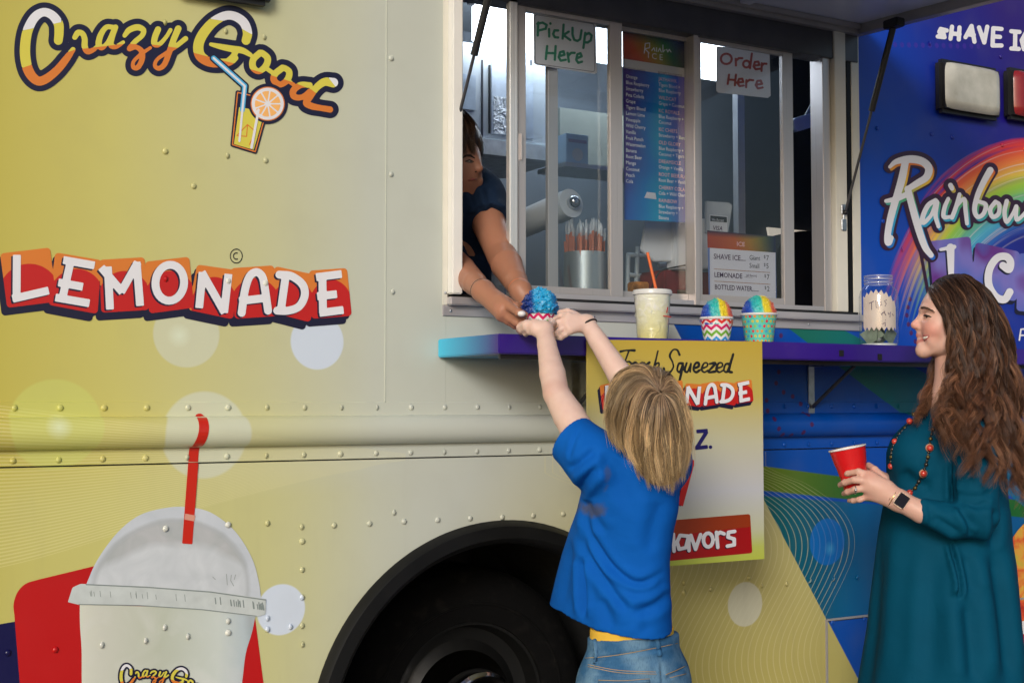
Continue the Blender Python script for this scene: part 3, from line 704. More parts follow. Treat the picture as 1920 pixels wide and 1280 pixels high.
# ---- drinking glass with straw and orange slice
GP = c1([(1296, 505), (1470, 545), (1392, 828), (1268, 790)])
sl = c1([(1165, 318), (1335, 470), (1322, 600)]); OC = (1460 / 2.909, 567 / 2.909)
bx = (380, 95, 550, 300)
decal('glass_print', lambda X, Y: np.minimum(np.minimum(d_poly(X, Y, GP) - 4, d_seg(X, Y, sl, 7.5)), d_ell(X, Y, OC, 38, 38)), bx, NAVY, P1, y=-.0018, step=1.4)
GP2 = c1([(1304, 585), (1444, 610), (1384, 818), (1276, 786)])
decal('glass_print', lambda X, Y: np.maximum(d_poly(X, Y, GP2), -d_ell(X, Y, OC, 36, 36)), bx, VYEL, P1, y=-.0023, step=1.4)
decal('glass_print', lambda X, Y: np.maximum(np.minimum(np.abs(d_poly(X, Y, GP)) - 1.1, np.minimum(d_seg(X, Y, c1([(1292, 740), (1350, 680), (1395, 720), (1360, 790)]), .9), d_seg(X, Y, c1([(1350, 680), (1345, 745), (1292, 740)]), .9))), -d_ell(X, Y, OC, 36, 36)), bx, VORG, P1, y=-.0026, step=1.1)
decal('straw_print', lambda X, Y: d_seg(X, Y, sl, 4.6), bx, flat('sky_vinyl', alb(70, 160, 205)), P1, y=-.0029, step=1.2)
decal('straw_print', lambda X, Y: d_seg(X, Y, sl + c1([(1306, 770)]), 2.0), bx, VWHT, P1, y=-.0032, step=1.0)
decal('orange_slice_print', lambda X, Y: d_ell(X, Y, OC, 32, 32), bx, VORG, P1, y=-.0031, step=1.2)
decal('orange_slice_print', lambda X, Y: d_ell(X, Y, OC, 30, 30), bx, VWHT, P1, y=-.0034, step=1.2)
def seg8(X, Y):
    a = np.arctan2(Y - OC[1], X - OC[0]); r = np.hypot(X - OC[0], Y - OC[1]); w = np.abs(((a / (2 * math.pi / 9)) % 1) - .5) * (2 * math.pi / 9)
    return np.maximum(np.maximum(r - 24, 5 - r), -(r * np.sin(np.clip(math.pi / 9 - w, 0, 1)) - 1.4))
decal('orange_slice_print', seg8, bx, flat('pale_orange_vinyl', alb(226, 168, 96)), P1, y=-.0037, step=1.1)
decal('glass_print', lambda X, Y: d_seg(X, Y, c1([(1410, 600), (1372, 806)]), 2.4), bx, VWHT, P1, y=-.0040, step=1.1)
# ---- big printed cup with dome lid, lower left, on red and dark blue shapes
c3 = lambda P: [(x / 2.909, 840 + y / 2.909) for x, y in P]
low = lambda off: dict(step=2.5, y=-.0010 - off)
decal('blue_shape_print', lambda X, Y: d_poly(X, Y, [(-60, 1180), (36, 1163), (44, 1330), (-60, 1330)]), (-60, 1150, 60, 1320), flat('dark_blue_vinyl', alb(10, 8, 62)), LOWP, **low(0.))
RP = c3([(78, 790), (120, 735), (200, 715), (520, 640), (1300, 640), (1390, 900), (1440, 1300), (1440, 1500), (130, 1500)])
RPS = [tuple(q) for q in spline(c3([(78, 905), (74, 850), (95, 785), (140, 738), (210, 715)]), 6)]
decal('red_shape_print', lambda X, Y: d_poly(X, Y, [(41, 1330)] + RPS + c3([(520, 640), (1340, 700), (1392, 930), (1440, 1300), (1445, 1500)])), (20, 1050, 505, 1325), flat('deep_red_vinyl', alb(172, 14, 16)), LOWP, **low(.0004))
cupm = MT('cup_print', .34, 0, .5, .1); g = cupm.node('ShaderNodeNewGeometry'); s2 = cupm.node('ShaderNodeSeparateXYZ'); cupm.nt.links.new(g.outputs['Position'], s2.inputs[0])
ux = Ex(cupm.nt, s2.outputs[0]).step(W(148, 1200)[0], W(470, 1200)[0]); uz = Ex(cupm.nt, s2.outputs[2])
cloud = cupm.noise(9, 5, g.outputs['Position'], dist=.8); cl2 = cupm.noise(30, 4, g.outputs['Position'], stretch=(1, 1, .3))
cc = cupm.ramp(ux + (cloud - .5) * .15, [(0, alb(196, 198, 186)), (.12, alb(186, 188, 178)), (.45, alb(172, 178, 164)), (.8, alb(186, 194, 190)), (.95, alb(168, 180, 186)), (1, alb(150, 160, 166))])
cc = cupm.mix(cloud.step(.5, .7) * .3, cc, alb(205, 206, 204)); cupm.color(cc)
CUPB = [tuple(q) for q in spline(c3([(435, 850), (436, 960), (445, 1100), (446, 1280), (455, 1480)]), 4)] + [tuple(q) for q in spline(c3([(1290, 1480), (1320, 1280), (1340, 1120), (1375, 1000), (1400, 880)]), 4)]
decal('cup_print', lambda X, Y: d_poly(X, Y, CUPB), (140, 1100, 490, 1325), cupm.m, LOWP, **low(.0008))
domem = MT('dome_print', .34); g = domem.node('ShaderNodeNewGeometry'); s2 = domem.node('ShaderNodeSeparateXYZ'); domem.nt.links.new(g.outputs['Position'], s2.inputs[0])
c_ = W(322, 1110); ra, rb_ = W(492, 1110)[0] - c_[0], W(322, 948)[2] - c_[2]
px_ = (Ex(domem.nt, s2.outputs[0]) - c_[0]) / ra; pz_ = (Ex(domem.nt, s2.outputs[2]) - c_[2]) / rb_; e_ = ((px_ * px_) + (pz_ * pz_)).sqrt()
cl = domem.noise(13, 5, g.outputs['Position'], dist=1.4); cl2 = domem.noise(4, 3, g.outputs['Position'], dist=.6)
inside = domem.mix((pz_ + px_ * px_ * .45 + (cl2 - .5) * .35).step(.62, .52), domem.ramp(cl, [(.3, alb(156, 162, 164)), (.7, alb(172, 174, 178))]), domem.ramp(cl, [(.3, alb(178, 184, 190)), (.7, alb(192, 197, 203))]))
ringc = domem.ramp(cl, [(.3, alb(176, 183, 192)), (.7, alb(186, 192, 201))])
dc = domem.mix((e_ + (cl - .5) * .03).step(.80, .87), inside, ringc); dc = domem.mix((e_ + (cl - .5) * .03 - .83).abs().step(.045, .0) * .55, dc, alb(150, 156, 160)); domem.color(dc)
dgrey = flat('grey_shade_vinyl', alb(140, 148, 150))
DM = [tuple(q) for q in spline(c3([(462, 760), (530, 610), (640, 460), (760, 365), (900, 325), (1020, 320), (1150, 350), (1280, 450), (1370, 590), (1410, 720), (1425, 830)]), 6)]
decal('dome_lid_print', lambda X, Y: d_poly(X, Y, DM), (150, 940, 500, 1135), domem.m, LOWP, **low(.0012))
decal('dome_lid_print', lambda X, Y: np.minimum.reduce([d_seg(X, Y, c3(P), .7) for P in ([(1235, 685), (1240, 745)], [(1262, 690), (1258, 720), (1275, 750)], [(1285, 688), (1278, 715)], [(1160, 700), (1175, 715)])]), (380, 1065, 460, 1105), dgrey, LOWP, step=1.0, y=-.0027)
RIM = c3([(395, 758), (440, 738), (800, 752), (1150, 778), (1450, 820), (1448, 905), (1400, 918), (1100, 880), (760, 858), (430, 852), (370, 838)])
decal('dome_rim_print', lambda X, Y: d_poly(X, Y, RIM), (120, 1085, 505, 1160), plain('rim_vinyl', alb(180, 187, 187), .34, var=.08, scale=30), LOWP, **low(.0020))
dk = flat('rim_line_vinyl', alb(120, 130, 130))
def rimlines(X, Y):
    d = np.minimum(d_seg(X, Y, c3([(470, 742), (800, 757), (1150, 783), (1448, 826)]), 1.1), d_seg(X, Y, c3([(430, 850), (760, 856), (1100, 878), (1400, 914)]), .8))
    for i, x in enumerate(np.r_[np.random.default_rng(3).uniform(430, 1150, 13), np.random.default_rng(4).uniform(1150, 1440, 18)]):
        y = np.interp(x, [430, 800, 1150, 1450], [790, 806, 830, 868]); d = np.minimum(d, d_seg(X, Y, c3([(x, y - 12 - (i % 3) * 6), (x + 4, y + 14)]), .55 + .5 * (x > 1150)))
    return d
decal('dome_rim_print', rimlines, (120, 1085, 505, 1160), dk, LOWP, step=1.0, y=-.0034)
straw_m = flat('straw_print_red', alb(182, 32, 14))
SPX = [tuple(q) for q in spline([(374, 784), (374, 800), (371, 818), (364, 842), (362, 866)], 5)]
# the straw crosses the rub rail: fold it over the profile
def on_rail(V):
    P = Wn(V[:, 0], V[:, 1], -.004); yy = np.array([p[0] for p in prof]); zz = np.array([p[1] for p in prof])
    o = np.argsort(zz); P[:, 1] = np.interp(P[:, 2], zz[o], yy[o]) - .0012; return P
decal('straw_print', lambda X, Y: np.maximum(d_seg(X, Y, SPX, 9.2), Y - 868.0), (350, 775, 392, 869), straw_m, RAIL, step=1.8, at=on_rail)
decal('straw_print', lambda X, Y: np.maximum(d_flat(X, Y, (363, 860), (351, 1019), 9.6), 867.5 - Y), (330, 862, 385, 1030), straw_m, LOWP, step=1.8, y=-.0031)
decal('straw_print', lambda X, Y: d_flat(X, Y, (357, 964), (355, 975), 9.6), (330, 950, 385, 985), flat('pale_red_vinyl', alb(196, 140, 124)), LOWP, step=1.4, y=-.0035)
# small script logo on the printed cup
def small_logo(V, off):
    x = 222 + (V[:, 0] - 30) * .295; y = 1242 + (V[:, 1] - 10) * .30 + (V[:, 0] - 30) * .012; return Wn(x, y, -.0036 - off)
script_logo(LOWP, small_logo, step=3.0)
# ---- "Rainbow ICE" and "SHAVE ICE" on the blue side
cR = lambda P: [(x / 3.5556 + 1560, y / 3.5556 + 280) for x, y in P]
RBs = [[(385, 118, 12), (430, 82, 20), (520, 66, 28), (600, 80, 28), (645, 125, 28), (630, 185, 26), (570, 225, 24), (510, 262, 20)], [(490, 80, 26), (465, 200, 28), (430, 320, 26), (395, 440, 26), (372, 560, 24), (375, 620, 26), (395, 590, 18)], [(360, 345, 14), (430, 330, 20), (500, 300, 20)], [(505, 265, 24), (540, 400, 26), (580, 540, 26), (620, 650, 24), (660, 705, 20)],
       [(690, 340, 16), (640, 375, 18), (605, 450, 18), (610, 490, 16), (660, 440, 14), (700, 350, 16), (690, 440, 16), (710, 515, 14)], [(790, 240, 18), (800, 262, 16)], [(775, 330, 14), (750, 390, 16), (745, 450, 16), (790, 450, 12)], [(850, 300, 14), (825, 390, 16), (800, 455, 16)], [(830, 380, 12), (880, 330, 14), (890, 400, 16), (900, 495, 14)], [(1055, 140, 24), (1010, 220, 22), (970, 310, 20), (950, 400, 18), (970, 450, 16), (1010, 430, 16), (1025, 370, 16), (985, 350, 14)],
       [(1090, 350, 16), (1055, 400, 16), (1070, 450, 16), (1110, 430, 16), (1115, 370, 15), (1090, 350, 14)], [(1165, 345, 16), (1150, 420, 16), (1165, 485, 14), (1210, 420, 13), (1230, 380, 14), (1230, 470, 14), (1290, 420, 13), (1310, 370, 13)], [(1340, 250, 16), (1330, 280, 12)]]
RBS = [stroke([(x / 3.5556 + 1560, y / 3.5556 + 280, r / 3.5556 * .92) for x, y, r in s], 1, 5) for s in RBs]
rbd = lambda X, Y: d_strokes(X, Y, RBS)
PLUM = flat('plum_vinyl', alb(44, 8, 44))
yb = dict(step=1.5)
bx = (1640, 280, 1945, 500)
tile_m = MT('tile_print', .34); g = tile_m.node('ShaderNodeNewGeometry'); tn = tile_m.noise(4.5, 2, g.outputs['Position']); tile_m.color(tile_m.ramp(tn, [(.3, alb(60, 92, 172)), (.48, alb(110, 104, 176)), (.62, alb(92, 40, 122)), (.8, alb(52, 96, 178))]))
ICEt = [cR([(650, 612), (915, 580), (950, 860), (700, 1100)]), cR([(962, 622), (1248, 682), (1225, 1010), (930, 960)]), cR([(1255, 690), (1440, 680), (1440, 1100), (1240, 1080)])]
decal('ice_lettering', lambda X, Y: np.minimum.reduce([rpoly(X + 4, Y - 7, t, 7) for t in ICEt]), (1720, 430, 1990, 610), NAVY, P5, y=-.0018, step=2)
decal('ice_lettering', lambda X, Y: np.minimum.reduce([rpoly(X, Y, t, 7) for t in ICEt]), (1720, 430, 1990, 610), tile_m.m, P5, y=-.0022, step=2)
iceL = [lambda X, Y: np.minimum.reduce([d_seg(X, Y, cR([(790, 655), (795, 860)]), [7.5, 5]), d_seg(X, Y, cR([(725, 668), (815, 650)]), [3, 4])]), lambda X, Y: (d_seg(X, Y, [tuple(q) for q in spline(cR([(1140, 775), (1180, 800), (1190, 750), (1160, 715), (1100, 725), (1050, 800), (1045, 900), (1090, 980), (1150, 1000), (1185, 950)]), 5)], 7))]
for icel in iceL:
    decal('ice_lettering', lambda X, Y: icel(X + 3, Y - 3), (1740, 440, 1960, 580), NAVY, P5, y=-.0026, step=1.6); decal('ice_lettering', icel, (1740, 440, 1960, 580), VWHT, P5, y=-.0030, step=1.6)
decal('rainbow_lettering', lambda X, Y: np.minimum(rbd(X, Y) - 8.5, d_seg(X, Y, cR([(590, 680), (640, 950)]), 3)), bx[:3] + (560,), PLUM, P5, y=-.0034, **yb)
rbm = MT('rainbow_shadow_print', .34); g = rbm.node('ShaderNodeNewGeometry'); s2 = rbm.node('ShaderNodeSeparateXYZ'); rbm.nt.links.new(g.outputs['Position'], s2.inputs[0]); rz = Ex(rbm.nt, s2.outputs[2]).step(W(1760, 480)[2], W(1760, 300)[2])
rbm.color(rbm.ramp(rz, [(0, alb(20, 90, 180)), (.35, alb(40, 150, 190)), (.55, alb(70, 150, 100)), (.75, alb(216, 170, 40)), (1, alb(190, 40, 30))]))
decal('rainbow_lettering', lambda X, Y: rbd(X - 3, Y - 4), bx, rbm.m, P5, y=-.0038, **yb)
decal('rainbow_lettering', rbd, bx, VWHT, P5, y=-.0042, **yb)
cS = lambda P: [(x / 3.5556 + 1560, y / 3.5556) for x, y in P]
SHs = [[(765, 205), (725, 195), (715, 215), (745, 230), (750, 250), (705, 245)], [(800, 180), (790, 260)], [(850, 185), (845, 265)], [(797, 225), (850, 230)], [(890, 250), (930, 175), (950, 280)], [(900, 230), (945, 235)], [(980, 185), (1015, 285), (1035, 180)], [(1130, 195), (1075, 190), (1070, 305), (1130, 305)], [(1075, 245), (1120, 248)],
       [(1195, 210), (1250, 215)], [(1222, 215), (1220, 320)], [(1195, 325), (1245, 328)], [(1330, 240), (1290, 225), (1265, 270), (1280, 330), (1330, 335)], [(1400, 240), (1355, 240), (1352, 340), (1400, 345)], [(1355, 290), (1390, 292)]]
decal('shave_ice_lettering', lambda X, Y: np.minimum.reduce([d_seg(X, Y, cS(s), 4.0) for s in SHs]), (1750, 40, 1965, 108), VWHT, P5, y=-.0018, step=1.4)
cA = lambda P: [(x / 3.2 + 1520, y / 3.2 + 500) for x, y in P]
decal('small_lettering', lambda X, Y: np.minimum.reduce([d_seg(X, Y, cA(s), 1.5) for s in ([(1252, 440), (1262, 375), (1290, 372)], [(1255, 412), (1300, 410)], [(1330, 380), (1300, 400), (1330, 440)])]), (1905, 610, 1945, 645), VWHT, P5, y=-.0018, step=1.0)
# printed fruit and cup at the far right edge, mostly hidden by the woman
frm = MT('fruit_print', .34); g = frm.node('ShaderNodeNewGeometry'); a = frm.noise(11, 5, g.outputs['Position'], dist=1.); frm.color(frm.ramp(a, [(.3, alb(150, 20, 24)), (.45, alb(200, 80, 40)), (.55, alb(206, 150, 60)), (.7, alb(170, 170, 60))]))
decal('fruit_print', lambda X, Y: d_ell(X, Y, (2010, 1075), 130, 130), (1870, 940, 2140, 1175), frm.m, LOWP, y=-.0040, step=4)
zz1, zz2 = W(1910, 1165)[2], W(1910, 1290)[2]
sm2 = MT('cup_stripe_print', .34); g = sm2.node('ShaderNodeNewGeometry'); s2 = sm2.node('ShaderNodeSeparateXYZ'); sm2.nt.links.new(g.outputs['Position'], s2.inputs[0])
q = (Ex(sm2.nt, s2.outputs[2]) + ((Ex(sm2.nt, s2.outputs[0]) * 9.).fract() - .5).abs() * .03).step(zz2, zz1)
sm2.color(sm2.ramp(q, [(0, alb(30, 110, 190)), (.1, alb(205, 205, 205)), (.2, alb(30, 110, 190)), (.32, alb(205, 205, 205)), (.42, alb(80, 150, 50)), (.55, alb(205, 205, 205)), (.68, alb(176, 22, 40)), (.82, alb(205, 205, 205))], 'CONSTANT'))
decal('cup_stripe_print', lambda X, Y: d_poly(X, Y, [(1875, 1168), (2150, 1140), (2150, 1330), (1890, 1330)]), (1870, 1130, 2140, 1330), sm2.m, LOWP, y=-.0046, step=4)
# ================================================================ signs
def text_mesh(name, items, mat, parent, y, shear=0.):
    """flat lettering: items (text, px, py of the left baseline, height px[, width scale]); one mesh"""
    V = []; Fc = []
    for it in items:
        s, px, py, hpx = it[:4]; wsc = it[4] if len(it) > 4 else 1.
        cu = bpy.data.curves.new('t', 'FONT'); cu.body = s; cu.size = 1; cu.resolution_u = 2; cu.shear = shear; cu.offset = it[5] if len(it) > 5 else 0.
        ob = bpy.data.objects.new('t', cu); me = bpy.data.meshes.new_from_object(ob)
        p = W(px, py, y); k = abs(W(px, py - hpx, y)[2] - p[2]) / .69
        n = len(V); V += [(p[0] + v.co.x * k * wsc, y, p[2] + v.co.y * k) for v in me.vertices]; Fc += [tuple(i + n for i in q.vertices) for q in me.polygons]
        bpy.data.objects.remove(ob); bpy.data.curves.remove(cu); bpy.data.meshes.remove(me)
    return me_obj(name, V, Fc, mat, parent)
def sheet(name, pts, y, t, mat, label, cat):
    """thin board from its photo outline on a vertical plane; front face at y"""
    P = [W(a, b, y) for a, b in pts]; o = MB().prism([(p[0], p[2]) for p in P], y, y + t).build(name, mat); return tag(o, label, cat)
def polys(X, Y, S, r): return np.minimum.reduce([d_seg(X, Y, s, r) for s in S])
def arc(c, rx, ry, a0, a1, n=14): return [(c[0] + rx * math.cos(math.radians(a)), c[1] + ry * math.sin(math.radians(a))) for a in np.linspace(a0, a1, n)]
PAPER = plain('laminated_paper', (.74, .73, .77, 1), .35, var=.03, coat=.3)
HANDG = flat('green_marker', (.01, .20, .11, 1)); HANDR = flat('red_marker', (.42, .07, .06, 1))
def translucent(mat, fac=.5, tintc=None):                     # thin print: light from inside shows through
    nt = mat.node_tree; b = nt.nodes['Principled BSDF']; o = nt.nodes['Material Output']; t = nt.nodes.new('ShaderNodeBsdfTranslucent'); x = nt.nodes.new('ShaderNodeMixShader'); x.inputs[0].default_value = fac
    lk = b.inputs['Base Color'].links
    if lk: nt.links.new(lk[0].from_socket, t.inputs[0])
    else: t.inputs[0].default_value = b.inputs['Base Color'].default_value
    nt.links.new(b.outputs[0], x.inputs[1]); nt.links.new(t.outputs[0], x.inputs[2]); nt.links.new(x.outputs[0], o.inputs[0])
translucent(PAPER, .35)
yS = .0146
sg = sheet('pickup_sign', [(1000, 26), (1117, 44), (1119, 137), (1115, 139), (1006, 122), (1001, 119)], yS, .0007, PAPER, 'white laminated PickUp Here sign lettered in green, taped inside the glass', 'sign')
c7 = lambda P: [(980 + x / 8.535, y / 8.535) for x, y in P]
PK = [c7(s) for s in ([(250, 365), (242, 572)], [(235, 385), (320, 366), (385, 405), (368, 465), (255, 492)], [(422, 470), (425, 588)], [(443, 378), (445, 384)], [(568, 492), (510, 490), (488, 550), (515, 600), (568, 604)], [(655, 400), (640, 622)], [(738, 510), (652, 566), (762, 644)], [(798, 450), (798, 560), (825, 640), (875, 660), (920, 630), (942, 490)], [(1002, 530), (972, 770)], [(1000, 565), (1060, 532), (1105, 572), (1090, 650), (1040, 685), (990, 680)],
      [(392, 742), (370, 948)], [(528, 742), (515, 960)], [(378, 852), (525, 856)], [(580, 905), (670, 880), (655, 825), (600, 840), (578, 920), (610, 975), (690, 960)], [(718, 850), (740, 992)], [(728, 900), (775, 850), (832, 850)], [(862, 940), (945, 905), (925, 855), (875, 875), (858, 960), (890, 1010), (950, 990)])]
decal('green_lettering', lambda X, Y: polys(X, Y, PK, 2.3), (1004, 38, 1114, 124), HANDG, sg, y=yS - .0004, step=.8)
sgb = decal('sign_border', lambda X, Y: np.abs(rpoly(X, Y, [(1003, 29), (1114, 46), (1115, 134), (1004, 119)], 4)) - .5, (1000, 22, 1120, 140), flat('border_ink', (.05, .05, .06, 1)), sg, y=yS - .0003, step=.8)
yO = .0206
so_ = sheet('order_sign', [(1343, 87), (1443, 97), (1445, 180), (1440, 184), (1347, 174), (1343, 170)], yO, .0007, PAPER, 'white laminated Order Here sign lettered in red, taped inside the glass', 'sign')
c6 = lambda P: [(1150 + x / 3.88, y / 3.88) for x, y in P]
OD = [c6(s) for s in (arc((822, 430), 40, 38, 0, 360), [(890, 430), (892, 478)], [(892, 445), (912, 425), (938, 425)], arc((968, 468), 24, 25, 0, 360), [(1008, 392), (994, 498)], [(1022, 480), (1062, 474), (1055, 450), (1030, 452), (1020, 485), (1036, 506), (1066, 502)], [(1080, 462), (1078, 518)], [(1080, 480), (1095, 464), (1114, 466)],
      [(842, 545), (832, 612)], [(892, 545), (884, 622)], [(836, 580), (888, 584)], [(905, 602), (945, 598), (938, 574), (915, 576), (902, 605), (918, 628), (948, 624)], [(968, 585), (966, 636)], [(968, 600), (990, 582), (1018, 586)], [(1036, 618), (1082, 612), (1072, 588), (1048, 590), (1036, 620), (1052, 645), (1086, 638)])]
decal('red_lettering', lambda X, Y: polys(X, Y, OD, 2.1), (1346, 96, 1440, 172), HANDR, so_, y=yO - .0004, step=.8)
# ---- flavour menu and price board
def spectrum(m, ang):
    return m.ramp(ang, [(0, (.42, .05, .02, 1)), (.25, (.55, .12, .02, 1)), (.45, (.40, .30, .02, 1)), (.62, (.05, .30, .06, 1)), (.8, (.02, .12, .35, 1)), (1, (.01, .02, .10, 1))])
yM = .0450
A_, B_ = W(1170, 54, yM), W(1305, 415, yM)
mm = MT('menu_print', .3, coat=.25); g = mm.node('ShaderNodeNewGeometry'); s2 = mm.node('ShaderNodeSeparateXYZ'); mm.nt.links.new(g.outputs['Position'], s2.inputs[0]); mx_ = Ex(mm.nt, s2.outputs[0]); mz_ = Ex(mm.nt, s2.outputs[2])
ztop = W(1235, 64, yM)[2]; zh0 = W(1235, 130, yM)[2]; zbot = W(1235, 412, yM)[2]
u = mx_.step(A_[0], B_[0]); nz = mm.noise(5, 2, g.outputs['Position'])
body = mm.ramp((u + (nz - .5) * .5), [(0, (.10, .04, .32, 1)), (.32, (.02, .22, .55, 1)), (.5, (.015, .40, .60, 1)), (.72, (.05, .12, .52, 1)), (1, (.22, .04, .34, 1))])
body = mm.mix(mz_.step(W(1235, 330, yM)[2], zbot) * .7, body, mm.ramp(u, [(0, (.03, .24, .75, 1)), (.5, (.015, .50, .70, 1)), (1, (.24, .06, .45, 1))]))
hx, hz = W(1215, 140, yM)[0], W(1215, 128, yM)[2]
hd = spectrum(mm, ((mx_ - A_[0]) * 2.6 + (mz_ - zh0) * 2.2 + .05).sat()); hd = mm.mix((mz_.step(ztop - .04, ztop)).max(mx_.step(A_[0] + .13, B_[0] - .02)).max(mz_.step(zh0 + .02, zh0)), hd, (.006, .008, .05, 1))
mm.color(mm.mix(mz_.gt(zh0), body, hd))
translucent(mm.m, .5)
MENU = sheet('menu_board', [(1168, 52), (1306, 76), (1307, 418), (1172, 412)], yM, .003, mm.m, 'tall blue and purple flavour menu poster with rainbow heading inside the window', 'menu')
inkw = flat('pale_ink', (.80, .82, .88, 1)); inkp = flat('pink_ink', (.85, .52, .54, 1)); inkd = flat('dark_ink', (.05, .01, .06, 1))
P_ = [W(1170, 121, yM), W(1306, 139, yM)]; zA = W(1236, 121, yM)[2]; zB = W(1236, 138, yM)[2]
MB().box((A_[0], yM - .0005, zB), (B_[0], yM - .0001, zA)).build('heading_strip', PAPER, MENU)
def col_txt(lines, px, py0, dy, sl=.12, h=6.4, w=.92): return [(t, px, py0 + i * dy + 0, h, w) for i, t in enumerate(lines) if t]
fl = 'Orange|Blue Raspberry|Strawberry|Pina Colada|Grape|Tigers Blood|Lemon Lime|Pineapple|Wild Cherry|Vanilla|Fruit Punch|Watermelon|Banana|Root Beer|Mango|Coconut|Peach|Cola'.split('|')
text_mesh('flavour_list', [(t, 1173.5, 146 + i * 11.55, 6.6, .9) for i, t in enumerate(fl)], inkw, MENU, yM - .0009)
fav = [('JAYHAWK', 'Tigers Blood +|Blue Raspberry'), ('WILDCAT', 'Grape + Coconut'), ('KC ROYALS', 'Blue Raspberry +|Coconut'), ('KC CHIEFS', 'Strawberry + Banana'), ('OLD GLORY', 'Blue Raspberry +|Coconut + Tigers Blood'), ('DREAMSICLE', 'Orange + Vanilla'), ('ROOT BEER FLOAT', 'Root Beer + Vanilla'), ('CHERRY COLA', 'Cola + Wild Cherry'), ('RAINBOW', 'Blue Raspberry +|Strawberry +|Banana')]
yy = 151.; T1 = []; T2 = []
for hdg, sub in fav:
    T1.append((hdg, 1235, yy, 6.8, .92)); yy += 10.6
    for q_ in sub.split('|'): T2.append((q_, 1235, yy, 6.6, .86)); yy += 10.6
    yy += 3.3
text_mesh('favourite_names', T1, inkp, MENU, yM - .0009); text_mesh('favourite_list', T2, inkw, MENU, yM - .0011)
text_mesh('headings', [('SINGLE FLAVORS', 1169, 131.5, 6.2, .72), ("BOW'S FAVORITES", 1234, 140, 6.2, .74)], inkd, MENU, yM - .0012)
text_mesh('menu_logo', [('I C E', 1214, 109, 11, 1.1)], inkw, MENU, yM - .0010)
decal('menu_logo', lambda X, Y: polys(X, Y, [[(1208, 100), (1210, 82), (1218, 81), (1218, 90), (1209, 92), (1217, 100)], [(1222, 95), (1226, 90), (1228, 96)], [(1231, 90), (1231, 97)], [(1234, 97), (1237, 91), (1240, 98)], [(1243, 85), (1243, 98), (1247, 94)], [(1250, 93), (1252, 98), (1255, 93), (1258, 98)]], .9), (1200, 76, 1262, 104), inkw, MENU, y=yM - .0010, step=.6)
decal('menu_sticker', lambda X, Y: d_poly(X, Y, [(1213, 360), (1229, 362), (1231, 374), (1208, 371)]), (1205, 355, 1235, 378), PAPER, MENU, y=yM - .0009, step=1)
yP = .0204
pb = MT('price_print', .3, coat=.25); g = pb.node('ShaderNodeNewGeometry'); s2 = pb.node('ShaderNodeSeparateXYZ'); pb.nt.links.new(g.outputs['Position'], s2.inputs[0]); qx = Ex(pb.nt, s2.outputs[0]); qz = Ex(pb.nt, s2.outputs[2])
a0, a1 = W(1328, 500, yP)[0], W(1457, 500, yP)[0]; zq = W(1390, 469, yP)[2]; zq1 = W(1390, 437, yP)[2]
hd = spectrum(pb, ((qx - a0) * 2.0 + (qz - zq) * 1.2).sat()); hd = pb.mix((qx.step(a0 + .17, a0 + .27)).max(qz.step(zq + .035, zq1)), hd, (.01, .012, .06, 1))
inz = (qx.step(a0 + .006, a0 + .007)) * (qx.step(a1 - .006, a1 - .007))
pb.color(pb.mix(qz.gt(zq), pb.mix(inz, (.15, .22, .5, 1), (.76, .74, .80, 1)), hd))
translucent(pb.m, .3)
PRICE = sheet('price_board', [(1327, 432), (1454, 443), (1456, 560), (1330, 554)], yP, .003, pb.m, 'white price board with dark rainbow heading, lettered SHAVE ICE and LEMONADE', 'price board')
text_mesh('price_lettering', [('SHAVE ICE....', 1338, 485, 9.5, 1.0, .012), ('LEMONADE', 1339, 519, 9, .98, .012), ('........', 1396, 520, 7, 1.1), ('BOTTLED WATER.......', 1340, 542, 9, .86, .012), ('(all flavors)', 1399, 518, 4.5, .9)], inkd, PRICE, yP - .0008)
text_mesh('price_figures', [('Giant', 1405, 487, 9, .9), ('$', 1432, 484, 6), ('7', 1436.5, 488, 9.5), ('Small', 1405, 502, 9, .9), ('$', 1432, 499, 6), ('5', 1436.5, 503, 9.5), ('$', 1433, 520, 6), ('7', 1437.5, 524, 9.5), ('$', 1433.5, 542, 6), ('2', 1438, 546, 9.5)], flat('black_ink', (.015, .012, .02, 1)), PRICE, yP - .0008)
text_mesh('price_logo', [('ICE', 1381, 461, 8, 1.2)], inkp, PRICE, yP - .0008)
for a, b in (((1338, 504), (1444, 511)), ((1339, 527), (1445, 533)), ):
    decal('rule_line', lambda X, Y, a=a, b=b: d_flat(X, Y, a, b, .55), (1335, 498, 1450, 540), flat('rule_ink', (.4, .2, .1, 1)), PRICE, y=yP - .0006, step=.9)
# ---- the board hung on the shelf front
yF = -SHD - .010
fb = MT('sign_print', .34, coat=.15); g = fb.node('ShaderNodeNewGeometry'); s2 = fb.node('ShaderNodeSeparateXYZ'); fb.nt.links.new(g.outputs['Position'], s2.inputs[0]); fz = Ex(fb.nt, s2.outputs[2])
zt_, zb_ = W(1265, 639, yF)[2], W(1265, 1058, yF)[2]; wz = fb.noise(3, 2, g.outputs['Position'])
fb.color(fb.ramp(fz.step(zb_, zt_) + (wz - .5) * .03, [(0, alb(168, 178, 70)), (.05, alb(168, 176, 84)), (.13, alb(176, 178, 150)), (.32, alb(176, 178, 184)), (.55, alb(178, 176, 150)), (.75, alb(178, 162, 84)), (1, alb(178, 152, 56))]))
FS = sheet('hanging_sign', [(1101, 636.5), (1429, 640), (1433, 1047), (1102, 1072)], yF, .005, fb.m, 'yellow and white Fresh Squeezed LEMONADE board hung on the shelf edge', 'sign')
cF = lambda P: [(x / 2.783 + 1090, y / 2.783 + 620) for x, y in P]
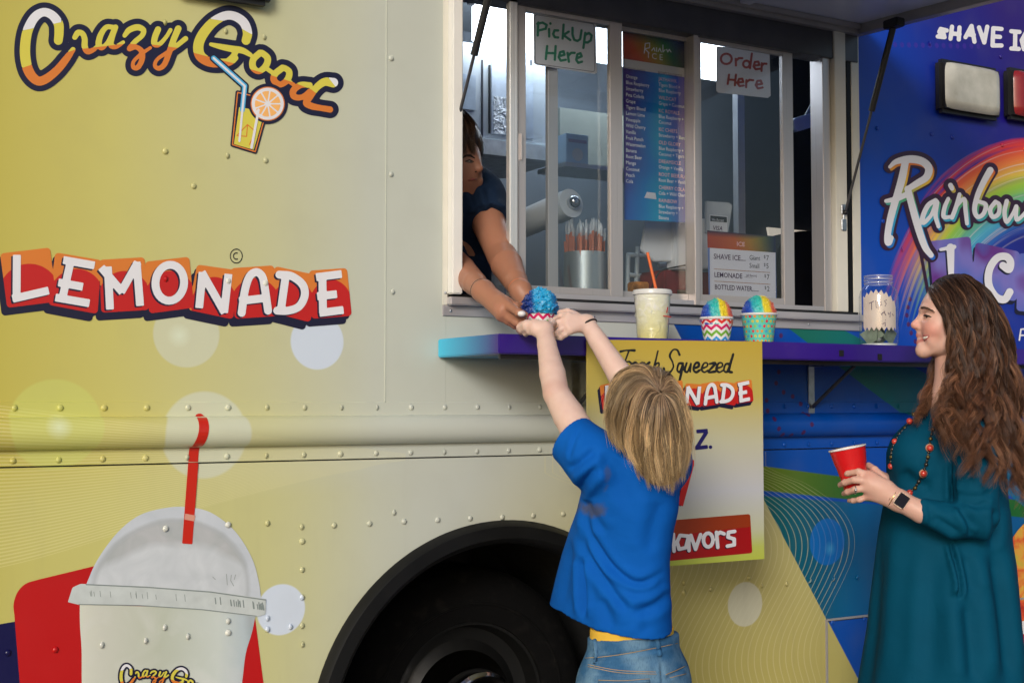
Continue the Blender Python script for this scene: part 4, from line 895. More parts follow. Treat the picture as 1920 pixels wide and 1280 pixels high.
FQ = [[(205, 108), (235, 102), (278, 102)], [(248, 104), (228, 160), (212, 205)], [(205, 165), (250, 160)], [(255, 165), (262, 175), (252, 212)], [(256, 185), (280, 166), (292, 172)], [(300, 192), (325, 185), (330, 168), (310, 168), (296, 195), (305, 212), (330, 205)], [(355, 165), (338, 180), (352, 200), (335, 214)], [(400, 105), (375, 212)], [(382, 180), (402, 166), (405, 180), (396, 214), (412, 212)],
      [(512, 125), (500, 100), (478, 100), (462, 130), (475, 160), (480, 190), (460, 218), (435, 215), (430, 195)], [(530, 170), (508, 172), (500, 205), (515, 214), (530, 180), (512, 260)], [(550, 168), (540, 205), (555, 214), (572, 170), (568, 214)], [(590, 195), (612, 185), (612, 168), (595, 170), (584, 200), (598, 216), (616, 206)], [(634, 195), (656, 185), (656, 168), (640, 170), (628, 200), (642, 216), (660, 206)], [(670, 172), (700, 170), (662, 214), (698, 212)], [(712, 195), (735, 185), (734, 168), (716, 170), (705, 200), (720, 216), (740, 206)], [(772, 172), (752, 175), (744, 206), (760, 214), (776, 180)], [(793, 122), (770, 205), (786, 216)]]
FQs = [stroke([(a, b, 1.9) for a, b in cF(s)], 1.9, 4) for s in FQ]
decal('script_lettering', lambda X, Y: d_strokes(X, Y, FQs) - .1 + .5 * np.sin(X * .21), (1155, 645, 1385, 722), VBLK, FS, y=yF - .0006, step=1.)
def on_sign(V, off):                                         # same block logo, shrunk on to the board
    t = (V[:, 0] - 0) / 655.; x = 1124 + (1411 - 1124) * t; ymid = 540 + 30 * t
    y = 752 - 10 * t + (V[:, 1] - ymid) * .46; y = np.where(True, y, y); return Wn(x, y, yF - .0006 - off)
block_logo(FS, lambda off: dict(step=2.4, at=lambda V: on_sign(V, off)))
OZ = [d for d in ()]
decal('ounce_lettering', lambda X, Y: np.minimum.reduce([d_flat(X, Y, a, b, 3.6) for a, b in [(cF([(600, 525)])[0], cF([(660, 520)])[0]), (cF([(655, 525)])[0], cF([(602, 610)])[0]), (cF([(592, 612)])[0], cF([(660, 604)])[0])]] + [np.abs(d_ell(X, Y, cF([(520, 572)])[0], 17, 17)) - 3.6, d_ell(X, Y, cF([(674, 606)])[0], 3.4, 3.4), d_seg(X, Y, cF([(330, 545), (360, 525), (370, 560), (325, 615), (380, 612)]), 3.6), d_seg(X, Y, cF([(440, 520), (405, 590), (455, 590)]), 3.6), d_seg(X, Y, cF([(445, 560), (442, 615)]), 3.6)]), (1195, 800, 1345, 850), flat('blue_ink', alb(24, 18, 86)), FS, y=yF - .0008, step=1.2)
decal('price_lettering', lambda X, Y: np.minimum(d_poly(X + 4, Y, cF([(470, 690), (588, 672), (588, 700), (530, 915), (505, 905), (545, 710), (470, 720)])), 1e3), (1240, 855, 1310, 955), NAVY, FS, y=yF - .0006, step=1.4)
decal('price_lettering', lambda X, Y: d_poly(X, Y, cF([(470, 690), (588, 672), (588, 700), (530, 915), (505, 905), (545, 710), (470, 720)])), (1240, 855, 1310, 955), VRED, FS, y=yF - .0009, step=1.4)
BN = cF([(100, 1025), (884, 962), (894, 1150), (110, 1225)])
decal('banner_print', lambda X, Y: rpoly(X, Y, BN, 4), (1115, 960, 1420, 1065), flat('banner_red', alb(150, 8, 12)), FS, y=yF - .0006, step=1.8)
decal('banner_print', lambda X, Y: np.maximum(rpoly(X, Y, BN, 4), d_poly(X, Y, cF([(100, 1000), (890, 950), (892, 1020), (480, 1065), (100, 1080)]))), (1115, 955, 1420, 1065), flat('banner_orange', alb(140, 48, 10)), FS, y=yF - .0009, step=1.8)
FV = [cF(s) for s in ([(380, 1075), (385, 1160)], [(380, 1080), (420, 1075)], [(445, 1050), (450, 1150)], [(480, 1060), (484, 1148)], [(560, 1070), (515, 1066), (500, 1100), (510, 1138), (545, 1130), (560, 1070), (562, 1145)], [(572, 1066), (596, 1138), (622, 1062)])] + [arc(cF([(662, 1090)])[0], 9, 13, 0, 360)] + [cF(s) for s in ([(705, 1050), (712, 1128)], [(706, 1062), (725, 1050), (745, 1058)], [(800, 1045), (768, 1050), (765, 1075), (798, 1085), (798, 1115), (762, 1122)])]
decal('flavour_lettering', lambda X, Y: polys(X + 1.6, Y - 1.6, FV, 3.4), (1220, 990, 1390, 1045), NAVY, FS, y=yF - .0012, step=1.2)
decal('flavour_lettering', lambda X, Y: polys(X, Y, FV, 3.4), (1220, 990, 1390, 1045), VWHT, FS, y=yF - .0015, step=1.2)
# ================================================================ inside the truck
BLUEW = plain('galley_wall', (.22, .25, .29, 1), .4, .2, var=.10, scale=4)
STEEL = brushed('galley_steel', (.52, .54, .57, 1), .32, (.3, 4, 5))
CEIL = plain('galley_ceiling', (.30, .33, .36, 1), .5, var=.08, scale=3)
MB().box((XL + .031, 1.62, .752), (XR - .031, 1.64, 2.96)).build('galley_wall', BLUEW, TRUCK)
MB().box((XL + .031, .0205, 2.86), (XR - .031, 1.619, 2.875)).build('galley_ceiling', CEIL, TRUCK)
def pbox(px0, py0, px1, py1, y, dp, bevel=.002):
    a, b = W(px0, (py0 + py1) / 2, y)[0], W(px1, (py0 + py1) / 2, y)[0]; m_ = (px0 + px1) / 2
    z1, z0 = W(m_, py0, y)[2], W(m_, py1, y)[2]; return MB().box((a, y, z0), (b, y + dp, z1))
def thing(o, label, cat, group=None): return tag(o, label, cat, group)
# ceiling light: long lit diffuser along the back
LIT = MT('lit_diffuser', .5); LIT.color((.9, .92, .95, 1)); LIT.b.inputs['Emission Color'].default_value = (.80, .90, 1, 1); LIT.b.inputs['Emission Strength'].default_value = 10.
a = W(912, 30, .86); b = W(1400, 100, .86); zt_, zb_ = W(1000, 8, .86)[2], W(1000, 82, .86)[2]
cl = MB().box((a[0], .86, zb_), (b[0], .98, zt_)).build('ceiling_light', LIT.m, None, bevel=.01); thing(cl, 'long lit white diffuser light above the galley, behind the PickUp Here sign', 'light')
cl = [MB().box((a[0] - .01, .855, zt_), (b[0] + .01, .99, zt_ + .02)).build('light_housing', DARKMETAL, cl)]
# cabinet with papers
cab = pbox(790, 86, 1046, 262, 1.0, .4).build('wall_cabinet', plain('cabinet_face', (.66, .72, .76, 1), .4, .0, var=.06, scale=6), None, bevel=.003)
thing(cab, 'pale steel wall cabinet with a taped paper behind the server', 'cabinet')
pbox(790, 262.5, 1050, 290, .985, .43).build('light_rail', plain('pale_rail', (.80, .84, .86, 1), .4, var=.15, scale=25), cab)
for r_ in ((903, 112, 906, 258), (995, 112, 998, 258)):
    pbox(*r_, .996, .003).build('door_edge', DARKMETAL, cab)
pbox(917, 122, 920, 250, .99, .006).build('handle', BLACKP, cab)
pp = pbox(922, 118, 1000, 256, .9955, .002).build('taped_paper', plain('old_paper', (.62, .70, .80, 1), .4, var=.2, scale=14), None); thing(pp, 'taped grey paper sheet on the wall cabinet door', 'paper')
sleeve = MT('clear_sleeve', .15); sleeve.color((.7, .75, .8, 1)); sleeve.bump(sleeve.noise(22, 4, dist=2.), 1., .02)
pbox(926, 182, 962, 252, .993, .002).build('plastic_sleeve', sleeve.m, pp)
p2 = pbox(862, 140, 892, 205, .9955, .002).build('taped_paper', plain('old_paper_b', (.55, .64, .74, 1), .4, var=.25, scale=10), None); thing(p2, 'small pale notice on the cabinet beside the white window jamb', 'paper')
# back counter
ctr = MB().box((XL + .1, 1.0, .76), (XR - .9, 1.615, 1.52)).build('back_counter', STEEL, TRUCK, bevel=.004)
ic = MB().box((1.2, .075, 1.075), (4.6, .42, 1.50)).build('inner_counter', STEEL, TRUCK, bevel=.004)
# shelf with blue box
shf = pbox(1060, 314, 1260, 322, .85, .2).build('galley_shelf', STEEL, TRUCK)
bw = pbox(1050, 218, 1300, 330, 1.08, .02).build('splash_panel', plain('olive_panel', (.42, .43, .36, 1), .45, var=.12, scale=5), TRUCK)
bb = pbox(1062, 252, 1103, 313.5, .86, .1).build('carton', plain('pale_blue_card', (.42, .60, .80, 1), .5, var=.08), None, bevel=.002); thing(bb, 'pale blue carton with round label on the galley shelf', 'carton')
pbox(1066, 262, 1100, 268, .8585, .001).build('lettering_band', flat('mauve_ink', (.25, .18, .35, 1)), bb)
c_ = W(1083, 290, .8585); o = MB().lathe([(0, 0), (.024, 0)], n=20, cap=False).build('round_label', flat('label_ring', (.6, .6, .62, 1)), bb); o.location = (c_[0], .8583, c_[2]); o.rotation_euler.x = math.pi / 2
# paper towel roll, end towards us
pt = MT('paper_towel', .8); pn = pt.noise(90, 2); pt.color((.82, .84, .86, 1)); pt.bump(pn, .3, .002)
ctr_ = W(1071, 381, .52); d_ = np.array([-.10, .98, -.14]); d_ /= np.linalg.norm(d_)
pr = empty('paper_towel_roll', tuple(ctr_ + np.array([0, .1, -.08])), 'white paper towel roll on a steel holder behind the sliding glass', 'paper roll')
r1 = MB().tube([ctr_, ctr_ + d_ * .28], .050, 28).build('roll', pt.m, None, smooth=True, auto=40)
r2 = MB().tube([ctr_ - d_ * .012, ctr_ + d_ * .30], .02, 18).build('core', STEEL, None, smooth=True, auto=40)
r3 = MB().ball(ctr_ - d_ * .015, .022, 16, 10).build('end_knob', plain('knob_chrome', (.6, .6, .62, 1), .2, 1.), None, smooth=True)
r4 = MB().tube([ctr_ + d_ * .29, (ctr_ + d_ * .29) * [1, 1, 0] + [0, 0, 1.505]], .012, 10).build('holder_post', STEEL, None)
adopt(pr, [r1, r2, r3, r4])
# steel canister of wrapped straws
cc_ = W(1097, 500, .20); rr = .066
cz1 = W(1097, 474, .20)[2]
can = empty('straw_canister', (cc_[0], .20, 1.5), 'steel canister packed with orange straws in clear wrappers inside the window', 'canister')
k1 = MB().lathe([(rr - .003, cz1 - .002), (rr, cz1), (rr, 1.504), (.0, 1.504)], (cc_[0], .20, 0), 36, False).build('canister', STEEL, None, smooth=True, auto=40)
WRAPM = bpy.data.materials.new('clear_wrapper'); WRAPM.use_nodes = True; nt = WRAPM.node_tree; bb_ = nt.nodes['Principled BSDF']; bb_.inputs['Base Color'].default_value = (.8, .8, .82, 1); bb_.inputs['Alpha'].default_value = .35; bb_.inputs['Roughness'].default_value = .15
ORS = plain('orange_straw', (.62, .17, .08, 1), .4, var=.15); kids = [k1]
for i in range(90):
    a = rng.uniform(0, 2 * math.pi); r_ = rr * .9 * math.sqrt(rng.uniform(0, 1)); x0, y0 = cc_[0] + r_ * math.cos(a), .20 + r_ * math.sin(a); tp = cz1 + rng.uniform(.055, .085); dx, dy = r_ * math.cos(a) * .1, r_ * math.sin(a) * .1
    kids.append(MB().tube([(x0, y0, cz1 - .08), (x0 + dx, y0 + dy, tp - .022)], .0038, 6).build('straw', ORS, None, smooth=True))
    if i % 2 == 0: kids.append(MB().tube([(x0 + dx, y0 + dy, tp - .021), (x0 + dx * 1.2, y0 + dy * 1.2, tp), (x0 + dx * 1.2 + rng.uniform(-.006, .006), y0 + dy * 1.2, tp + .018)], [.0042, .005, .002], 5).build('wrapper_end', WRAPM, None))
adopt(can, kids)
# bottles on the back counter at the left
for i, (px, py0, py1, yb) in enumerate(((868, 410, 486, .30), (886, 418, 486, .34), (905, 404, 488, .44), (928, 408, 488, .40))):
    b_ = W(px, py1, yb); h_ = max(.12, W(px, py0, yb)[2] - 1.501)
    root = empty('bottle', (b_[0], yb, 1.501), ['clear bottle with red label behind the window jamb', 'clear bottle with pale label beside the red labelled one', 'clear tall bottle with blue cap on the inner counter', 'clear squat bottle beside the blue capped bottle'][i], 'bottle', 'bottles on the inner counter')
    s_ = h_ / .2; b1 = MB().lathe([(.0, 0), (.027, 0), (.03, .01 * s_), (.03, .11 * s_), (.026, .135 * s_), (.012, .165 * s_), (.0115, .185 * s_)], (0, 0, 0), 20, False).build('body', WRAPM, root, smooth=True)
    MB().lathe([(.014, .178 * s_), (.014, .2 * s_), (0, .2 * s_)], n=16, cap=False).build('cap', plain('cap_%d' % i, [(.5, .05, .05, 1), (.6, .6, .6, 1), (.02, .05, .25, 1), (.5, .5, .5, 1)][i], .4), root, smooth=True, auto=40)
    MB().lathe([(.0306, .03 * s_), (.0306, .085 * s_)], n=20, cap=False).build('label', plain('label_%d' % i, [(.42, .06, .05, 1), (.5, .5, .45, 1), (.35, .40, .5, 1), (.5, .52, .55, 1)][i], .5), root, smooth=True)
# till: white tablet stand with card reader, red box, wire rack
yT = .13
c8 = lambda P: [(1150 + x / 3.765, 320 + y / 3.765) for x, y in P]
def slabpoly(P, y, t): return MB().prism([(W(a, b, y)[0], W(a, b, y)[2]) for a, b in P], y, y + t)
WPL = plain('white_plastic', (.60, .60, .62, 1), .35, var=.04)
till = empty('card_till', (W(1262, 500, yT)[0], yT + .06, 1.5), 'white tablet till with card reader beside the menu poster', 'till')
t1 = slabpoly(c8([(240, 300), (432, 300), (432, 640), (290, 640), (196, 560), (200, 545)]), yT + .02, .012).build('tablet', WPL, None, bevel=.003)
t2 = slabpoly(c8([(434, 330), (700, 340), (700, 690), (440, 690)]), yT, .05).build('reader', WPL, None, bevel=.004)
t3 = MB().box((t2.data.vertices[0].co.x + .03, yT + .03, 1.505), (t2.data.vertices[0].co.x + .12, yT + .09, 1.66)).build('stand', WPL, None)
lg = decal('square_mark', lambda X, Y: np.minimum(np.abs(np.maximum(np.abs(X - 1300.5), np.abs(Y - 457)) - 6.6) - 1.5, np.maximum(np.abs(X - 1300.5), np.abs(Y - 457)) - 2.0), (1288, 445, 1312, 470), VBLK, None, y=yT - .0006, step=.7)
adopt(till, [t1, t2, t3, lg])
rbx = pbox(1246, 508, 1345, 556, .16, .14).build('cash_box', plain('maroon_box', (.16, .015, .018, 1), .45, var=.2), None, bevel=.006); thing(rbx, 'dark red box under the card till inside the window', 'box')
cab1 = MB().tube([tuple(q) for q in spline([W(1308, 494, .11), W(1270, 500, .11), W(1240, 508, .11), W(1228, 524, .11), W(1222, 540, .12)], 8)], .0028, 6).build('power_cable', BLACKP, None, smooth=True); thing(cab1, 'black cable looping from the card till over the red box', 'cable')
rack = empty('wire_rack', (W(1195, 540, .3)[0], .3, 1.5), 'pale metal rack beside the card till', 'rack'); rk = []
for P in ([(1176, 478), (1210, 480)], [(1178, 515), (1222, 520)], [(1196, 462), (1192, 556)], [(1178, 478), (1176, 556)], [(1235, 497), (1262, 494)]):
    rk.append(MB().tube([W(*P[0], .3), W(*P[1], .3)], .008, 8).build('rack_bar', plain('rack_paint', (.45, .52, .58, 1), .4), None, smooth=True, auto=50))
adopt(rack, rk)
bas = pbox(1192, 528, 1218, 556, .24, .05).build('snack_basket', plain('orange_snack', (.55, .22, .05, 1), .5, var=.5, scale=40), None, bevel=.004); thing(bas, 'orange snack packet behind the lemonade cup', 'packet')
# card sticker panel behind the order window
cp = slabpoly(c8([(656, 215), (820, 225), (842, 245), (815, 430), (700, 440), (656, 440)]), .12, .01).build('card_terminal', plain('grey_plastic', (.36, .38, .42, 1), .4), None, bevel=.002); thing(cp, 'grey terminal back with We Accept VISA sticker', 'terminal')
pbox(1331, 404, 1364, 434, .1185, .001).build('sticker', PAPER, cp); pbox(1332, 405.5, 1363, 416, .1178, .0005).build('sticker_band', VBLK, cp)
text_mesh('visa_lettering', [('VISA', 1336, 431, 8, 1., .012)], inkd, cp, .1176, .25); text_mesh('accept_lettering', [('We Accept', 1334, 414, 5.5, .8)], PAPER, cp, .1172)
pst = pbox(1384, 170, 1397, 470, .7, .03).build('upright_post', plain('pale_post', (.42, .44, .48, 1), .4), TRUCK)
# cab end: dark curtain wall, sun visor, bright far window and seat
MB().box((3.55, 1.1, .76), (5.5, 1.12, 2.85)).build('dark_partition', plain('dark_lining', (.012, .016, .022, 1), .6), TRUCK)
vis = slabpoly([(1487, 226), (1492, 221), (1545, 205), (1545, 232), (1496, 247), (1488, 242)], .40, .03).build('sun_visor', plain('visor_vinyl', (.45, .55, .62, 1), .5), TRUCK, bevel=.004)
slabpoly([(1508, 219), (1528, 180), (1545, 172), (1545, 205)], .43, .004).build('visor_bracket', plain('visor_arm', (.20, .25, .28, 1), .4), TRUCK)
slabpoly([(1440, 426), (1545, 436), (1545, 452), (1444, 448)], 1.08, .012).build('cab_window_edge', MT('far_daylight', .5).m, TRUCK)
fd = bpy.data.materials['far_daylight'].node_tree.nodes['Principled BSDF']; fd.inputs['Emission Color'].default_value = (1, .86, .7, 1); fd.inputs['Emission Strength'].default_value = .55; fd.inputs['Base Color'].default_value = (.7, .62, .5, 1)
seat = [tuple(q) for q in spline([(1455, 600), (1458, 500), (1470, 448), (1495, 434), (1530, 434), (1552, 446), (1562, 500), (1565, 600)], 5)]
slabpoly(seat, .8, .12).build('cab_seat', plain('black_seat', (.008, .008, .010, 1), .6), TRUCK, bevel=.01)
# ================================================================ things on the shelf
def frame(o, p):                                             # local x to the right of the view, local y away, z up
    o.matrix_world = Matrix(((RT[0], v0[0], 0, p[0]), (RT[1], v0[1], 0, p[1]), (0, 0, 1, p[2]), (0, 0, 0, 1)))
def chevron(name):
    m = MT(name, .4, coat=.1); x, y, z = m.xyz('Object'); a = y.atan2(x) * (1 / (2 * math.pi)); zz = z * 1.
    zig = ((a * 9).fract() - .5).abs() * .024; t = (zz + zig) * (1 / .0092)
    n = t - t.fract(); par = (t * .5).fract().lt(.5)
    c = m.ramp((n * (1 / 9.)).sat(), [(0, (.02, .30, .68, 1)), (.19, (.16, .42, .03, 1)), (.41, (.62, .01, .12, 1)), (.63, (.72, .03, .02, 1))], 'CONSTANT')
    m.color(m.mix(par, c, (.78, .77, .75, 1))); return m.m
def polka(name):
    m = MT(name, .4, coat=.1); x, y, z = m.xyz('Object'); u = y.atan2(x) * (22 / (2 * math.pi)); v = z * (1 / .0145)
    row = v - v.fract(); u = u + (row * .5).fract(); cu = u.fract() - .5; cv = v.fract() - .5
    d = ((cu * cu) + (cv * cv)).sqrt().lt(.30)
    wn_ = m.node('ShaderNodeTexWhiteNoise', noise_dimensions='2D'); m.nt.links.new(m.comb(u - u.fract(), row), wn_.inputs['Vector'])
    c = m.ramp(Ex(m.nt, wn_.outputs['Value']), [(0, (.68, .03, .06, 1)), (.3, (.70, .28, .05, 1)), (.5, (.62, .55, .08, 1)), (.7, (.06, .35, .62, 1)), (.85, (.25, .50, .12, 1))], 'CONSTANT')
    m.color(m.mix(d, (.10, .56, .44, 1), c)); return m.m
def ice_mat(name, stops, w):
    m = MT(name, .28, 0, .6); x, y, z = m.xyz('Object'); n = m.noise(26, 4); f_ = m.noise(190, 3)
    c = m.ramp((x * (1 / (2 * w)) + .5 + z * 1.2 + (n - .5) * .12).sat(), stops); m.color(m.mix(f_.step(.62, .75) * .6, c, (.85, .88, .88, 1)))
    m.b.inputs['Subsurface Weight'].default_value = .25; m.b.inputs['Subsurface Radius'].default_value = (.01, .01, .01); m.bump(f_, .8, .004); return m.m
RAINB = [(.08, (.01, .05, .42, 1)), (.24, (.02, .10, .50, 1)), (.32, (.02, .42, .46, 1)), (.54, (.03, .50, .40, 1)), (.60, (.75, .62, .02, 1)), (.76, (.75, .58, .02, 1)), (.84, (.66, .14, .08, 1)), (1, (.60, .08, .05, 1))]
def mound(r, h, lump, n=56, mrow=26, seed=1, chunk=(260, .0022)):
    """uneven heap of shaved ice"""
    g = np.random.default_rng(seed); B = g.normal(size=(40, 3)); B /= np.linalg.norm(B, axis=1)[:, None]; A = g.uniform(-1, 1, 40); v = []; f = []
    for i in range(mrow + 1):
        p = math.pi * .5 * (1 - i / mrow) if False else math.pi * .58 * i / mrow
        for k in range(n):
            a = 2 * math.pi * k / n; d = np.array([math.sin(p) * math.cos(a), math.sin(p) * math.sin(a), math.cos(p)])
            s = 1 + lump * float(np.sum(A * np.exp(-((1 - B @ d) / .035)))) + lump * .25 * g.normal()
            v.append((r * d[0] * s, r * d[1] * s, h * d[2] * s))
    for i in range(mrow):
        for k in range(n): f.append((i * n + k, (i + 1) * n + k, (i + 1) * n + (k + 1) % n, i * n + (k + 1) % n))
    # loose crystals and chunks over the heap
    for q in range(int(chunk[0])):
        p = math.acos(1 - g.uniform(0, 1) * 1.1); a = g.uniform(0, 2 * math.pi); d = np.array([math.sin(p) * math.cos(a), math.sin(p) * math.sin(a), math.cos(p)]); c = d * [r, r, h] * g.uniform(.96, 1.05); s_ = chunk[1] * g.uniform(.5, 1.4)
        R_ = np.linalg.qr(g.normal(size=(3, 3)))[0]; o_ = np.array([(1, 0, 0), (-1, 0, 0), (0, 1, 0), (0, -1, 0), (0, 0, 1), (0, 0, -1)]) * g.uniform(.6, 1.2, (6, 1)); n0 = len(v); v += [tuple(c + s_ * (R_ @ k)) for k in o_]; f += [tuple(n0 + i for i in t) for t in ((0, 2, 4), (2, 1, 4), (1, 3, 4), (3, 0, 4), (2, 0, 5), (1, 2, 5), (3, 1, 5), (0, 3, 5))]
    return v, f
def ice_cup(name, px, pyt, pyr, wpx, y, cupmat, icemat, label, base=None, lump=.03, seed=1, hump=1., chunk=(420, .0021), spread=.96):
    """paper cup of shaved ice; pyr photo row of the rim, pyt of the top"""
    c = W(px, pyr, y); sc_ = F / dep_of(c); r = wpx / sc_ / 2; zr = c[2]; z0 = base if base is not None else SHZ1 + .0005; h = zr - z0
    root = empty(name, (c[0], y, z0), label, 'shaved ice cup'); frame(root, (c[0], y, z0))
    MB().lathe([(0, .004), (r * .74, .004), (r * .745, 0), (r * .76, .0), (r * .985, h - .003), (r * .97, h - .003), (r * .75, .007)], n=48, cap=False).build('paper_cup', cupmat, root, smooth=True, auto=40)
    MB().lathe([(r * .97, h - .004), (r * 1.0, h - .004), (r * 1.03, h - .001), (r * 1.03, h + .002), (r * .99, h + .004), (r * .965, h + .001)], n=48, cap=False).build('rolled_rim', plain('white_card', (.74, .73, .72, 1), .45, var=.03), root, smooth=True)
    hh = (W(px, pyt, y)[2] - zr); v, f = mound(r * spread, hh, lump, seed=seed, chunk=chunk); o = me_obj('shaved_ice', v, f, icemat(r), root); o.location = (0, 0, h - .004); return root
CHV = chevron('chevron_card'); POL = polka('polka_card')
ice_cup('shaved_ice_cup', 1343.5, 558, 597, 62, -.20, CHV, lambda r: ice_mat('rainbow_ice', RAINB, r), 'chevron striped paper cup heaped with rainbow shaved ice on the shelf', seed=4)
ice_cup('shaved_ice_cup', 1423, 552, 590, 67, -.20, POL, lambda r: ice_mat('rainbow_ice_large', RAINB, r), 'teal polka dot paper cup heaped with rainbow shaved ice on the shelf', seed=9)
# ---- lemonade cup
c = W(1223, 548, -.20); k = F / dep_of(c); rt = 35 / k; h = c[2] - SHZ1 - .0005
lem = empty('lemonade_cup', (c[0], -.20, SHZ1 + .0005), 'clear plastic cup of iced lemonade with lid and orange straw on the shelf', 'drink cup'); frame(lem, (c[0], -.20, SHZ1 + .0005))
CLEAR = bpy.data.materials.new('clear_plastic'); CLEAR.use_nodes = True; nt = CLEAR.node_tree; nt.nodes.clear()
out = nt.nodes.new('ShaderNodeOutputMaterial'); mx = nt.nodes.new('ShaderNodeMixShader'); tr = nt.nodes.new('ShaderNodeBsdfTransparent'); gs = nt.nodes.new('ShaderNodeBsdfGlossy'); lw = schlick(nt, .05)
gs.inputs['Roughness'].default_value = .06; tr.inputs[0].default_value = (.97, .97, .97, 1); nt.links.new(lw, mx.inputs[0]); nt.links.new(tr.outputs[0], mx.inputs[1]); nt.links.new(gs.outputs[0], mx.inputs[2]); nt.links.new(mx.outputs[0], out.inputs[0])
MB().lathe([(0, .0), (rt * .80, .0), (rt * .82, .004), (rt, h)], n=48, cap=False).build('cup', CLEAR, lem, smooth=True, auto=50)
lm = MT('lemonade', .12, 0, .5); x, y, z = lm.xyz('Object'); ln = lm.noise(45, 4, dist=1.2)
lm.color(lm.mix(ln.step(.45, .7) * z.step(.03, .09), lm.ramp(z.step(.0, h), [(0, (.78, .72, .26, 1)), (.4, (.80, .79, .48, 1)), (1, (.84, .86, .76, 1))]), (.9, .9, .84, 1))); lm.b.inputs['Subsurface Weight'].default_value = .3; lm.b.inputs['Subsurface Radius'].default_value = (.02, .02, .01); lm.bump(ln, .5, .006)
MB().lathe([(0, .003), (rt * .80, .003), (rt * .815, .006), (rt * .975, h * .955), (rt * .9, h * .965), (0, h * .97)], n=40, cap=False).build('iced_lemonade', lm.m, lem, smooth=True, auto=50)
ICEC = plain('ice_cube', (.66, .68, .58, 1), .1, var=.1)
for i in range(9):
    a = 2 * math.pi * i / 9 + .3; rr = rt * .93; zc = h * (.45 + .36 * ((i * 5) % 9) / 9); b_ = MB().box((-.011, -.011, -.011), (.011, .011, .011)).build('ice_cube', ICEC, lem, bevel=.003); b_.location = (rr * .72 * math.cos(a), rr * .72 * math.sin(a), zc); b_.rotation_euler = (i, i * 2.1, i * .7)
LIDM = plain('lid_plastic', (.66, .67, .66, 1), .25, var=.03, coat=.2)
MB().lathe([(rt * .99, h - .008), (rt * 1.06, h - .007), (rt * 1.07, h), (rt * 1.02, h + .006), (rt * .93, h + .007), (rt * .9, h + .003), (rt * .2, h + .004), (0, h + .004)], n=48, cap=False).build('lid', LIDM, lem, smooth=True, auto=40)
q0 = Z(1230, 542, dep_of(c)); q1 = Z(1214, 473, dep_of(c) + .0); inv = lem.matrix_world.inverted()
MB().tube([inv @ Vector(q0 + (q0 - q1) * 1.2), inv @ Vector(q1)], .0042, 12).build('straw', plain('orange_straw_drink', (.72, .15, .04, 1), .35, var=.08), lem, smooth=True, auto=40)
decal('red_mark', lambda X, Y: polys(X, Y, [[(1244, 592), (1258, 594)], [(1252, 576), (1250, 586)]], .9), (1240, 566, 1262, 598), VRED, None, y=-.252, step=.8)
mk_ = bpy.data.objects['red_mark']; mk_.data.transform(Matrix.Identity(4)); adopt(lem, [mk_])
# ---- tip jar
c = W(1648, 600, -.20); k = F / dep_of(c); rj = 36 / k; zt = W(1648, 517, -.20)[2]; h = zt - SHZ1 - .0005
jar = empty('tip_jar', (c[0], -.20, SHZ1 + .0005), 'clear glass mason jar for tips with a ragged paper label on the shelf end', 'jar'); frame(jar, (c[0], -.20, SHZ1 + .0005))
s = h
MB().lathe([(0, .003), (rj * .85, .003), (rj * .96, .012), (rj, .03), (rj, s * .70), (rj * .93, s * .78), (rj * .76, s * .845), (rj * .70, s * .86), (rj * .70, s * .88), (rj * .74, s * .89), (rj * .74, s * .905), (rj * .70, s * .915), (rj * .74, s * .935), (rj * .74, s * .95), (rj * .71, s * .965), (rj * .73, s * .985), (rj * .72, s), (rj * .66, s)], n=48, cap=False).build('glass', CLEAR, jar, smooth=True, auto=60)
for zz in (.89, .94, .99): MB().lathe([(rj * .72, s * (zz - .008)), (rj * .755, s * zz), (rj * .72, s * (zz + .008))], n=40, cap=False).build('screw_thread', bpy.data.materials['clear_wrapper'], jar, smooth=True)
GLR = plain('thick_glass', (.55, .60, .58, 1), .08, var=.1)
MB().lathe([(rj * .3, .001), (rj * .86, .0015), (rj * .93, .010), (rj * .86, .012), (rj * .3, .006)], n=40, cap=False).build('glass_base', GLR, jar, smooth=True)
def curved(x0, x1, z0, z1, top, bot, r_, mat, name, n=30):
    v = []; f = []
    for i in range(n + 1):
        a = x0 + (x1 - x0) * i / n
        for zz in (z0 + bot(i), z1 + top(i)): v.append((r_ * math.sin(a), -r_ * math.cos(a), zz))
    for i in range(n): f.append((2 * i, 2 * i + 2, 2 * i + 3, 2 * i + 1))
    return me_obj(name, v, f, mat, jar, smooth=True)
TIPP = plain('tip_paper', (.68, .58, .50, 1), .7, var=.05)
zig = lambda i: .012 * abs(((i * .5) % 2) - 1)
curved(-1.25, .85, s * .22, s * .74, lambda i: zig(i) - .03 * (i / 30 - .4) ** 2 * 4, lambda i: zig(i) , rj * .93, TIPP, 'paper_label')
INKV = flat('violet_pen', (.05, .02, .10, 1))
def penline(P, name='handwriting'):
    Q = []
    for x, y in P:
        a = (x - 1648) / 36.; a = math.asin(max(-.98, min(.98, a))); zz = W(1648, y, -.20)[2] - SHZ1; Q.append((rj * .945 * math.sin(a), -rj * .945 * math.cos(a), zz))
    MB().tube(Q, .0011, 5).build(name, INKV, jar)
for P in ([(1622, 571), (1630, 567)], [(1626, 569), (1626, 583)], [(1633, 566), (1634, 580)], [(1637, 582), (1637, 568), (1643, 568), (1644, 574), (1638, 576)], [(1654, 565), (1649, 567), (1653, 572), (1650, 577)], [(1643, 590), (1644, 580 + 14)], [(1642, 592), (1650, 586)], [(1648, 588), (1652, 594)], [(1656, 588), (1658, 592), (1662, 587), (1660, 597)], [(1665, 590), (1668, 594)], [(1645, 610), (1650, 606), (1650, 614)], [(1650, 602), (1651, 602.5)]): penline(P)
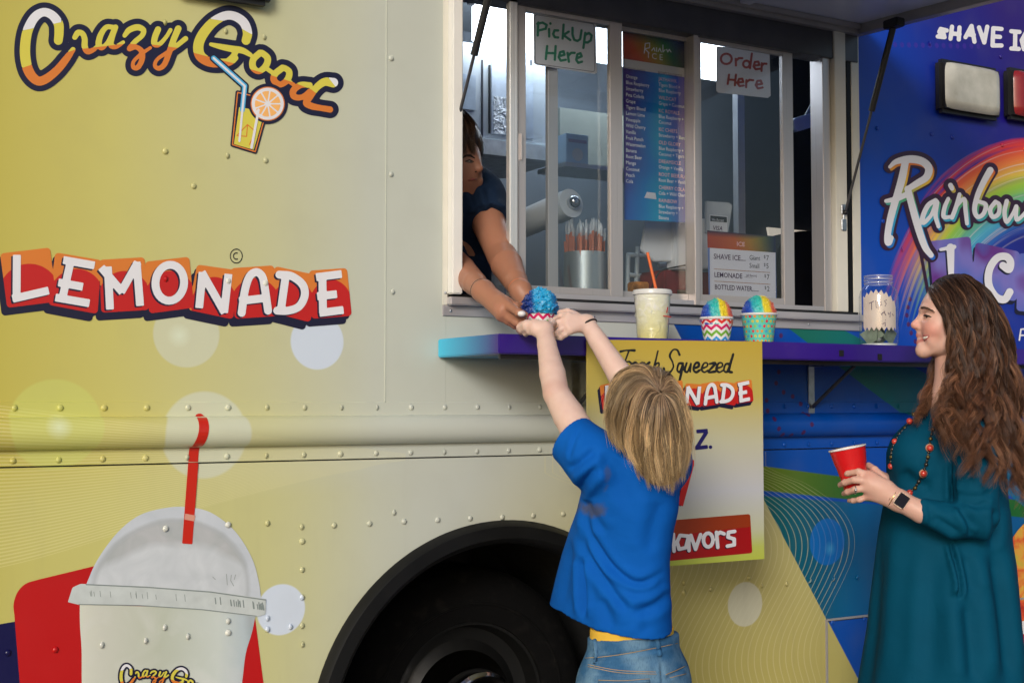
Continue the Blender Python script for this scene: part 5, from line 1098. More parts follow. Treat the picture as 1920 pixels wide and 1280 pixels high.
NOTE = plain('bank_note', (.20, .26, .19, 1), .7, var=.35, scale=40)
for i in range(5):
    o = MB().box((-.03, -.0004, 0), (.03, .0004, .045)).build('bank_note', NOTE, jar); o.location = (rng.uniform(-.02, .02), rng.uniform(-.03, .02), .014 + .004 * i); o.rotation_euler = (rng.uniform(-.5, .5), rng.uniform(-.7, .7), rng.uniform(-1, 1))
# ================================================================ sculpting: distance fields turned into one continuous skin
LB = np.stack([RT, v0, np.array([0, 0, 1.])])                # local axes: right, away, up
toL = lambda p: (np.asarray(p, float) - CAM) @ LB.T
toW = lambda q: np.asarray(q) @ LB + CAM
class Sculpt:
    def __init__(s, lo, hi, h):
        s.o = np.array(lo, float); s.h = h; s.n = np.ceil((np.array(hi) - s.o) / h).astype(int) + 1
        s.f = np.full(s.n, .05, dtype=np.float32); s.ax = [(s.o[i] + h * np.arange(s.n[i])).astype(np.float32) for i in range(3)]
    def _win(s, lo, hi):
        a = np.clip(np.floor((np.array(lo) - s.o) / s.h).astype(int), 0, s.n); b = np.clip(np.ceil((np.array(hi) - s.o) / s.h).astype(int) + 1, 0, s.n)
        return tuple(slice(i, j) for i, j in zip(a, b))
    def _put(s, w, d, k, op):
        a = s.f[w]
        if op == 'sub':
            hh = np.maximum(k - np.abs(a + d), 0) / k if k else 0; s.f[w] = np.maximum(a, -d) + hh * hh * k * .25
        else:
            hh = np.maximum(k - np.abs(a - d), 0) / k if k else 0; s.f[w] = np.minimum(a, d) - hh * hh * k * .25
    def grid(s, w): return np.meshgrid(*[s.ax[i][w[i]] for i in range(3)], indexing='ij', sparse=True)
    def cone(s, p1, p2, r1, r2=None, k=.012, op='add', sq=None):
        """rounded cone; sq = (axis vector, factor) squashes it along that axis"""
        r2 = r1 if r2 is None else r2; p1 = np.array(p1, float); p2 = np.array(p2, float); m = max(r1, r2) + k + .012
        w = s._win(np.minimum(p1, p2) - m, np.maximum(p1, p2) + m)
        if any(q.stop <= q.start for q in w): return s
        x, y, z = s.grid(w); d = p2 - p1; L = float(d @ d) + 1e-12
        ax, ay, az_ = x - p1[0], y - p1[1], z - p1[2]; t = np.clip((ax * d[0] + ay * d[1] + az_ * d[2]) / L, 0, 1)
        ex, ey, ez = ax - t * d[0], ay - t * d[1], az_ - t * d[2]; q = ex * ex + ey * ey + ez * ez
        if sq is not None: n, f_ = np.array(sq[0]), sq[1]; e = ex * n[0] + ey * n[1] + ez * n[2]; q = q + e * e * (f_ * f_ - 1)
        s._put(w, np.sqrt(q) - (r1 + t * (r2 - r1)), k, op); return s
    def chain(s, P, R, k=.01, sq=None):
        for i in range(len(P) - 1): s.cone(P[i], P[i + 1], R[i], R[i + 1], k if i == 0 else .004, sq=sq)
        return s
    def ell(s, c, r, k=.015, op='add', rot=None):
        c = np.array(c, float); r = np.array(r, float); m = max(r) + k + .012; w = s._win(c - m, c + m); x, y, z = s.grid(w); x, y, z = x - c[0], y - c[1], z - c[2]
        if rot is not None: x, y, z = (rot[i][0] * x + rot[i][1] * y + rot[i][2] * z for i in range(3))
        q = np.sqrt((x / r[0]) ** 2 + (y / r[1]) ** 2 + (z / r[2]) ** 2); q2 = np.sqrt((x / r[0] ** 2) ** 2 + (y / r[1] ** 2) ** 2 + (z / r[2] ** 2) ** 2)
        s._put(w, np.where(q > 1e-4, q * (q - 1) / np.maximum(q2, 1e-6), -min(r)), k, op); return s
    def any(s, fn, lo, hi, k=.01, op='add'):
        w = s._win(lo, hi); x, y, z = s.grid(w); s._put(w, fn(x, y, z).astype(np.float32), k, op); return s
    def cut(s, fn):
        w = tuple(slice(0, n) for n in s.n); x, y, z = s.grid(w); s.f = np.maximum(s.f, fn(x, y, z)).astype(np.float32); return s
    def mesh(s):
        f = s.f; S = f < 0; S[0] = S[-1] = False; S[:, 0] = S[:, -1] = False; S[:, :, 0] = S[:, :, -1] = False
        c = [S[i:S.shape[0] - 1 + i, j:S.shape[1] - 1 + j, k:S.shape[2] - 1 + k] for i in (0, 1) for j in (0, 1) for k in (0, 1)]
        anyc = c[0].copy(); allc = c[0].copy()
        for q in c[1:]: anyc |= q; allc &= q
        act = anyc & ~allc; I = np.argwhere(act); idx = np.full(act.shape, -1, np.int32); idx[act] = np.arange(len(I), dtype=np.int32)
        cor = np.array([(i, j, k) for i in (0, 1) for j in (0, 1) for k in (0, 1)])
        val = np.stack([f[I[:, 0] + a, I[:, 1] + b, I[:, 2] + g] for a, b, g in cor], 1)
        acc = np.zeros((len(I), 3)); cnt = np.zeros(len(I))
        for a in range(8):
            for b in range(a + 1, 8):
                if abs(cor[a] - cor[b]).sum() == 1:
                    m = (val[:, a] < 0) != (val[:, b] < 0); den = val[:, a] - val[:, b]; t = np.where(m, val[:, a] / np.where(den == 0, 1, den), 0)
                    acc += np.where(m[:, None], cor[a] + t[:, None] * (cor[b] - cor[a]), 0); cnt += m
        V = s.o + s.h * (I + acc / np.maximum(cnt, 1)[:, None]); Q = []
        for ax in range(3):
            sl0 = [slice(None)] * 3; sl1 = [slice(None)] * 3; sl0[ax] = slice(0, -1); sl1[ax] = slice(1, None)
            df = S[tuple(sl0)] != S[tuple(sl1)]; E_ = np.argwhere(df); u, w_ = (ax + 1) % 3, (ax + 2) % 3
            E_ = E_[(E_[:, u] > 0) & (E_[:, w_] > 0) & (E_[:, u] < s.n[u] - 1) & (E_[:, w_] < s.n[w_] - 1)]
            du = np.zeros(3, int); du[u] = 1; dw = np.zeros(3, int); dw[w_] = 1
            g = [idx[tuple((E_ - a).T)] for a in (0 * du, du, du + dw, dw)]; q = np.stack(g, 1); fl = S[tuple(E_.T)]
            q[~fl] = q[~fl][:, ::-1]; Q.append(q)
        Q = np.concatenate(Q); Q = Q[(Q >= 0).all(1)]
        return V, Q[:, ::-1] if False else Q
def smooth_v(V, Q, it=2, lam=.5):
    E_ = np.concatenate([Q[:, [0, 1]], Q[:, [1, 2]], Q[:, [2, 3]], Q[:, [3, 0]]]); a = np.concatenate([E_[:, 0], E_[:, 1]]); b = np.concatenate([E_[:, 1], E_[:, 0]])
    n = np.bincount(a, minlength=len(V)).astype(float)[:, None]
    for i in range(it):
        for l_ in (lam, -lam * 1.04):
            M_ = np.stack([np.bincount(a, V[b, k], minlength=len(V)) for k in range(3)], 1) / np.maximum(n, 1); V = V + l_ * (M_ - V)
    return V
def normals(V, Q):
    n = np.cross(V[Q[:, 2]] - V[Q[:, 0]], V[Q[:, 3]] - V[Q[:, 1]]); N = np.zeros_like(V)
    for k in range(4):
        for c in range(3): N[:, c] += np.bincount(Q[:, k], n[:, c], minlength=len(V))
    return N / (np.linalg.norm(N, axis=1)[:, None] + 1e-12)
def photo_px(Vw):
    r = Vw - CAM; d = r @ VW; return 960 + F * (r @ RT) / d, 640 - F * (r @ UP) / d
def crease(Vw, Nw, lines):
    """press folds into cloth on the side seen: lines (points px, depth m, width px)"""
    px, py = photo_px(Vw); face = np.clip(-(Nw @ VW) * 2.5, 0, 1)
    disp = np.zeros(len(Vw))
    for P, A, wd in lines:
        P = np.array(spline(P, 6)); best = np.full(len(Vw), 1e9); side_ = np.zeros(len(Vw)); tt = np.zeros(len(Vw))
        for i in range(len(P) - 1):
            a, b = P[i][:2], P[i + 1][:2]; d = b - a; t = np.clip(((px - a[0]) * d[0] + (py - a[1]) * d[1]) / (d @ d + 1e-9), 0, 1)
            ex, ey = px - a[0] - t * d[0], py - a[1] - t * d[1]; q = np.hypot(ex, ey); m = q < best; best = np.where(m, q, best); side_ = np.where(m, np.sign(d[0] * ey - d[1] * ex) * q, side_); tt = np.where(m, (i + t) / (len(P) - 1), tt)
        fade = np.clip(np.minimum(tt, 1 - tt) * 6, 0, 1)
        wd = wd * 1.35; disp += 2.1 * A * fade * (-np.exp(-(side_ / wd) ** 2) + .75 * np.exp(-((side_ - 2.0 * wd) / (1.3 * wd)) ** 2) + .45 * np.exp(-((side_ + 2.0 * wd) / (1.3 * wd)) ** 2))
    return Vw + Nw * (disp * face)[:, None]
def vcol(o, C):
    at = o.data.attributes.new('Col', 'FLOAT_COLOR', 'POINT'); C4 = np.ones((len(C), 4), np.float32); C4[:, :3] = C; at.data.foreach_set('color', C4.ravel())
def skin_mat(name, rough=.5, sss=.12):
    m = MT(name, rough, 0, .4); at = m.node('ShaderNodeAttribute', attribute_name='Col'); n = m.noise(38, 4); n2 = m.noise(420, 2)
    m.color(m.mix((n - .35) * .35, at.outputs['Color'], (.42, .14, .09, 1))); m.b.inputs['Subsurface Weight'].default_value = sss; m.b.inputs['Subsurface Radius'].default_value = (.012, .004, .002); m.b.inputs['Subsurface Scale'].default_value = 1.
    m.link('Roughness', n * .2 + (rough - .1)); m.bump(n2 + n * .6, .18, .0015); return m.m
def cloth_mat(name, c, rough=.85, var=.12, weave=900., extra=None):
    m = MT(name, rough, 0, .08); n = m.noise(7, 4); w = m.noise(weave, 1)
    cc = m.ramp(n, [(.3, tuple(x * (1 - var) for x in c[:3]) + (1,)), (.7, tuple(min(1, x * (1 + var)) for x in c[:3]) + (1,))])
    if extra: cc = extra(m, cc)
    m.color(cc); m.bump(w * .15 + m.noise(60, 4) * .25 + m.noise(11, 5, dist=.9) * 1.6, .35, .006); return m.m
def hair_mat(name):
    m = MT(name, .36, 0, .32); at = m.node('ShaderNodeAttribute', attribute_name='Col'); m.color(at.outputs['Color']); m.b.inputs['Anisotropic'].default_value = .4; return m.m
def hair_mesh(name, guides, N, rad, wave, noise, colors, parent, thick=.012, segs=26, clumps=70, seed=3, lenvar=.12, cap=None, cpull=.75):
    """strands interpolated between guide curves; guides: lists of world points root -> tip"""
    g = np.random.default_rng(seed); G = [np.array(spline(P, 12)) for P in guides]
    def resample(P, n): L = np.r_[0, np.cumsum(np.linalg.norm(np.diff(P, axis=0), axis=1))]; t = np.linspace(0, L[-1], n); return np.stack([np.interp(t, L, P[:, k]) for k in range(3)], 1)
    G = np.stack([resample(P, segs) for P in G]); ng = len(G)
    cl_t = g.uniform(0, ng - 1, clumps); cl_o = g.normal(size=(clumps, 3)); cl_ph = 2 * math.pi * np.stack([cl_t * .8 + g.uniform(0, .35, clumps), cl_t * .6 + g.uniform(0, .35, clumps)], 1); cl_c = g.uniform(0, 1, clumps)
    T = g.uniform(0, ng - 1, N); C_ = np.array([np.argmin(np.abs(cl_t - t) + g.uniform(0, .05, clumps)) for t in T])
    s = np.linspace(0, 1, segs); V = []; Qd = []; Cc = []
    i0 = np.clip(np.floor(T).astype(int), 0, ng - 2); fr_ = T - i0
    base = G[i0] * (1 - fr_)[:, None, None] + G[i0 + 1] * fr_[:, None, None]
    tc = cl_t[C_]; j0 = np.clip(np.floor(tc).astype(int), 0, ng - 2); ft = tc - j0; cb = G[j0] * (1 - ft)[:, None, None] + G[j0 + 1] * ft[:, None, None]
    pull = (cpull * s ** 1.2)[None, :, None]; P = base * (1 - pull) + cb * pull
    tan = np.gradient(P, axis=1); tan /= np.linalg.norm(tan, axis=2)[..., None] + 1e-9
    lat = np.cross(tan, VW[None, None, :]); lat /= np.linalg.norm(lat, axis=2)[..., None] + 1e-9; dpt = np.cross(tan, lat)
    ln = np.linalg.norm(np.diff(P, axis=1), axis=2).sum(1)[:, None] * s[None, :]
    amp = (wave[0] * s ** .8)[None, :] * (.5 + g.uniform(0, 1, clumps)[C_])[:, None]; ph = 2 * math.pi * ln / (wave[1] * (.8 + .5 * g.uniform(0, 1, clumps)[C_])[:, None])
    P = P + lat * (amp * np.sin(ph + cl_ph[C_, 0][:, None]) )[..., None] + dpt * (amp * .8 * np.sin(ph * .93 + cl_ph[C_, 1][:, None]))[..., None]
    lay = g.uniform(0, 1, N)
    P = P + (cl_o[C_] * .006)[:, None, :] * s[None, :, None] + g.normal(size=(N, 1, 3)) * noise * (.25 + s[None, :, None]) - VW[None, None, :] * (lay * thick)[:, None, None] * np.minimum(1, s * 6)[None, :, None]
    w3 = g.normal(size=(N, 3, 3)) * noise * .8; P = P + sum(w3[:, None, k, :] * np.sin(s * (3 + 3 * k) + k)[None, :, None] for k in range(3)) * s[None, :, None]
    cutl = 1 - lenvar * (.45 * g.uniform(0, 1, N) ** 1.5 + .55 * g.uniform(0, 1, clumps)[C_] ** 1.3); S2 = s[None, :] * cutl[:, None] * (segs - 1); k0 = np.clip(np.floor(S2).astype(int), 0, segs - 2); kf = (S2 - k0)[..., None]
    ar = np.arange(N)[:, None]; P = P[ar, k0] * (1 - kf) + P[ar, k0 + 1] * kf
    tan = np.gradient(P, axis=1); tan /= np.linalg.norm(tan, axis=2)[..., None] + 1e-9
    a_ = np.cross(tan, np.array([.3, .5, .8])); a_ /= np.linalg.norm(a_, axis=2)[..., None] + 1e-9; b_ = np.cross(tan, a_)
    rr = rad * (1.0 - .8 * np.clip((s - .55) / .45, 0, 1)) * 1.; rr = rr[None, :, None] * g.uniform(.5, 1.25, (N, 1, 1)); fly = (g.uniform(0, 1, N) > .96)[:, None, None]; P = P + fly * g.normal(size=(N, 1, 3)) * .012 * s[None, :, None]; rr = np.where(fly, rr * .55, rr)
    ring_ = np.stack([P + rr * (math.cos(q) * a_ + math.sin(q) * b_) for q in (0, 2.094, 4.189)], 2)      # N,segs,3,3
    V = ring_.reshape(-1, 3); ii = np.arange(N)[:, None, None] * segs * 3 + np.arange(segs - 1)[None, :, None] * 3 + np.arange(3)[None, None, :]; jj = np.roll(np.arange(3), -1)[None, None, :] + ii - np.arange(3)[None, None, :]
    Q = np.stack([ii, jj, jj + 3, ii + 3], -1).reshape(-1, 4)
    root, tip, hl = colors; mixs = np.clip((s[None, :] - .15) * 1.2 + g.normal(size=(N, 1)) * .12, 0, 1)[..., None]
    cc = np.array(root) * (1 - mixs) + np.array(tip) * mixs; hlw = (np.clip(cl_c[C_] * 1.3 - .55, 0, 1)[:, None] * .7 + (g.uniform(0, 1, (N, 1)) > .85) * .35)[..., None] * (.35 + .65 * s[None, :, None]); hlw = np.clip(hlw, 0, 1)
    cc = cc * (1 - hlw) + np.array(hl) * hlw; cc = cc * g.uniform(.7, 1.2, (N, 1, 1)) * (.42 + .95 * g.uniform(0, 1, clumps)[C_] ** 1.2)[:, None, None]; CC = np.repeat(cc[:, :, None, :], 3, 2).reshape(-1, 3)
    if cap is not None:
        cv, cq, ccol = cap; Q = np.concatenate([Q, cq + len(V)]); V = np.concatenate([V, cv]); CC = np.concatenate([CC, np.tile(np.array(ccol), (len(cv), 1))])
    o = np_obj(name, V, Q, hair_mat(name + '_fibre'), parent); vcol(o, np.clip(CC, 0, 1)); return o
# ================================================================ people
L = lambda px, py, dep: toL(Z(px, py, dep))
def LW(px, py, y): return toL(W(px, py, y))
def loft(rows, ux, k_round=None):
    """solid of elliptic sections; rows (z, r, d, a, b) in local metres; ux unit vector of the a axis in (right, away)"""
    R_ = np.array(sorted(rows)); zs = R_[:, 0]
    def fn(x, y, z):
        r, d, a, b = (np.interp(z, zs, R_[:, i]) for i in range(1, 5)); X_, Y_ = x - r, y - d; u = X_ * ux[0] + Y_ * ux[1]; v = -X_ * ux[1] + Y_ * ux[0]
        q = np.sqrt((u / a) ** 2 + (v / b) ** 2); return np.maximum((q - 1) * np.minimum(a, b), np.maximum(zs[0] - z, z - zs[-1]))
    return fn
def finish(name, S, mat, parent_kids, creases=None, colour=None, it=2):
    V, Q = S.mesh(); V = smooth_v(V, Q, it); Vw = toW(V)
    if creases: Vw = crease(Vw, normals(Vw, Q), creases)
    o = np_obj(name, Vw, Q, mat); parent_kids.append(o)
    if colour is not None: vcol(o, colour(V))
    return o
def join(o, others):
    """one mesh out of several finished ones (same skin)"""
    bm = bmesh.new()
    for q in [o] + others: bm.from_mesh(q.data)
    bm.to_mesh(o.data); bm.free()
    for q in others: bpy.data.objects.remove(q)
def tint(V, base, spots):
    C = np.tile(np.array(base, float), (len(V), 1))
    for p1, p2, r, c, soft in spots:
        p1, p2 = np.array(p1), np.array(p2); d = p2 - p1; t = np.clip(((V - p1) @ d) / (d @ d + 1e-9), 0, 1); q = np.linalg.norm(V - p1 - t[:, None] * d, axis=1); w = np.clip((r + soft - q) / soft, 0, 1)[:, None]; C = C * (1 - w) + np.array(c) * w
    return C
from mathutils.bvhtree import BVHTree
def bvh(o):
    return BVHTree.FromPolygons([tuple(v.co) for v in o.data.vertices], [tuple(p.vertices) for p in o.data.polygons])
def hit(tree, px, py):
    d = ray(px, py); d = d / np.linalg.norm(d); p, n, i, t = tree.ray_cast(Vector(CAM), Vector(d)); return (np.array(p), np.array(n)) if p is not None else (None, None)
GZ = -CH                                                     # ground in local height
# ---------------------------------------------------------------- child
def child():
    kids = []; ux = (RT[0], v0[0])                            # the child's side-to-side axis is the truck's length
    fw = np.array([RT[1], v0[1], 0.])                         # forward, towards the truck
    sx = np.array([RT[0], v0[0], 0.])
    hc = L(1188, 1252, 3.03)
    sh_l, sh_r = L(1112, 858, 2.965), L(1244, 864, 3.08); el_l, wr_l = L(1043, 738, 3.07), L(1020, 618, 3.225); el_r, wr_r = L(1188, 742, 3.20), L(1100, 606, 3.285)
    S = Sculpt((wr_l[0] - .09, 2.74, GZ - .01), (hc[0] + .24, 3.52, .28), .0036)
    hd = L(1216, 788, 2.975)
    S.ell(hd, (.074, .086, .098)); S.ell(hd + fw * .05 + [0, 0, -.035], (.05, .05, .06), .03)
    S.cone(hd + fw * .095 + [0, 0, -.02], hd + fw * .10 + [0, 0, -.035], .009, .011, .01)
    nk = L(1196, 868, 3.0); S.cone(hd + [0, 0, -.05], nk, .045, .05, .03)
    S.cone(sh_l, sh_r, .045, .045, .03); S.cone(nk + [0, 0, -.03], hc + [0, 0, .08], .070, .074, .04); S.cone(hc - sx * .03, hc + sx * .03, .072, .072, .03)
    S.chain([sh_l, el_l + (sh_l - el_l) * .35, el_l, el_l + (wr_l - el_l) * .3, el_l + (wr_l - el_l) * .75, wr_l], [.042, .037, .031, .031, .0235, .0205], .02)
    S.chain([sh_r, el_r + (sh_r - el_r) * .35, el_r, el_r + (wr_r - el_r) * .3, el_r + (wr_r - el_r) * .75, wr_r], [.042, .037, .032, .031, .024, .0205], .02)
    # left hand: back towards us, fingers round the cup's near side
    def fing(P, r): S.chain([L(*p) for p in P], [r, r * .95, r * .88, r * .78][:len(P)], .006)
    kn = [(1003, 606, 3.225), (1002, 611, 3.22), (1003, 617, 3.22), (1006, 622, 3.222)]
    for k in kn: S.cone(wr_l, L(*k), .0165, .0105, .012)
    fing([kn[0], (988, 605, 3.235), (978, 608, 3.26), (974, 612, 3.285)], .0082); fing([kn[1], (985, 608, 3.23), (974, 613, 3.255), (972, 619, 3.28)], .0084); fing([kn[2], (987, 615, 3.23), (977, 619, 3.255), (977, 624, 3.28)], .0082); fing([kn[3], (993, 622, 3.23), (985, 625, 3.255), (986, 628, 3.275)], .0074)
    fing([(1030, 610, 3.235), (1036, 604, 3.255), (1033, 600, 3.275)], .0086)
    # right hand: palm up under the cup, fingers curling
    kn = [(1066, 592, 3.275), (1062, 600, 3.268), (1064, 610, 3.262), (1070, 619, 3.26)]
    for k in kn: S.cone(wr_r, L(*k), .0165, .0105, .012)
    fing([kn[0], (1052, 592, 3.285), (1042, 598, 3.30), (1038, 606, 3.305)], .0082); fing([kn[1], (1048, 604, 3.27), (1038, 614, 3.28), (1030, 618, 3.30)], .0084); fing([kn[2], (1052, 617, 3.262), (1044, 626, 3.27), (1034, 627, 3.29)], .0082); fing([kn[3], (1060, 627, 3.262), (1052, 633, 3.27), (1044, 633, 3.285)], .0074)
    fing([(1080, 590, 3.285), (1064, 584, 3.31), (1050, 586, 3.325)], .0088)
    # legs
    feet = []
    for sgn in (-1, 1):
        hp = hc + sx * .055 * sgn + [0, 0, -.02]; kn_ = np.array([hp[0], hp[1], GZ + .40]) + fw * .02; an = np.array([kn_[0], kn_[1], GZ + .12]) - fw * .02
        S.chain([hp, kn_, an], [.062, .048, .036], .03); bl = an + fw * .09 + [0, 0, -.075]; S.cone(an, bl, .034, .030, .02); feet.append((an, bl))
    lip = []
    body = finish('body', S, skin_mat('child_skin', .5), kids, colour=lambda V: tint(V, (.70, .50, .43), [(el_l, el_l, .02, (.60, .34, .28), .02), (L(*(974, 615, 3.28)), L(*(990, 600, 3.26)), .01, (.62, .34, .27), .015)]))
    # shirt
    PX = 3.0 / F; rows = []
    for py, l_, r_, b in ((862, 1100, 1268, .088), (880, 1094, 1272, .092), (920, 1090, 1272, .096), (960, 1082, 1267, .098), (1000, 1070, 1262, .102), (1050, 1057, 1255, .115), (1100, 1045, 1256, .138), (1150, 1034, 1259, .155), (1215, 1020, 1262, .17)):
        w = (r_ - l_) / 2 * PX; c = (r_ + l_) / 2; f_ = (1184 - c) * PX / .496; b = max(b, f_ + .100); a = math.sqrt(max(1e-4, w * w - (b * .496) ** 2)) / .868; p = L(1184, py, 3.015); p = p + fw * f_; rows.append((p[2], p[0], p[1], a, b))
    S = Sculpt((L(1010, 900, 3.0)[0] - .03, 2.72, L(1190, 1215, 3.)[2] - .02), (L(1310, 900, 3.0)[0] + .04, 3.35, .03), .0034)
    S.any(loft(rows, ux), S.o, S.o + S.h * S.n, .0); S.cone(sh_l + [0, 0, -.006], sh_r + [0, 0, -.006], .056, .056, .05); S.cone(nk + [0, 0, -.01], nk + [0, 0, -.08], .06, .08, .04)
    hem_c = L(1072, 823, 3.005); ad = (hem_c - sh_l) / np.linalg.norm(hem_c - sh_l)
    S.cone(sh_l, hem_c + ad * .05, .064, .058, .03); hr = L(1228, 800, 3.14); adr = (hr - sh_r) / np.linalg.norm(hr - sh_r); S.cone(sh_r, hr + adr * .05, .064, .056, .03)
    S.cut(lambda x, y, z: np.where(np.sqrt((x - hem_c[0]) ** 2 + (y - hem_c[1]) ** 2 + (z - hem_c[2]) ** 2) < .12, (x - hem_c[0]) * ad[0] + (y - hem_c[1]) * ad[1] + (z - hem_c[2]) * ad[2], -1.))
    S.cut(lambda x, y, z: np.where(np.sqrt((x - hr[0]) ** 2 + (y - hr[1]) ** 2 + (z - hr[2]) ** 2) < .12, (x - hr[0]) * adr[0] + (y - hr[1]) * adr[1] + (z - hr[2]) * adr[2], -1.))
    S.cone(hem_c - ad * .015, hem_c + ad * .08, .0505, .054, 0, 'sub')
    zb, zf = L(1190, 1196, 2.92)[2], L(1060, 1142, 3.15)[2]; c0 = L(1184, 1150, 3.015)
    S.cut(lambda x, y, z: zb + (zf - zb) * np.clip(((x - c0[0]) * fw[0] + (y - c0[1]) * fw[1] + .075) / .16, -.15, 1.25) - z)
    st = [Z(1134, 958, 2.92), Z(1124, 886, 2.93), Z(1128, 915, 2.93)]
    def stain(m, cc):
        g = m.node('ShaderNodeNewGeometry'); sp = m.node('ShaderNodeSeparateXYZ'); m.nt.links.new(g.outputs['Position'], sp.inputs[0]); x, y, z = (Ex(m.nt, sp.outputs[i]) for i in range(3)); n = m.noise(45, 4)
        for (p, r, a) in zip(st, (.013, .015, .008), (.7, .4, .35)):
            d = (((x - p[0]) * (x - p[0])) * 1.6 + ((z - p[2]) * (z - p[2])) * .45).sqrt() + (n - .5) * .022; cc = m.mix(d.step(r, r * .3) * a, cc, (.075, .075, .085, 1))
        return cc
    finish('shirt', S, cloth_mat('blue_jersey', (.003, .095, .42, 1), .8, .08, extra=stain), kids, creases=[
        ([(1092, 925), (1103, 985), (1126, 1032), (1156, 1070), (1200, 1093), (1250, 1068)], .0050, 5), ([(1094, 985), (1102, 1030), (1127, 1076), (1156, 1116), (1182, 1148)], .0042, 6), ([(1140, 1078), (1185, 1108), (1222, 1104), (1252, 1082)], .0030, 6),
        ([(1093, 1040), (1094, 1095), (1095, 1162)], .0060, 4), ([(1182, 1150), (1226, 1134), (1257, 1104)], .0030, 7), ([(1080, 935), (1096, 905), (1122, 872)], .0045, 6), ([(1064, 880), (1090, 866), (1120, 840)], .0035, 6), ([(1100, 935), (1112, 965), (1135, 1000)], .003, 6), ([(1070, 1010), (1062, 1070), (1055, 1130)], .003, 8), ([(1130, 850), (1160, 890), (1180, 960)], .0025, 10), ([(1245, 930), (1225, 985), (1215, 1040)], .0025, 10), ([(1130, 1120), (1140, 1150), (1150, 1180)], .003, 8), ([(1215, 1130), (1210, 1160), (1212, 1190)], .002, 9), ([(1088, 800), (1075, 830), (1068, 862)], .0012, 3)])
    # yellow band and jeans
    S = Sculpt((L(1060, 1200, 3.)[0], 2.78, L(1190, 1240, 3.)[2]), (L(1310, 1200, 3.)[0], 3.3, L(1190, 1170, 3.)[2] + .01), .0035)
    def wr(py, dw=0., dd=0.): p = L(1185, py, 3.025); return p
    rw = [(wr(py)[2], wr(py)[0], wr(py)[1], a, b) for py, a, b in ((1174, .103, .083), (1215, .103, .083))]; S.any(loft(rw, ux), S.o, S.o + S.h * S.n, 0); finish('yellow_waistband', S, cloth_mat('yellow_band', (.75, .46, .06, 1)), kids)
    S = Sculpt((hc[0] - .17, 2.78, GZ + .06), (hc[0] + .17, 3.32, L(1190, 1188, 3.)[2] + .02), .0045)
    tops = lambda x: 0
    rw = [(wr(py)[2], L(cx, py, 3.03)[0], L(cx, py, 3.03)[1], a, b) for py, cx, a, b in ((1180, 1188, .112, .090), (1215, 1188, .113, .092), (1250, 1190, .122, .100), (1300, 1190, .126, .104), (1350, 1190, .118, .10))]
    S.any(loft(rw, ux), S.o, S.o + S.h * S.n, 0)
    for (an, bl), sgn in zip(feet, (-1, 1)):
        hp = hc + sx * .056 * sgn + [0, 0, -.04]; kn_ = np.array([hp[0], hp[1], GZ + .40]) + fw * .02; S.chain([hp, kn_, an], [.086, .064, .052], .03)
    za, zc = L(1100, 1200, 2.98)[2], L(1265, 1182, 3.06)[2]; xa, xc = L(1100, 1200, 2.98)[0], L(1265, 1182, 3.06)[0]
    S.cut(lambda x, y, z: z - (za + (zc - za) * np.clip((x - xa) / (xc - xa), 0, 1) + .006 * np.sin(np.clip((x - xa) / (xc - xa), 0, 1) * math.pi)) + 0 * y)
    def denim(m, cc):
        n = m.noise(16, 5); w = m.noise(500, 2, stretch=(1, 1, .2)); cc = m.mix(n.step(.42, .68) * .8, cc, (.17, .30, .42, 1)); return m.mix(w.step(.5, .7) * .4, cc, (.02, .06, .13, 1))
    DEN = cloth_mat('denim', (.035, .115, .24, 1), .85, .2, 700, denim)
    jeans = finish('jeans', S, DEN, kids, creases=[([(1096, 1236), (1140, 1232), (1190, 1224), (1272, 1208)], .0018, 2.6), ([(1094, 1262), (1160, 1266), (1240, 1272)], .0016, 2.4), ([(1245, 1274), (1265, 1262), (1284, 1250)], .0016, 2.4), ([(1240, 1240), (1241, 1262), (1243, 1285)], .0014, 2.4)])
    T = bvh(jeans); STI = plain('tan_thread', (.40, .26, .12, 1), .7)
    def onj(P, r, name, mat, lift=.001):
        Q = []
        for a, b in spline(P, 5):
            p, n = hit(T, a, b)
            if p is not None: Q.append(p + n * lift)
        if len(Q) > 2: o = MB().tube(Q, r, 6).build(name, mat, jeans, smooth=True)
    for P in ([(1098, 1233), (1140, 1229), (1190, 1221), (1270, 1205)], [(1103, 1245), (1160, 1256), (1238, 1259)], [(1103, 1249), (1160, 1260), (1238, 1263)], [(1122, 1274), (1170, 1275), (1218, 1272)], [(1248, 1264), (1266, 1256), (1284, 1248)], [(1256, 1270), (1286, 1262)]): onj(P, .0008, 'stitching', STI)
    for P, r in (([(1116, 1200), (1118, 1222), (1116, 1244)], .0060), ([(1230, 1196), (1234, 1212), (1236, 1228)], .0060)): onj(P, r, 'belt_loop', DEN, .001)
    onj([(1122, 1278), (1170, 1279), (1218, 1276)], .0035, 'pocket_edge', DEN, .0)
    # shoes
    for an, bl in feet:
        S = Sculpt(an - [.09, .09, .13], an + [.09, .20, .03], .005); S.chain([an + [0, 0, -.03], bl + [0, 0, .008], bl + fw * .05], [.044, .040, .032], .02); S.cut(lambda x, y, z: GZ + .003 - z); finish('shoe', S, plain('grey_sneaker', (.12, .12, .13, 1), .7), kids)
    # hair tie round the right wrist
    ax = (el_r - wr_r) / np.linalg.norm(el_r - wr_r); c = wr_r + ax * .006; a = np.cross(ax, [0, 0, 1]); a /= np.linalg.norm(a); b = np.cross(ax, a)
    kids.append(MB().tube([toW(c + .0235 * (math.cos(t) * a + math.sin(t) * b)) for t in np.linspace(0, 2 * math.pi, 25)], .0027, 8, False).build('hair_tie', plain('dark_elastic', (.012, .008, .008, 1), .7), None, smooth=True))
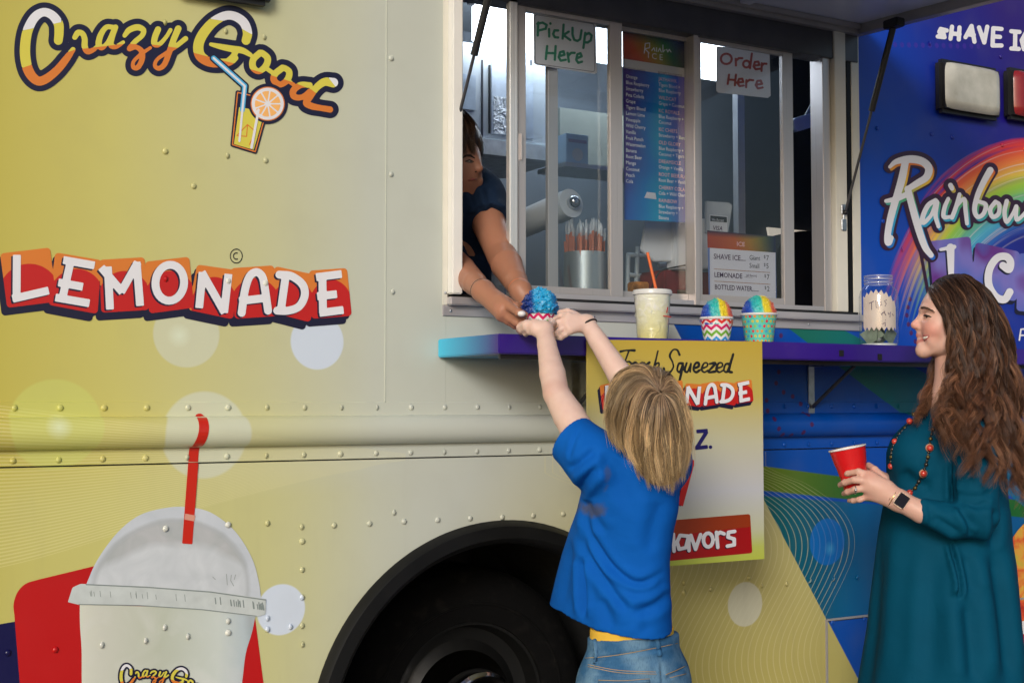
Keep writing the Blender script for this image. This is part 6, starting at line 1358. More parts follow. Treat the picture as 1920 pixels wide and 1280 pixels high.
    # hair
    def hp(px, py, out=0.):
        q = ((px - 1216) / 84) ** 2 + (min(py - 785, 0) / 98) ** 2; return Z(px, py, 2.975 - (.094 + out) * math.sqrt(max(0, 1 - q)))
    gd = [[(1236, 735), (1214, 697), (1186, 690), (1160, 702), (1146, 735), (1139, 775), (1142, 815)], [(1236, 735), (1208, 703), (1172, 708), (1150, 745), (1141, 790), (1150, 832), (1160, 850)], [(1236, 736), (1206, 712), (1178, 735), (1162, 782), (1160, 830), (1176, 868)], [(1237, 737), (1210, 724), (1190, 760), (1180, 810), (1182, 850), (1196, 884)],
          [(1238, 738), (1218, 738), (1204, 785), (1200, 840), (1206, 880), (1218, 905)], [(1240, 738), (1228, 752), (1220, 800), (1218, 860), (1224, 900), (1232, 924)], [(1241, 738), (1240, 765), (1240, 820), (1244, 880), (1250, 922)], [(1242, 738), (1252, 768), (1258, 820), (1261, 880), (1264, 926)], [(1243, 737), (1261, 762), (1272, 810), (1275, 870), (1275, 920)], [(1243, 736), (1267, 752), (1281, 800), (1284, 855), (1279, 905)], [(1242, 734), (1264, 728), (1280, 765), (1288, 815), (1288, 860), (1283, 890)], [(1240, 732), (1254, 708), (1270, 725), (1284, 770), (1291, 820), (1289, 850)]]
    over = [[hp(1239, 732), hp(1246, 706), Z(1254, 704, 2.985), Z(1268, 735, 3.02), Z(1276, 790, 3.03)], [hp(1238, 731), hp(1234, 704), Z(1232, 692, 2.98), Z(1228, 705, 3.04), Z(1226, 760, 3.065)], [hp(1237, 732), hp(1222, 700), Z(1208, 687, 2.98), Z(1192, 698, 3.04), Z(1180, 760, 3.06)], [hp(1236, 735), hp(1214, 697), Z(1186, 688, 2.975), Z(1160, 702, 3.0), Z(1146, 740, 3.02), Z(1142, 790, 3.02)]]
    S = Sculpt(hd - [.13, .14, .16], hd + [.13, .12, .12], .005); S.ell(hd + [-.003, .0, .008], (.083, .090, .103)); S.ell(hd + [.022, -.048, -.09], (.058, .032, .055), .03); V, Q = S.mesh(); V = smooth_v(V, Q, 2)
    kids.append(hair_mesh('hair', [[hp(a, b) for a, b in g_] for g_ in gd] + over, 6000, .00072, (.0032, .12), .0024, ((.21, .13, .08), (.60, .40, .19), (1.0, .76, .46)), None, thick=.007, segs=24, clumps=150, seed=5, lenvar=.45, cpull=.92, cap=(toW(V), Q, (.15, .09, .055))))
    ft = toW((feet[0][0] + feet[1][0]) / 2)
    root = empty('person', (ft[0], ft[1], 0), 'child with straight blond hair in a blue shirt and jeans reaching up', 'person'); adopt(root, kids)
child()
# ---------------------------------------------------------------- woman
def woman():
    kids = []; D = 3.66; Wp = lambda px, py, s=0.: L(px, py, D + s); fw = np.array([-1., 0, 0])
    sh, el, cf, wr = Wp(1828, 806, -.140), Wp(1832, 968, -.195), Wp(1727, 959, -.215), Wp(1686, 938, -.20)
    S = Sculpt((Wp(1550, 900)[0], D - .40, GZ - .01), (Wp(1960, 900)[0], D + .34, .40), .0042)
    # torso, legs
    S.cone(Wp(1790, 770), Wp(1785, 1000), .085, .09, .04, sq=((1, 0, 0), 1.15)); S.cone(Wp(1775, 840, -.07), Wp(1775, 840, .07), .075, .075, .04); S.cone(Wp(1785, 1060, -.06), Wp(1785, 1060, .06), .095, .095, .05); S.cone(sh, Wp(1828, 800, .165), .05, .05, .05)
    feet = []
    for sgn in (-1, 1):
        hpp = Wp(1790, 1090, .09 * sgn); kn = np.array([hpp[0] + .0, hpp[1], GZ + .46]); an = np.array([kn[0] + .02, kn[1], GZ + .09]); S.chain([hpp, kn, an], [.085, .056, .038], .03); S.cone(an + [0, 0, -.03], an + [-.15, 0, -.065], .034, .026, .02); feet.append(an)
    S.chain([sh, el, cf, wr], [.040, .034, .030, .0265], .02)
    fs, fe, fwr = Wp(1826, 800, .165), Wp(1800, 965, .17), Wp(1668, 905, .03); S.chain([fs, fe, fwr], [.048, .040, .027], .02)
    # neck
    S.cone(Wp(1792, 640), Wp(1800, 752), .052, .058, .03); S.cone(Wp(1784, 680), Wp(1786, 740), .036, .044, .03)
    # near hand, back of the hand to us, fingers round the cup
    def fing(P, r): S.chain([Wp(*p) for p in P], [r, r * .95, r * .88, r * .76][:len(P)], .006)
    kn = [(1632, 890, -.185), (1627, 901, -.192), (1626, 915, -.190), (1630, 929, -.182)]
    for k in kn: S.cone(wr, Wp(*k), .0215, .0125, .016)
    S.cone(Wp(1660, 915, -.19), Wp(1640, 908, -.19), .022, .018, .02)
    fing([kn[0], (1610, 884, -.178), (1590, 887, -.150), (1579, 893, -.115)], .0096); fing([kn[1], (1602, 899, -.186), (1584, 904, -.158), (1574, 909, -.122)], .0098); fing([kn[2], (1604, 917, -.184), (1589, 922, -.158), (1582, 925, -.125)], .0095); fing([kn[3], (1612, 936, -.176), (1600, 938, -.156), (1592, 938, -.130)], .0085)
    fing([(1660, 898, -.165), (1640, 880, -.13), (1628, 872, -.10)], .0105)
    # far hand behind the cup
    for k, (a, b, c) in enumerate(((1640, 884, -.03), (1638, 894, -.03), (1640, 905, -.03), (1645, 914, -.025))):
        S.cone(fwr, Wp(a, b, c), .020, .0115, .014); fing([(a, b, c), (a - 20, b - 2, c - .01), (a - 38, b + 4, c - .03), (a - 52, b + 9, c - .05)], .0088)
    body = finish('body', S, skin_mat('woman_skin', .48), kids, colour=lambda V: tint(V, (.66, .40, .32), [(Wp(1632, 890, -.19), Wp(1630, 929, -.18), .006, (.62, .32, .25), .02), (Wp(1579, 893, -.115), Wp(1592, 938, -.13), .004, (.66, .34, .27), .012)]))
    # head: finer grid, same skin
    S = Sculpt(Wp(1690, 738, -.13), Wp(1900, 505, .13) + [0, 0, .01], .0021)
    S.ell(Wp(1790, 586), (.090, .072, .094)); S.ell(Wp(1763, 597), (.0495, .056, .064), .03); S.ell(Wp(1757, 622), (.046, .054, .060), .03)
    S.cone(Wp(1795, 630), Wp(1799, 705), .050, .038, .03); S.cone(Wp(1784, 668), Wp(1786, 705), .030, .022, .03)
    for q in (-1, 1):
        S.cone(Wp(1790, 640, .050 * q), Wp(1734, 657, .014 * q), .020, .015, .025); S.ell(Wp(1751, 617, .036 * q), (.024, .024, .024), .02); S.cone(Wp(1732, 580, .010 * q), Wp(1746, 581, .044 * q), .0085, .007, .012)
        S.cone(Wp(1742, 627, .026 * q), Wp(1748, 640, .036 * q), .010, .012, .016)
    S.cone(Wp(1730, 657, -.008), Wp(1730, 657, .008), .0185, .0185, .016)
    S.cone(Wp(1735.5, 586), Wp(1716, 606.5), .0086, .0090, .010); S.cone(Wp(1713.8, 609.8), Wp(1721, 613.5), .0088, .0095, .006)
    for q in (-1, 1): S.cone(Wp(1723.5, 614, .009 * q), Wp(1730, 614.5, .0145 * q), .0072, .0066, .005); S.cone(Wp(1719.5, 617.5, .0055 * q), Wp(1723, 616.5, .0065 * q), .0026, .0026, .003, 'sub')
    for q in (-1, 1):
        S.ell(Wp(1735, 593, .031 * q), (.010, .017, .011), .010, 'sub'); S.ell(Wp(1743.8, 592.3, .030 * q), (.0138, .0150, .0118), .005)
        S.cone(Wp(1736, 597.4, .024 * q), Wp(1746, 598.6, .043 * q), .0045, .0045, .006)
    S.cone(Wp(1727, 627), Wp(1729, 640), .012, .012, .012)
    for q in (-1, 1):
        S.cone(Wp(1722.5, 628.6), Wp(1743, 629.0, .031 * q), .0048, .0034, .006); S.cone(Wp(1723.5, 642.0), Wp(1743, 631.5, .0305 * q), .0056, .0034, .006); S.cone(Wp(1727, 635), Wp(1743, 630.5, .030 * q), .0060, .0040, .004)
    S.ell(Wp(1795, 604, -.072), (.014, .008, .026), .006); S.ell(Wp(1795, 604, .072), (.014, .008, .026), .006)
    LIPC = (.50, .17, .15)
    spots = [(Wp(1748, 620, -.05), Wp(1740, 618, -.04), .008, (.66, .30, .24), .030)] + [(Wp(1721, 628.2), Wp(1743, 629.0, .031 * q), .0056, LIPC, .003) for q in (-1, 1)] + [(Wp(1722, 642.5), Wp(1743, 631.5, .0305 * q), .0066, LIPC, .003) for q in (-1, 1)] + [(Wp(1714, 608), Wp(1714, 610), .008, (.66, .32, .26), .012)]
    hk = []; finish('head', S, skin_mat('woman_face_skin', .45), hk, colour=lambda V: tint(V, (.68, .42, .34), spots), it=1)
    join(body, hk); head = body
    TE = plain('teeth', (.82, .78, .72, 1), .25, var=.03); LP = plain('lip', (.42, .12, .11, 1), .4, var=.1)
    T0 = bvh(body)
    def on_face(P, rs, name, mat, lift):
        Q = []; R_ = []
        for (a_, b_), r_ in zip(P, rs):
            p_, n_ = hit(T0, a_, b_)
            if p_ is not None and np.linalg.norm(p_ - CAM) < D + .15: Q.append(p_ + n_ * lift); R_.append(r_)
        if len(Q) > 2: MB().tube(Q, R_, 8).build(name, mat, body, smooth=True)
    on_face([tuple(q) for q in spline([(1720.5, 634.6), (1725, 635.0), (1730, 634.4), (1735, 633.0), (1739.5, 631.2)], 4)], np.interp(np.arange(17), [0, 6, 16], [.0046, .0054, .0020]), 'teeth', TE, -.0004)
    on_face([tuple(q) for q in spline([(1719.5, 628.6), (1724, 628.8), (1730, 628.8), (1736, 628.6), (1742.5, 628.8)], 4)], np.interp(np.arange(17), [0, 6, 16], [.0030, .0028, .0010]), 'upper_lip', LP, .0002)
    on_face([tuple(q) for q in spline([(1720, 642.2), (1725, 641.8), (1731, 639.6), (1737, 635.8), (1743, 630.0)], 4)], np.interp(np.arange(17), [0, 6, 16], [.0034, .0036, .0010]), 'lower_lip', LP, .0002)
    EW = plain('eye_white', (.70, .66, .62, 1), .15); IR = plain('iris', (.06, .035, .02, 1), .1); LASH = plain('lash', (.015, .009, .007, 1), .7); BRW = plain('eyebrow', (.07, .035, .02, 1), .8)
    for q in (-1, 1):
        e = Wp(1742.5, 593.8, .030 * q); MB().ball(toW(e), .0112, 16, 12).build('eye', EW, head, smooth=True); MB().ball(toW(e + [-.0072, .0055 * q * 1.0, .0002]), .0050, 12, 8).build('iris', IR, head, smooth=True)
        MB().tube([toW(Wp(a, b, c * q)) for a, b, c in ((1732.4, 593.0, .020), (1732.2, 591.4, .028), (1735.6, 590.8, .0385), (1741.5, 592.4, .0455), (1748, 595.2, .0485))], [.0012, .0022, .0024, .0022, .0009], 6).build('lashes', LASH, head, smooth=True)
        MB().tube([toW(Wp(a, b, c * q)) for a, b, c in ((1736, 597.6, .032), (1740, 598, .039), (1745.5, 596.2, .0455))], [.0006, .0009, .0006], 5).build('lower_lashes', LASH, head, smooth=True)
        MB().tube([toW(Wp(a, b, c * q)) for a, b, c in ((1727.5, 578.4, .010), (1728, 576.6, .021), (1731.5, 575.8, .035), (1739, 577.5, .0495), (1748, 582.0, .0590), (1753, 586, .062))], [.0016, .0026, .0028, .0025, .0019, .0007], 6).build('eyebrow', BRW, head, smooth=True)
    # dress
    rows = []; PX = D / F
    for py, l_, r_, b in ((752, 1752, 1838, .10), (775, 1728, 1862, .135), (800, 1700, 1872, .150), (825, 1680, 1876, .152), (850, 1669, 1880, .152), (880, 1666, 1882, .150), (920, 1665, 1884, .148), (960, 1657, 1888, .152), (1000, 1651, 1892, .165), (1080, 1644, 1897, .195), (1180, 1634, 1904, .225), (1280, 1618, 1914, .25), (1400, 1600, 1926, .27)):
        p = Wp((l_ + r_) / 2, py); rows.append((p[2], p[0], p[1], (r_ - l_) / 2 * PX, b))
    S = Sculpt((Wp(1590, 900)[0], D - .36, Wp(1700, 1400)[2] - .005), (Wp(1945, 900)[0], D + .34, Wp(1700, 740)[2] + .05), .0042)
    S.any(loft(rows, (1, 0)), S.o, S.o + S.h * S.n, 0)
    S.cone(sh + [0, 0, -.004], Wp(1828, 800, .165), .056, .056, .05); S.ell(Wp(1712, 850, -.062), (.055, .065, .062), .05); S.ell(Wp(1712, 850, .062), (.055, .065, .062), .05)
    S.chain([sh + [.0, .01, 0], Wp(1829, 890, -.180), el], [.058, .058, .056], .016); S.chain([el, Wp(1790, 976, -.210), cf + (el - cf) * .10], [.056, .048, .036], .012)
    S.chain([fs, fe, Wp(1716, 930, .09)], [.062, .055, .036], .02)
    S.cone(Wp(1798, 690), Wp(1780, 762), .062, .060, .008, 'sub'); S.cone(Wp(1760, 705), Wp(1758, 755), .030, .022, .01, 'sub')
    cd_ = (cf - el) / np.linalg.norm(cf - el)
    S.cut(lambda x, y, z: np.where(np.sqrt((x - cf[0]) ** 2 + (y - cf[1]) ** 2 + (z - cf[2]) ** 2) < .075, (x - cf[0]) * cd_[0] + (y - cf[1]) * cd_[1] + (z - cf[2]) * cd_[2], -1.) if False else -1. + 0 * (x + y + z))
    # low-frequency drape of the skirt
    V, Q = S.mesh(); V = smooth_v(V, Q, 2)
    below = np.clip((Wp(1700, 960)[2] - V[:, 2]) / .25, 0, 1); c_ = Wp(1775, 1100); an_ = np.arctan2(V[:, 1] - c_[1], V[:, 0] - c_[0]); rad_ = np.stack([np.cos(an_), np.sin(an_), 0 * an_], 1); V = V + rad_ * (below * (.006 * np.sin(an_ * 7 + 1.) + .003 * np.sin(an_ * 13 + .4)))[:, None]
    Vw = toW(V); N_ = normals(Vw, Q)
    Vw = crease(Vw, N_, [([(1655, 965), (1650, 1100), (1640, 1270)], .003, 12), ([(1704, 1000), (1696, 1130), (1688, 1275)], .003, 14), ([(1748, 1030), (1746, 1150), (1742, 1275)], .003, 14), ([(1812, 1120), (1820, 1200), (1826, 1285)], .006, 10), ([(1860, 1020), (1880, 1150), (1892, 1280)], .007, 10), ([(1780, 1012), (1793, 1060), (1800, 1098), (1796, 1122)], .009, 3.0), ([(1808, 1040), (1822, 1110)], .004, 8),
        ([(1786, 944), (1808, 958), (1830, 992)], .0045, 5), ([(1790, 935), (1826, 948), (1858, 938)], .0040, 5), ([(1796, 952), (1812, 975), (1820, 1004)], .0035, 4), ([(1785, 925), (1830, 932), (1862, 922)], .003, 5), ([(1787, 860), (1786, 905), (1787, 945)], .006, 4), ([(1752, 968), (1772, 982), (1800, 1000)], .003, 5), ([(1740, 945), (1746, 962), (1748, 985)], .002, 4), ([(1690, 880), (1716, 905), (1750, 915)], .004, 9), ([(1867, 950), (1868, 990), (1858, 1030)], .006, 6)])
    dress = np_obj('dress', Vw, Q, cloth_mat('teal_jersey', (.0008, .062, .118, 1), .75, .07)); kids.append(dress)
    # necklace: two hanging strands of beads lying on the dress
    T = bvh(dress); BR = plain('red_bead', (.55, .05, .03, 1), .2, coat=.5); BD = plain('dark_bead', (.02, .016, .012, 1), .2, coat=.5); BT = plain('tan_bead', (.50, .26, .16, 1), .4); BG = plain('bronze_bead', (.12, .09, .03, 1), .25, .6)
    near = [(1779, 744), (1770, 758), (1762, 772), (1753, 787), (1748, 805), (1744, 822), (1742, 839), (1739, 856), (1735.6, 870), (1730, 887), (1722, 902), (1715, 914), (1704, 923), (1694, 931)]; front = [(1722, 762), (1712, 776), (1704, 789), (1696, 802), (1686, 813), (1676.5, 827), (1672, 842), (1670, 856), (1669, 873)]
    cord = []
    neck_ = empty('necklace', (0, 0, 0)); kids.append(neck_)
    for strand, big in ((near, (0, 3, 6, 9, 12)), (front, (2, 5, 8))):
        pts = spline(strand, 6); cl = []
        for i, (a, b) in enumerate(pts):
            p, n = hit(T, a, b)
            if p is not None: cl.append(p - ray(a, b) / np.linalg.norm(ray(a, b)) * .004)
        if len(cl) > 3: MB().tube(cl, .0012, 5).build('cord', BD, neck_)
        for i, (a, b) in enumerate(strand):
            p, n = hit(T, a, b)
            if p is None: p = Z(a, b, D - .02); n = -VW
            r_ = .0088 if i in big else .0056; q = p - VW * (r_ * .8)
            MB().ball(q, r_, 14, 10).build('bead', BR if i in big else (BG if i % 2 else BD), neck_, smooth=True)
            if i in big and strand is near and i in (6, 9): MB().tube([q + VW * .002 - VW * 0, q + VW * .0045], [.0115, .0105], 18).build('bead_ring', BT, neck_, smooth=True)
            if i < len(strand) - 1:
                a2, b2 = (a + strand[i + 1][0]) / 2, (b + strand[i + 1][1]) / 2; p2, n2 = hit(T, a2, b2)
                if p2 is not None: MB().ball(p2 - VW * .003, .0042, 10, 8).build('bead', BD, neck_, smooth=True)
    # watch and bracelets
    ax = (cf - wr) / np.linalg.norm(cf - wr); a = np.cross(ax, [0, 1, 0]); a /= np.linalg.norm(a); b = np.cross(ax, a)
    def hoop(c, r, t, name, mat, sq=1.): return MB().tube([toW(c + r * (math.cos(u) * a * sq + math.sin(u) * b)) for u in np.linspace(0, 2 * math.pi, 33)], t, 8, False).build(name, mat, None, smooth=True)
    wc = wr - ax * .004; WT = empty('watch', (0, 0, 0)); kids.append(WT)
    v = []; f = []
    for i, u in enumerate(np.linspace(0, 2 * math.pi, 41)):
        for off in (-.009, .009): v.append(toW(wc + ax * off + .0305 * (math.cos(u) * a + math.sin(u) * b)))
    f = [(2 * i, 2 * i + 2, 2 * i + 3, 2 * i + 1) for i in range(40)]; me_obj('strap', v, f, plain('dark_strap', (.03, .018, .014, 1), .5), WT, smooth=True)
    cW = toW(wc + np.array([0, -.0325, .001])); vx = ax @ LB; vn = -v0; vy = np.cross(vn, vx); vy /= np.linalg.norm(vy)
    def slab3(c, hx, hy, hz, name, mat, bev):
        o = MB().box((-hx, -hy, -hz), (hx, hy, hz)).build(name, mat, WT, bevel=bev, smooth=True, auto=40); o.matrix_world = Matrix(((vx[0], vy[0], vn[0], c[0]), (vx[1], vy[1], vn[1], c[1]), (vx[2], vy[2], vn[2], c[2]), (0, 0, 0, 1))); return o
    slab3(cW, .0165, .0195, .005, 'watch_case', plain('rose_case', (.70, .58, .52, 1), .25, .9), .004); slab3(cW + vn * .0048, .0140, .0170, .0008, 'watch_screen', plain('watch_glass', (.008, .009, .016, 1), .06), .0006)
    GOLD = plain('gold', (.75, .50, .22, 1), .25, 1.)
    br = empty('bracelets', (0, 0, 0)); kids.append(br)
    for off, r_ in ((-.019, .0285), (-.025, .0275)): hoop(wr + ax * off, r_, .0022, 'bracelet', GOLD).parent = br
    rp = toW(Wp(1603, 918, -.186)); 
    ringm = plain('silver', (.7, .7, .72, 1), .15, 1.); MB().ball(rp - v0 * .009, (.004, .004, .004), 10, 8).build('ring_stone', ringm, br, smooth=True)
    MB().tube([rp + .0105 * (math.cos(u) * np.array([0, 0, 1.]) + math.sin(u) * v0) for u in np.linspace(0, 2 * math.pi, 21)], .0016, 6, False).build('finger_ring', ringm, br, smooth=True)
    # shoes
    for an in feet:
        S = Sculpt(an - [.24, .06, .1], an + [.07, .06, .03], .006); S.chain([an + [.01, 0, -.04], an + [-.14, 0, -.058]], [.045, .038], .02); S.cut(lambda x, y, z: GZ + .003 - z); finish('shoe', S, plain('tan_flat', (.25, .15, .09, 1), .6), kids)
    # hair
    H = lambda P: [Z(a, b, D + s - .035 * min(1, max(0, (b - 720) / 70)) * (s < -.05)) for a, b, s in P]
    gd = [H(P) for P in (
        [(1752, 536, .03), (1745, 570, .068), (1752, 640, .075), (1748, 690, .06), (1738, 730, .02), (1722, 770, -.05), (1706, 792, -.09)], [(1754, 536, .02), (1752, 580, .07), (1760, 660, .075), (1756, 710, .05), (1744, 752, .0), (1730, 785, -.06)],
        ) ]
    gn = [H(P) for P in (
        [(1741, 545, .0), (1743, 552, -.03), (1758, 574, -.058), (1777, 612, -.076), (1784, 660, -.082), (1774, 715, -.085), (1758, 760, -.11), (1750, 800, -.15)],
        [(1744, 541, -.004), (1750, 553, -.040), (1768, 582, -.066), (1784, 625, -.080), (1787, 680, -.085), (1778, 735, -.10), (1766, 790, -.15), (1766, 835, -.17)],
        [(1748, 538, -.006), (1757, 554, -.048), (1774, 590, -.072), (1788, 640, -.082), (1786, 700, -.085), (1768, 752, -.12), (1762, 800, -.165), (1766, 850, -.175)],
        [(1750, 531, .0), (1757, 538, -.03), (1770, 556, -.060), (1788, 600, -.085), (1796, 660, -.094), (1788, 730, -.105), (1782, 800, -.17), (1790, 870, -.20)],
        [(1758, 524, .004), (1768, 528, -.03), (1786, 556, -.068), (1802, 610, -.096), (1808, 690, -.106), (1804, 770, -.15), (1806, 840, -.215), (1800, 895, -.225)],
        [(1770, 518, .006), (1784, 524, -.035), (1804, 556, -.074), (1820, 620, -.102), (1826, 710, -.118), (1828, 790, -.19), (1830, 860, -.235), (1820, 912, -.24)],
        [(1782, 515, .008), (1800, 522, -.038), (1822, 556, -.074), (1842, 630, -.098), (1848, 730, -.115), (1850, 810, -.18), (1856, 880, -.215), (1852, 920, -.22)],
        [(1794, 514, .01), (1818, 525, -.038), (1842, 560, -.064), (1864, 640, -.082), (1872, 740, -.095), (1878, 830, -.14), (1886, 910, -.15), (1890, 945, -.15)],
        [(1804, 515, .012), (1834, 532, -.03), (1858, 566, -.045), (1882, 650, -.058), (1892, 760, -.065), (1900, 860, -.08), (1910, 960, -.08)],
        [(1812, 517, .015), (1846, 540, -.012), (1868, 574, -.015), (1894, 662, -.02), (1906, 770, -.02), (1916, 880, -.02), (1926, 975, -.01)],
        [(1814, 521, .02), (1872, 580, .02), (1898, 672, .03), (1912, 780, .04), (1924, 880, .05), (1936, 965, .05)],
        [(1812, 522, .03), (1868, 582, .05), (1890, 680, .07), (1900, 790, .08), (1910, 880, .08), (1918, 950, .08)],
        [(1795, 515, .012), (1820, 522, .05), (1845, 570, .08), (1850, 660, .10), (1860, 760, .12)], [(1770, 518, .008), (1785, 522, .045), (1805, 570, .085), (1810, 640, .10), (1820, 700, .11)], [(1750, 532, .004), (1756, 540, .04), (1775, 585, .08), (1790, 640, .095), (1800, 690, .10)])]
    S = Sculpt(Wp(1690, 900, -.15), Wp(1950, 500, .16) + [0, 0, .01], .005)
    S.ell(Wp(1791, 584), (.0975, .0785, .1005)); S.ell(Wp(1818, 650, .0), (.082, .080, .12), .04); S.ell(Wp(1848, 770, .0), (.062, .085, .13), .05)
    S.cut(lambda x, y, z: -((x - Wp(1745, 545)[0]) * 1. + 0 * y + (z - Wp(1745, 545)[2]) * .45)); V, Q = S.mesh(); V = smooth_v(V, Q, 2)
    hair_c = ((.030, .014, .010), (.19, .080, .042), (.62, .32, .18))
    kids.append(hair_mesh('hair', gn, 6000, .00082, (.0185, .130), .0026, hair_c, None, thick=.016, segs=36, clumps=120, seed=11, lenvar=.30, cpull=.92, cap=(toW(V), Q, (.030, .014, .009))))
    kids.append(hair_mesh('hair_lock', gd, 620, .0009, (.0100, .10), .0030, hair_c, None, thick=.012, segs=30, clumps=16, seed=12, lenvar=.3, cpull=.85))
    ft = toW((feet[0] + feet[1]) / 2)
    root = empty('person', (ft[0], ft[1], 0), 'smiling woman with long wavy brown hair in a teal dress holding a red cup', 'person'); adopt(root, kids)
    # red cup, held
    c0, c1_ = Z(1588.5, 839.5, D - .115), Z(1606, 916, D - .125); d = (c1_ - c0); hgt = np.linalg.norm(d); zx = -d / hgt
    rc = empty('party_cup', tuple(c1_), 'red plastic party cup with white inside, tilted in the hand of the woman in teal', 'cup')
    xa = RT - zx * (RT @ zx); xa /= np.linalg.norm(xa); ya = np.cross(zx, xa); rc.matrix_world = Matrix(((xa[0], ya[0], zx[0], c1_[0]), (xa[1], ya[1], zx[1], c1_[1]), (xa[2], ya[2], zx[2], c1_[2]), (0, 0, 0, 1)))
    rt_ = .0490; MB().lathe([(0, .002), (.031, .002), (.032, 0), (.0335, .002), (.036, hgt * .35), (.0372, hgt * .352), (.041, hgt * .6), (.0422, hgt * .602), (rt_, hgt)], n=48, cap=False).build('cup_shell', plain('red_plastic', (.62, .008, .010, 1), .3, coat=.2, var=.04), rc, smooth=True, auto=50)
    MB().lathe([(0, .004), (.030, .004), (rt_ - .0012, hgt)], n=48, cap=False).build('cup_lining', plain('white_lining', (.78, .78, .78, 1), .4), rc, smooth=True, auto=50)
    MB().lathe([(rt_ - .0015, hgt - .002), (rt_ + .0015, hgt - .002), (rt_ + .0022, hgt), (rt_ + .0012, hgt + .002), (rt_ - .0015, hgt + .0015)], n=48, cap=False).build('cup_rim', bpy.data.materials['white_lining'], rc, smooth=True)
woman()
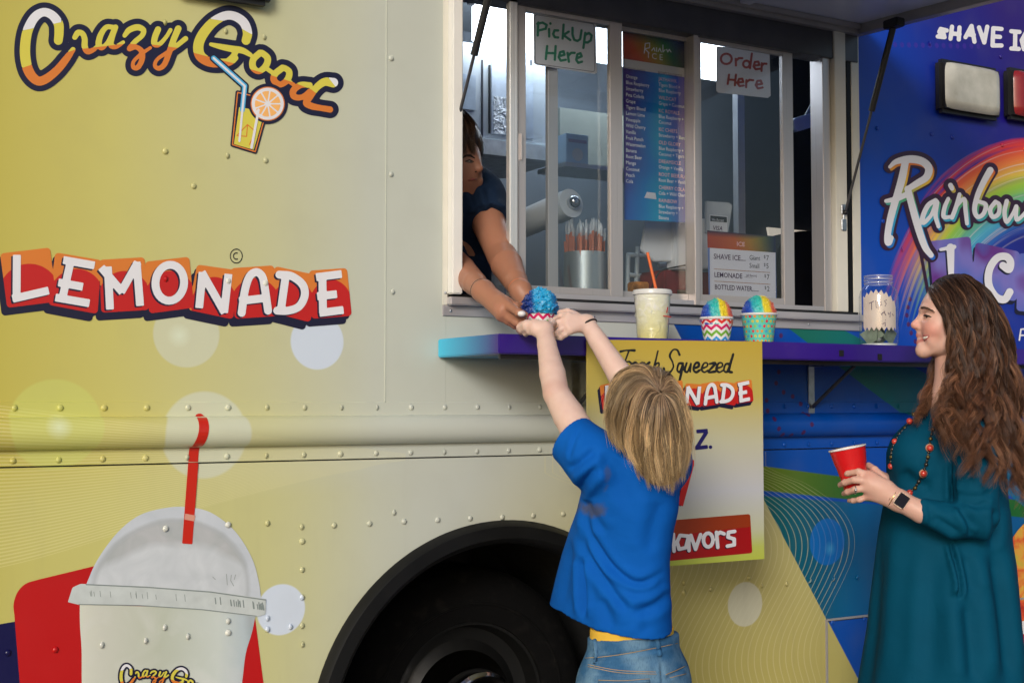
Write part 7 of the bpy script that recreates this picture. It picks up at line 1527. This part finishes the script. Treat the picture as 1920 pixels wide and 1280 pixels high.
# ---------------------------------------------------------------- server inside the truck
def server():
    kids = []; P = LW; S = Sculpt((P(770, 400, .3)[0] - .1, 3.12, P(862, 292, .2)[2] - .95), (P(1040, 560, -.2)[0], 4.35, P(862, 292, .2)[2] + .13), .004)
    hd = P(849, 292, .20); S.ell(hd, (.076, .092, .108)); S.ell(hd + [.035, -.035, -.04], (.05, .055, .07), .03); fdir = np.array([.75, -.62, -.2])
    S.cone(hd + fdir * .085 + [0, 0, .0], hd + fdir * .105 + [0, 0, -.028], .010, .012, .01); S.cone(hd + fdir * .07 + [-.02, 0, -.062], hd + fdir * .075 + [.02, .02, -.062], .010, .010, .012)
    S.cone(hd + [0, 0, -.06], P(844, 372, .30), .05, .055, .03)
    s1, e1, w1 = P(898, 372, .24), P(940, 478, .02), P(976, 545, -.20); s2, e2, w2 = P(800, 390, .30), P(848, 492, .15), P(906, 546, -.16)
    S.cone(s1, s2, .06, .06, .04); S.cone((s1 + s2) / 2, (s1 + s2) / 2 + [-.06, .25, -.5], .12, .13, .05)
    S.chain([s1, s1 + (e1 - s1) * .5, e1, e1 + (w1 - e1) * .3, e1 + (w1 - e1) * .75, w1], [.058, .049, .042, .044, .033, .026], .02)
    S.chain([s2, e2, e2 + (w2 - e2) * .3, e2 + (w2 - e2) * .75, w2], [.056, .044, .042, .033, .027], .02)
    def fing(Q, r): S.chain([P(*p) for p in Q], [r, r * .95, r * .9, r * .78][:len(Q)], .006)
    kn = [(952, 566, -.265), (944, 577, -.275), (940, 586, -.270), (940, 594, -.262)]
    for k in kn: S.cone(w2, P(*k), .023, .0130, .016)
    fing([kn[1], (962, 590, -.295), (976, 599, -.31), (988, 604, -.325)], .0105); fing([kn[2], (955, 597, -.285), (968, 606, -.30), (982, 611, -.315)], .0102); fing([kn[3], (952, 603, -.275), (965, 611, -.285), (978, 616, -.295)], .0092); fing([kn[0], (968, 574, -.28), (982, 582, -.275), (992, 588, -.27)], .0105)
    fing([(938, 560, -.25), (958, 576, -.30), (972, 586, -.335), (984, 590, -.345)], .0120)
    kn = [(992, 556, -.235), (988, 566, -.23), (986, 575, -.225), (986, 584, -.22)]
    for k in kn: S.cone(w1, P(*k), .022, .0125, .016)
    for a, b, c in kn: fing([(a, b, c), (a + 12, b + 8, c - .0), (a + 24, b + 13, c - .01), (a + 34, b + 14, c - .03)], .0098)
    body = finish('body', S, skin_mat('server_skin', .45), kids, colour=lambda V: tint(V, (.36, .165, .10), [(P(988, 604, -.325), P(978, 616, -.295), .006, (.50, .22, .14), .02), (P(940, 580, -.27), P(940, 594, -.26), .004, (.46, .21, .14), .02)]))
    # navy tee
    S = Sculpt((P(770, 400, .3)[0] - .1, 3.45, P(862, 292, .2)[2] - .8), (P(980, 400, .1)[0], 4.40, P(862, 292, .2)[2] + .05), .005)
    S.cone(s1, s2, .072, .072, .04); S.cone((s1 + s2) / 2, (s1 + s2) / 2 + [-.06, .25, -.5], .135, .145, .05); ad = (e1 - s1) / np.linalg.norm(e1 - s1); hc = s1 + ad * .135; S.cone(s1, hc + ad * .05, .074, .068, .03); S.cone(s2, s2 + (e2 - s2) * .8, .075, .068, .03)
    S.cut(lambda x, y, z: np.where(np.sqrt((x - hc[0]) ** 2 + (y - hc[1]) ** 2 + (z - hc[2]) ** 2) < .12, (x - hc[0]) * ad[0] + (y - hc[1]) * ad[1] + (z - hc[2]) * ad[2], -1.)); finish('shirt', S, cloth_mat('navy_tee', (.010, .022, .05, 1), .85), kids, creases=[([(880, 350), (895, 375), (900, 400)], .004, 5), ([(912, 350), (918, 380), (928, 402)], .003, 5)])
    T1 = bvh(body); DK = plain('brow_hair', (.02, .010, .007, 1), .8); LP = plain('server_lip', (.26, .07, .055, 1), .45); EW = plain('server_eye', (.16, .13, .11, 1), .2)
    for nm, mt, P_, rs in (('eyebrow', DK, [(867, 296), (874, 292), (882, 292), (890, 297)], [.002, .0038, .0038, .0015]), ('eye', EW, [(874, 304), (880, 303), (886, 305)], [.0012, .0040, .0014]), ('lashes', DK, [(872, 303), (880, 300), (888, 303.5)], [.0012, .0024, .0012]), ('iris', DK, [(881.5, 302.5), (882.2, 303.3), (882.5, 304)], [.0032, .0040, .0032]), ('lips', LP, [(877, 338), (885, 336), (893, 336)], [.0015, .0045, .0018]), ('nostril', DK, [(890, 322), (892, 322), (894, 321)], [.0012, .0022, .0012])):
        Q_ = [(hit(T1, a_, b_), r_) for (a_, b_), r_ in zip(P_, rs)]; Q_ = [(h_[0] + h_[1] * .0006, r_) for h_, r_ in Q_ if h_[0] is not None and np.linalg.norm(h_[0] - CAM) < 4.3]
        if len(Q_) > 2: kids.append(MB().tube([q_ for q_, r_ in Q_], [r_ for q_, r_ in Q_], 8).build(nm, mt, None, smooth=True))
    # white thumb nail, watch band, bracelets
    n1, n2 = P(972, 586.5, -.347), P(984, 590.5, -.357); kids.append(MB().ball(toW((n1 + n2) / 2 + [.0, -.004, 0]), (.0105, .0105, .0080), 14, 10).build('thumb_nail', plain('white_polish', (.80, .79, .80, 1), .2, coat=.4), None, smooth=True))
    kids[-1].scale = (1, 1, 1)
    def band(w, e, off, r_, half, name, mat, tube=None):
        ax = (e - w) / np.linalg.norm(e - w); a = np.cross(ax, [0, 1, 0]); a /= np.linalg.norm(a); b = np.cross(ax, a); c = w + ax * off
        if tube: o = MB().tube([toW(c + r_ * (math.cos(u) * a + math.sin(u) * b)) for u in np.linspace(0, 2 * math.pi, 29)], tube, 6, False).build(name, mat, None, smooth=True)
        else:
            mb = MB(); v = []; f = []
            for u in np.linspace(0, 2 * math.pi, 37):
                for q, rr in ((-half, r_), (half, r_), (half, r_ + .003), (-half, r_ + .003)): v.append(toW(c + ax * q + rr * (math.cos(u) * a + math.sin(u) * b)))
            for i in range(36):
                for k in range(4): f.append((4 * i + k, 4 * i + (k + 1) % 4, 4 * i + 4 + (k + 1) % 4, 4 * i + 4 + k))
            o = mb.add(v, f).build(name, mat, None, smooth=True, auto=40)
        kids.append(o)
    band(w1, e1, .004, .0275, .0105, 'watch_band', plain('orange_silicone', (.70, .22, .09, 1), .5))
    band(w2, e2, .002, .0295, 0, 'bracelet', plain('brass_chain', (.40, .30, .16, 1), .3, 1.), .0025); band(w2, e2, .010, .031, 0, 'bracelet', plain('dark_cord', (.05, .035, .025, 1), .6), .002)
    # hair
    def hp(px, py, y): return W(px, py, y)
    gd = [[hp(*q) for q in g_] for g_ in ([(832, 206, .10), (836, 216, .06), (842, 248, .035), (846, 290, .03)], [(836, 205, .15), (852, 212, .09), (862, 245, .06), (867, 288, .055)], [(838, 205, .20), (868, 212, .14), (883, 245, .10), (880, 285, .09)], [(836, 203, .22), (874, 215, .16), (890, 250, .13), (890, 292, .12)], [(836, 203, .24), (878, 222, .20), (896, 262, .17), (894, 300, .16)], [(834, 204, .27), (876, 226, .25), (896, 268, .22), (892, 310, .20)], [(834, 205, .30), (872, 232, .30), (890, 275, .27), (884, 318, .24)])]
    S = Sculpt(hd - [.13, .13, .1], hd + [.13, .14, .14], .005); S.ell(hd + [.0, .018, .026], (.090, .098, .104)); V, Q = S.mesh(); V = smooth_v(V, Q, 2)
    kids.append(hair_mesh('hair', gd, 1500, .0011, (.004, .09), .003, ((.03, .015, .009), (.09, .045, .024), (.22, .12, .06)), None, thick=.012, segs=18, clumps=30, seed=21, cap=(toW(V), Q, (.02, .011, .008))))
    b0 = toW((s1 + s2) / 2 + [-.06, .25, -.5]); root = empty('person', (b0[0], b0[1], .752), 'server in a navy shirt leaning out past the white jamb handing over ice', 'person')
    S = Sculpt(toL((b0[0], b0[1], .75)) - [.2, .2, .0], toL((b0[0], b0[1], b0[2])) + [.2, .2, .05], .008); lb = toL(b0)
    for q in (-1, 1):
        a = lb + np.array([.06 * q * RT[0], .06 * q * v0[0], 0]); g0 = toL((0, 0, .80))[2]; S.chain([a, np.array([a[0], a[1], g0])], [.11, .055], .03)
    finish('trousers', S, cloth_mat('dark_trousers', (.02, .02, .025, 1)), kids); adopt(root, kids)
server()
# ---- the blue ice being handed over
BLUEI = lambda r: ice_mat('blue_ice', [(0, (.004, .02, .16, 1)), (.22, (.006, .05, .28, 1)), (.34, (.01, .32, .62, 1)), (.8, (.012, .36, .66, 1)), (1, (.01, .2, .5, 1))], r)
hc_ = ice_cup('shaved_ice_cup', 1013, 541, 577, 57, -.305, CHV, BLUEI, 'red chevron paper cup of bright blue shaved ice passing between hands', base=W(1012, 626, -.305)[2], lump=.10, seed=33, spread=1.12, chunk=(170, .0085))
gum = MB().ball((0.012, -.004, .125), (.010, .008, .006), 10, 8); zt_ = W(1024, 547, -.305)[2] - hc_.matrix_world.translation.z
MB().ball((.014, -.008, zt_ - .002), (.010, .008, .006), 12, 8).build('green_sweet', plain('green_jelly', (.10, .45, .20, 1), .2), hc_, smooth=True); MB().ball((.002, -.012, zt_ - .003), (.007, .007, .005), 12, 8).build('orange_sweet', plain('orange_jelly', (.65, .20, .05, 1), .2), hc_, smooth=True)
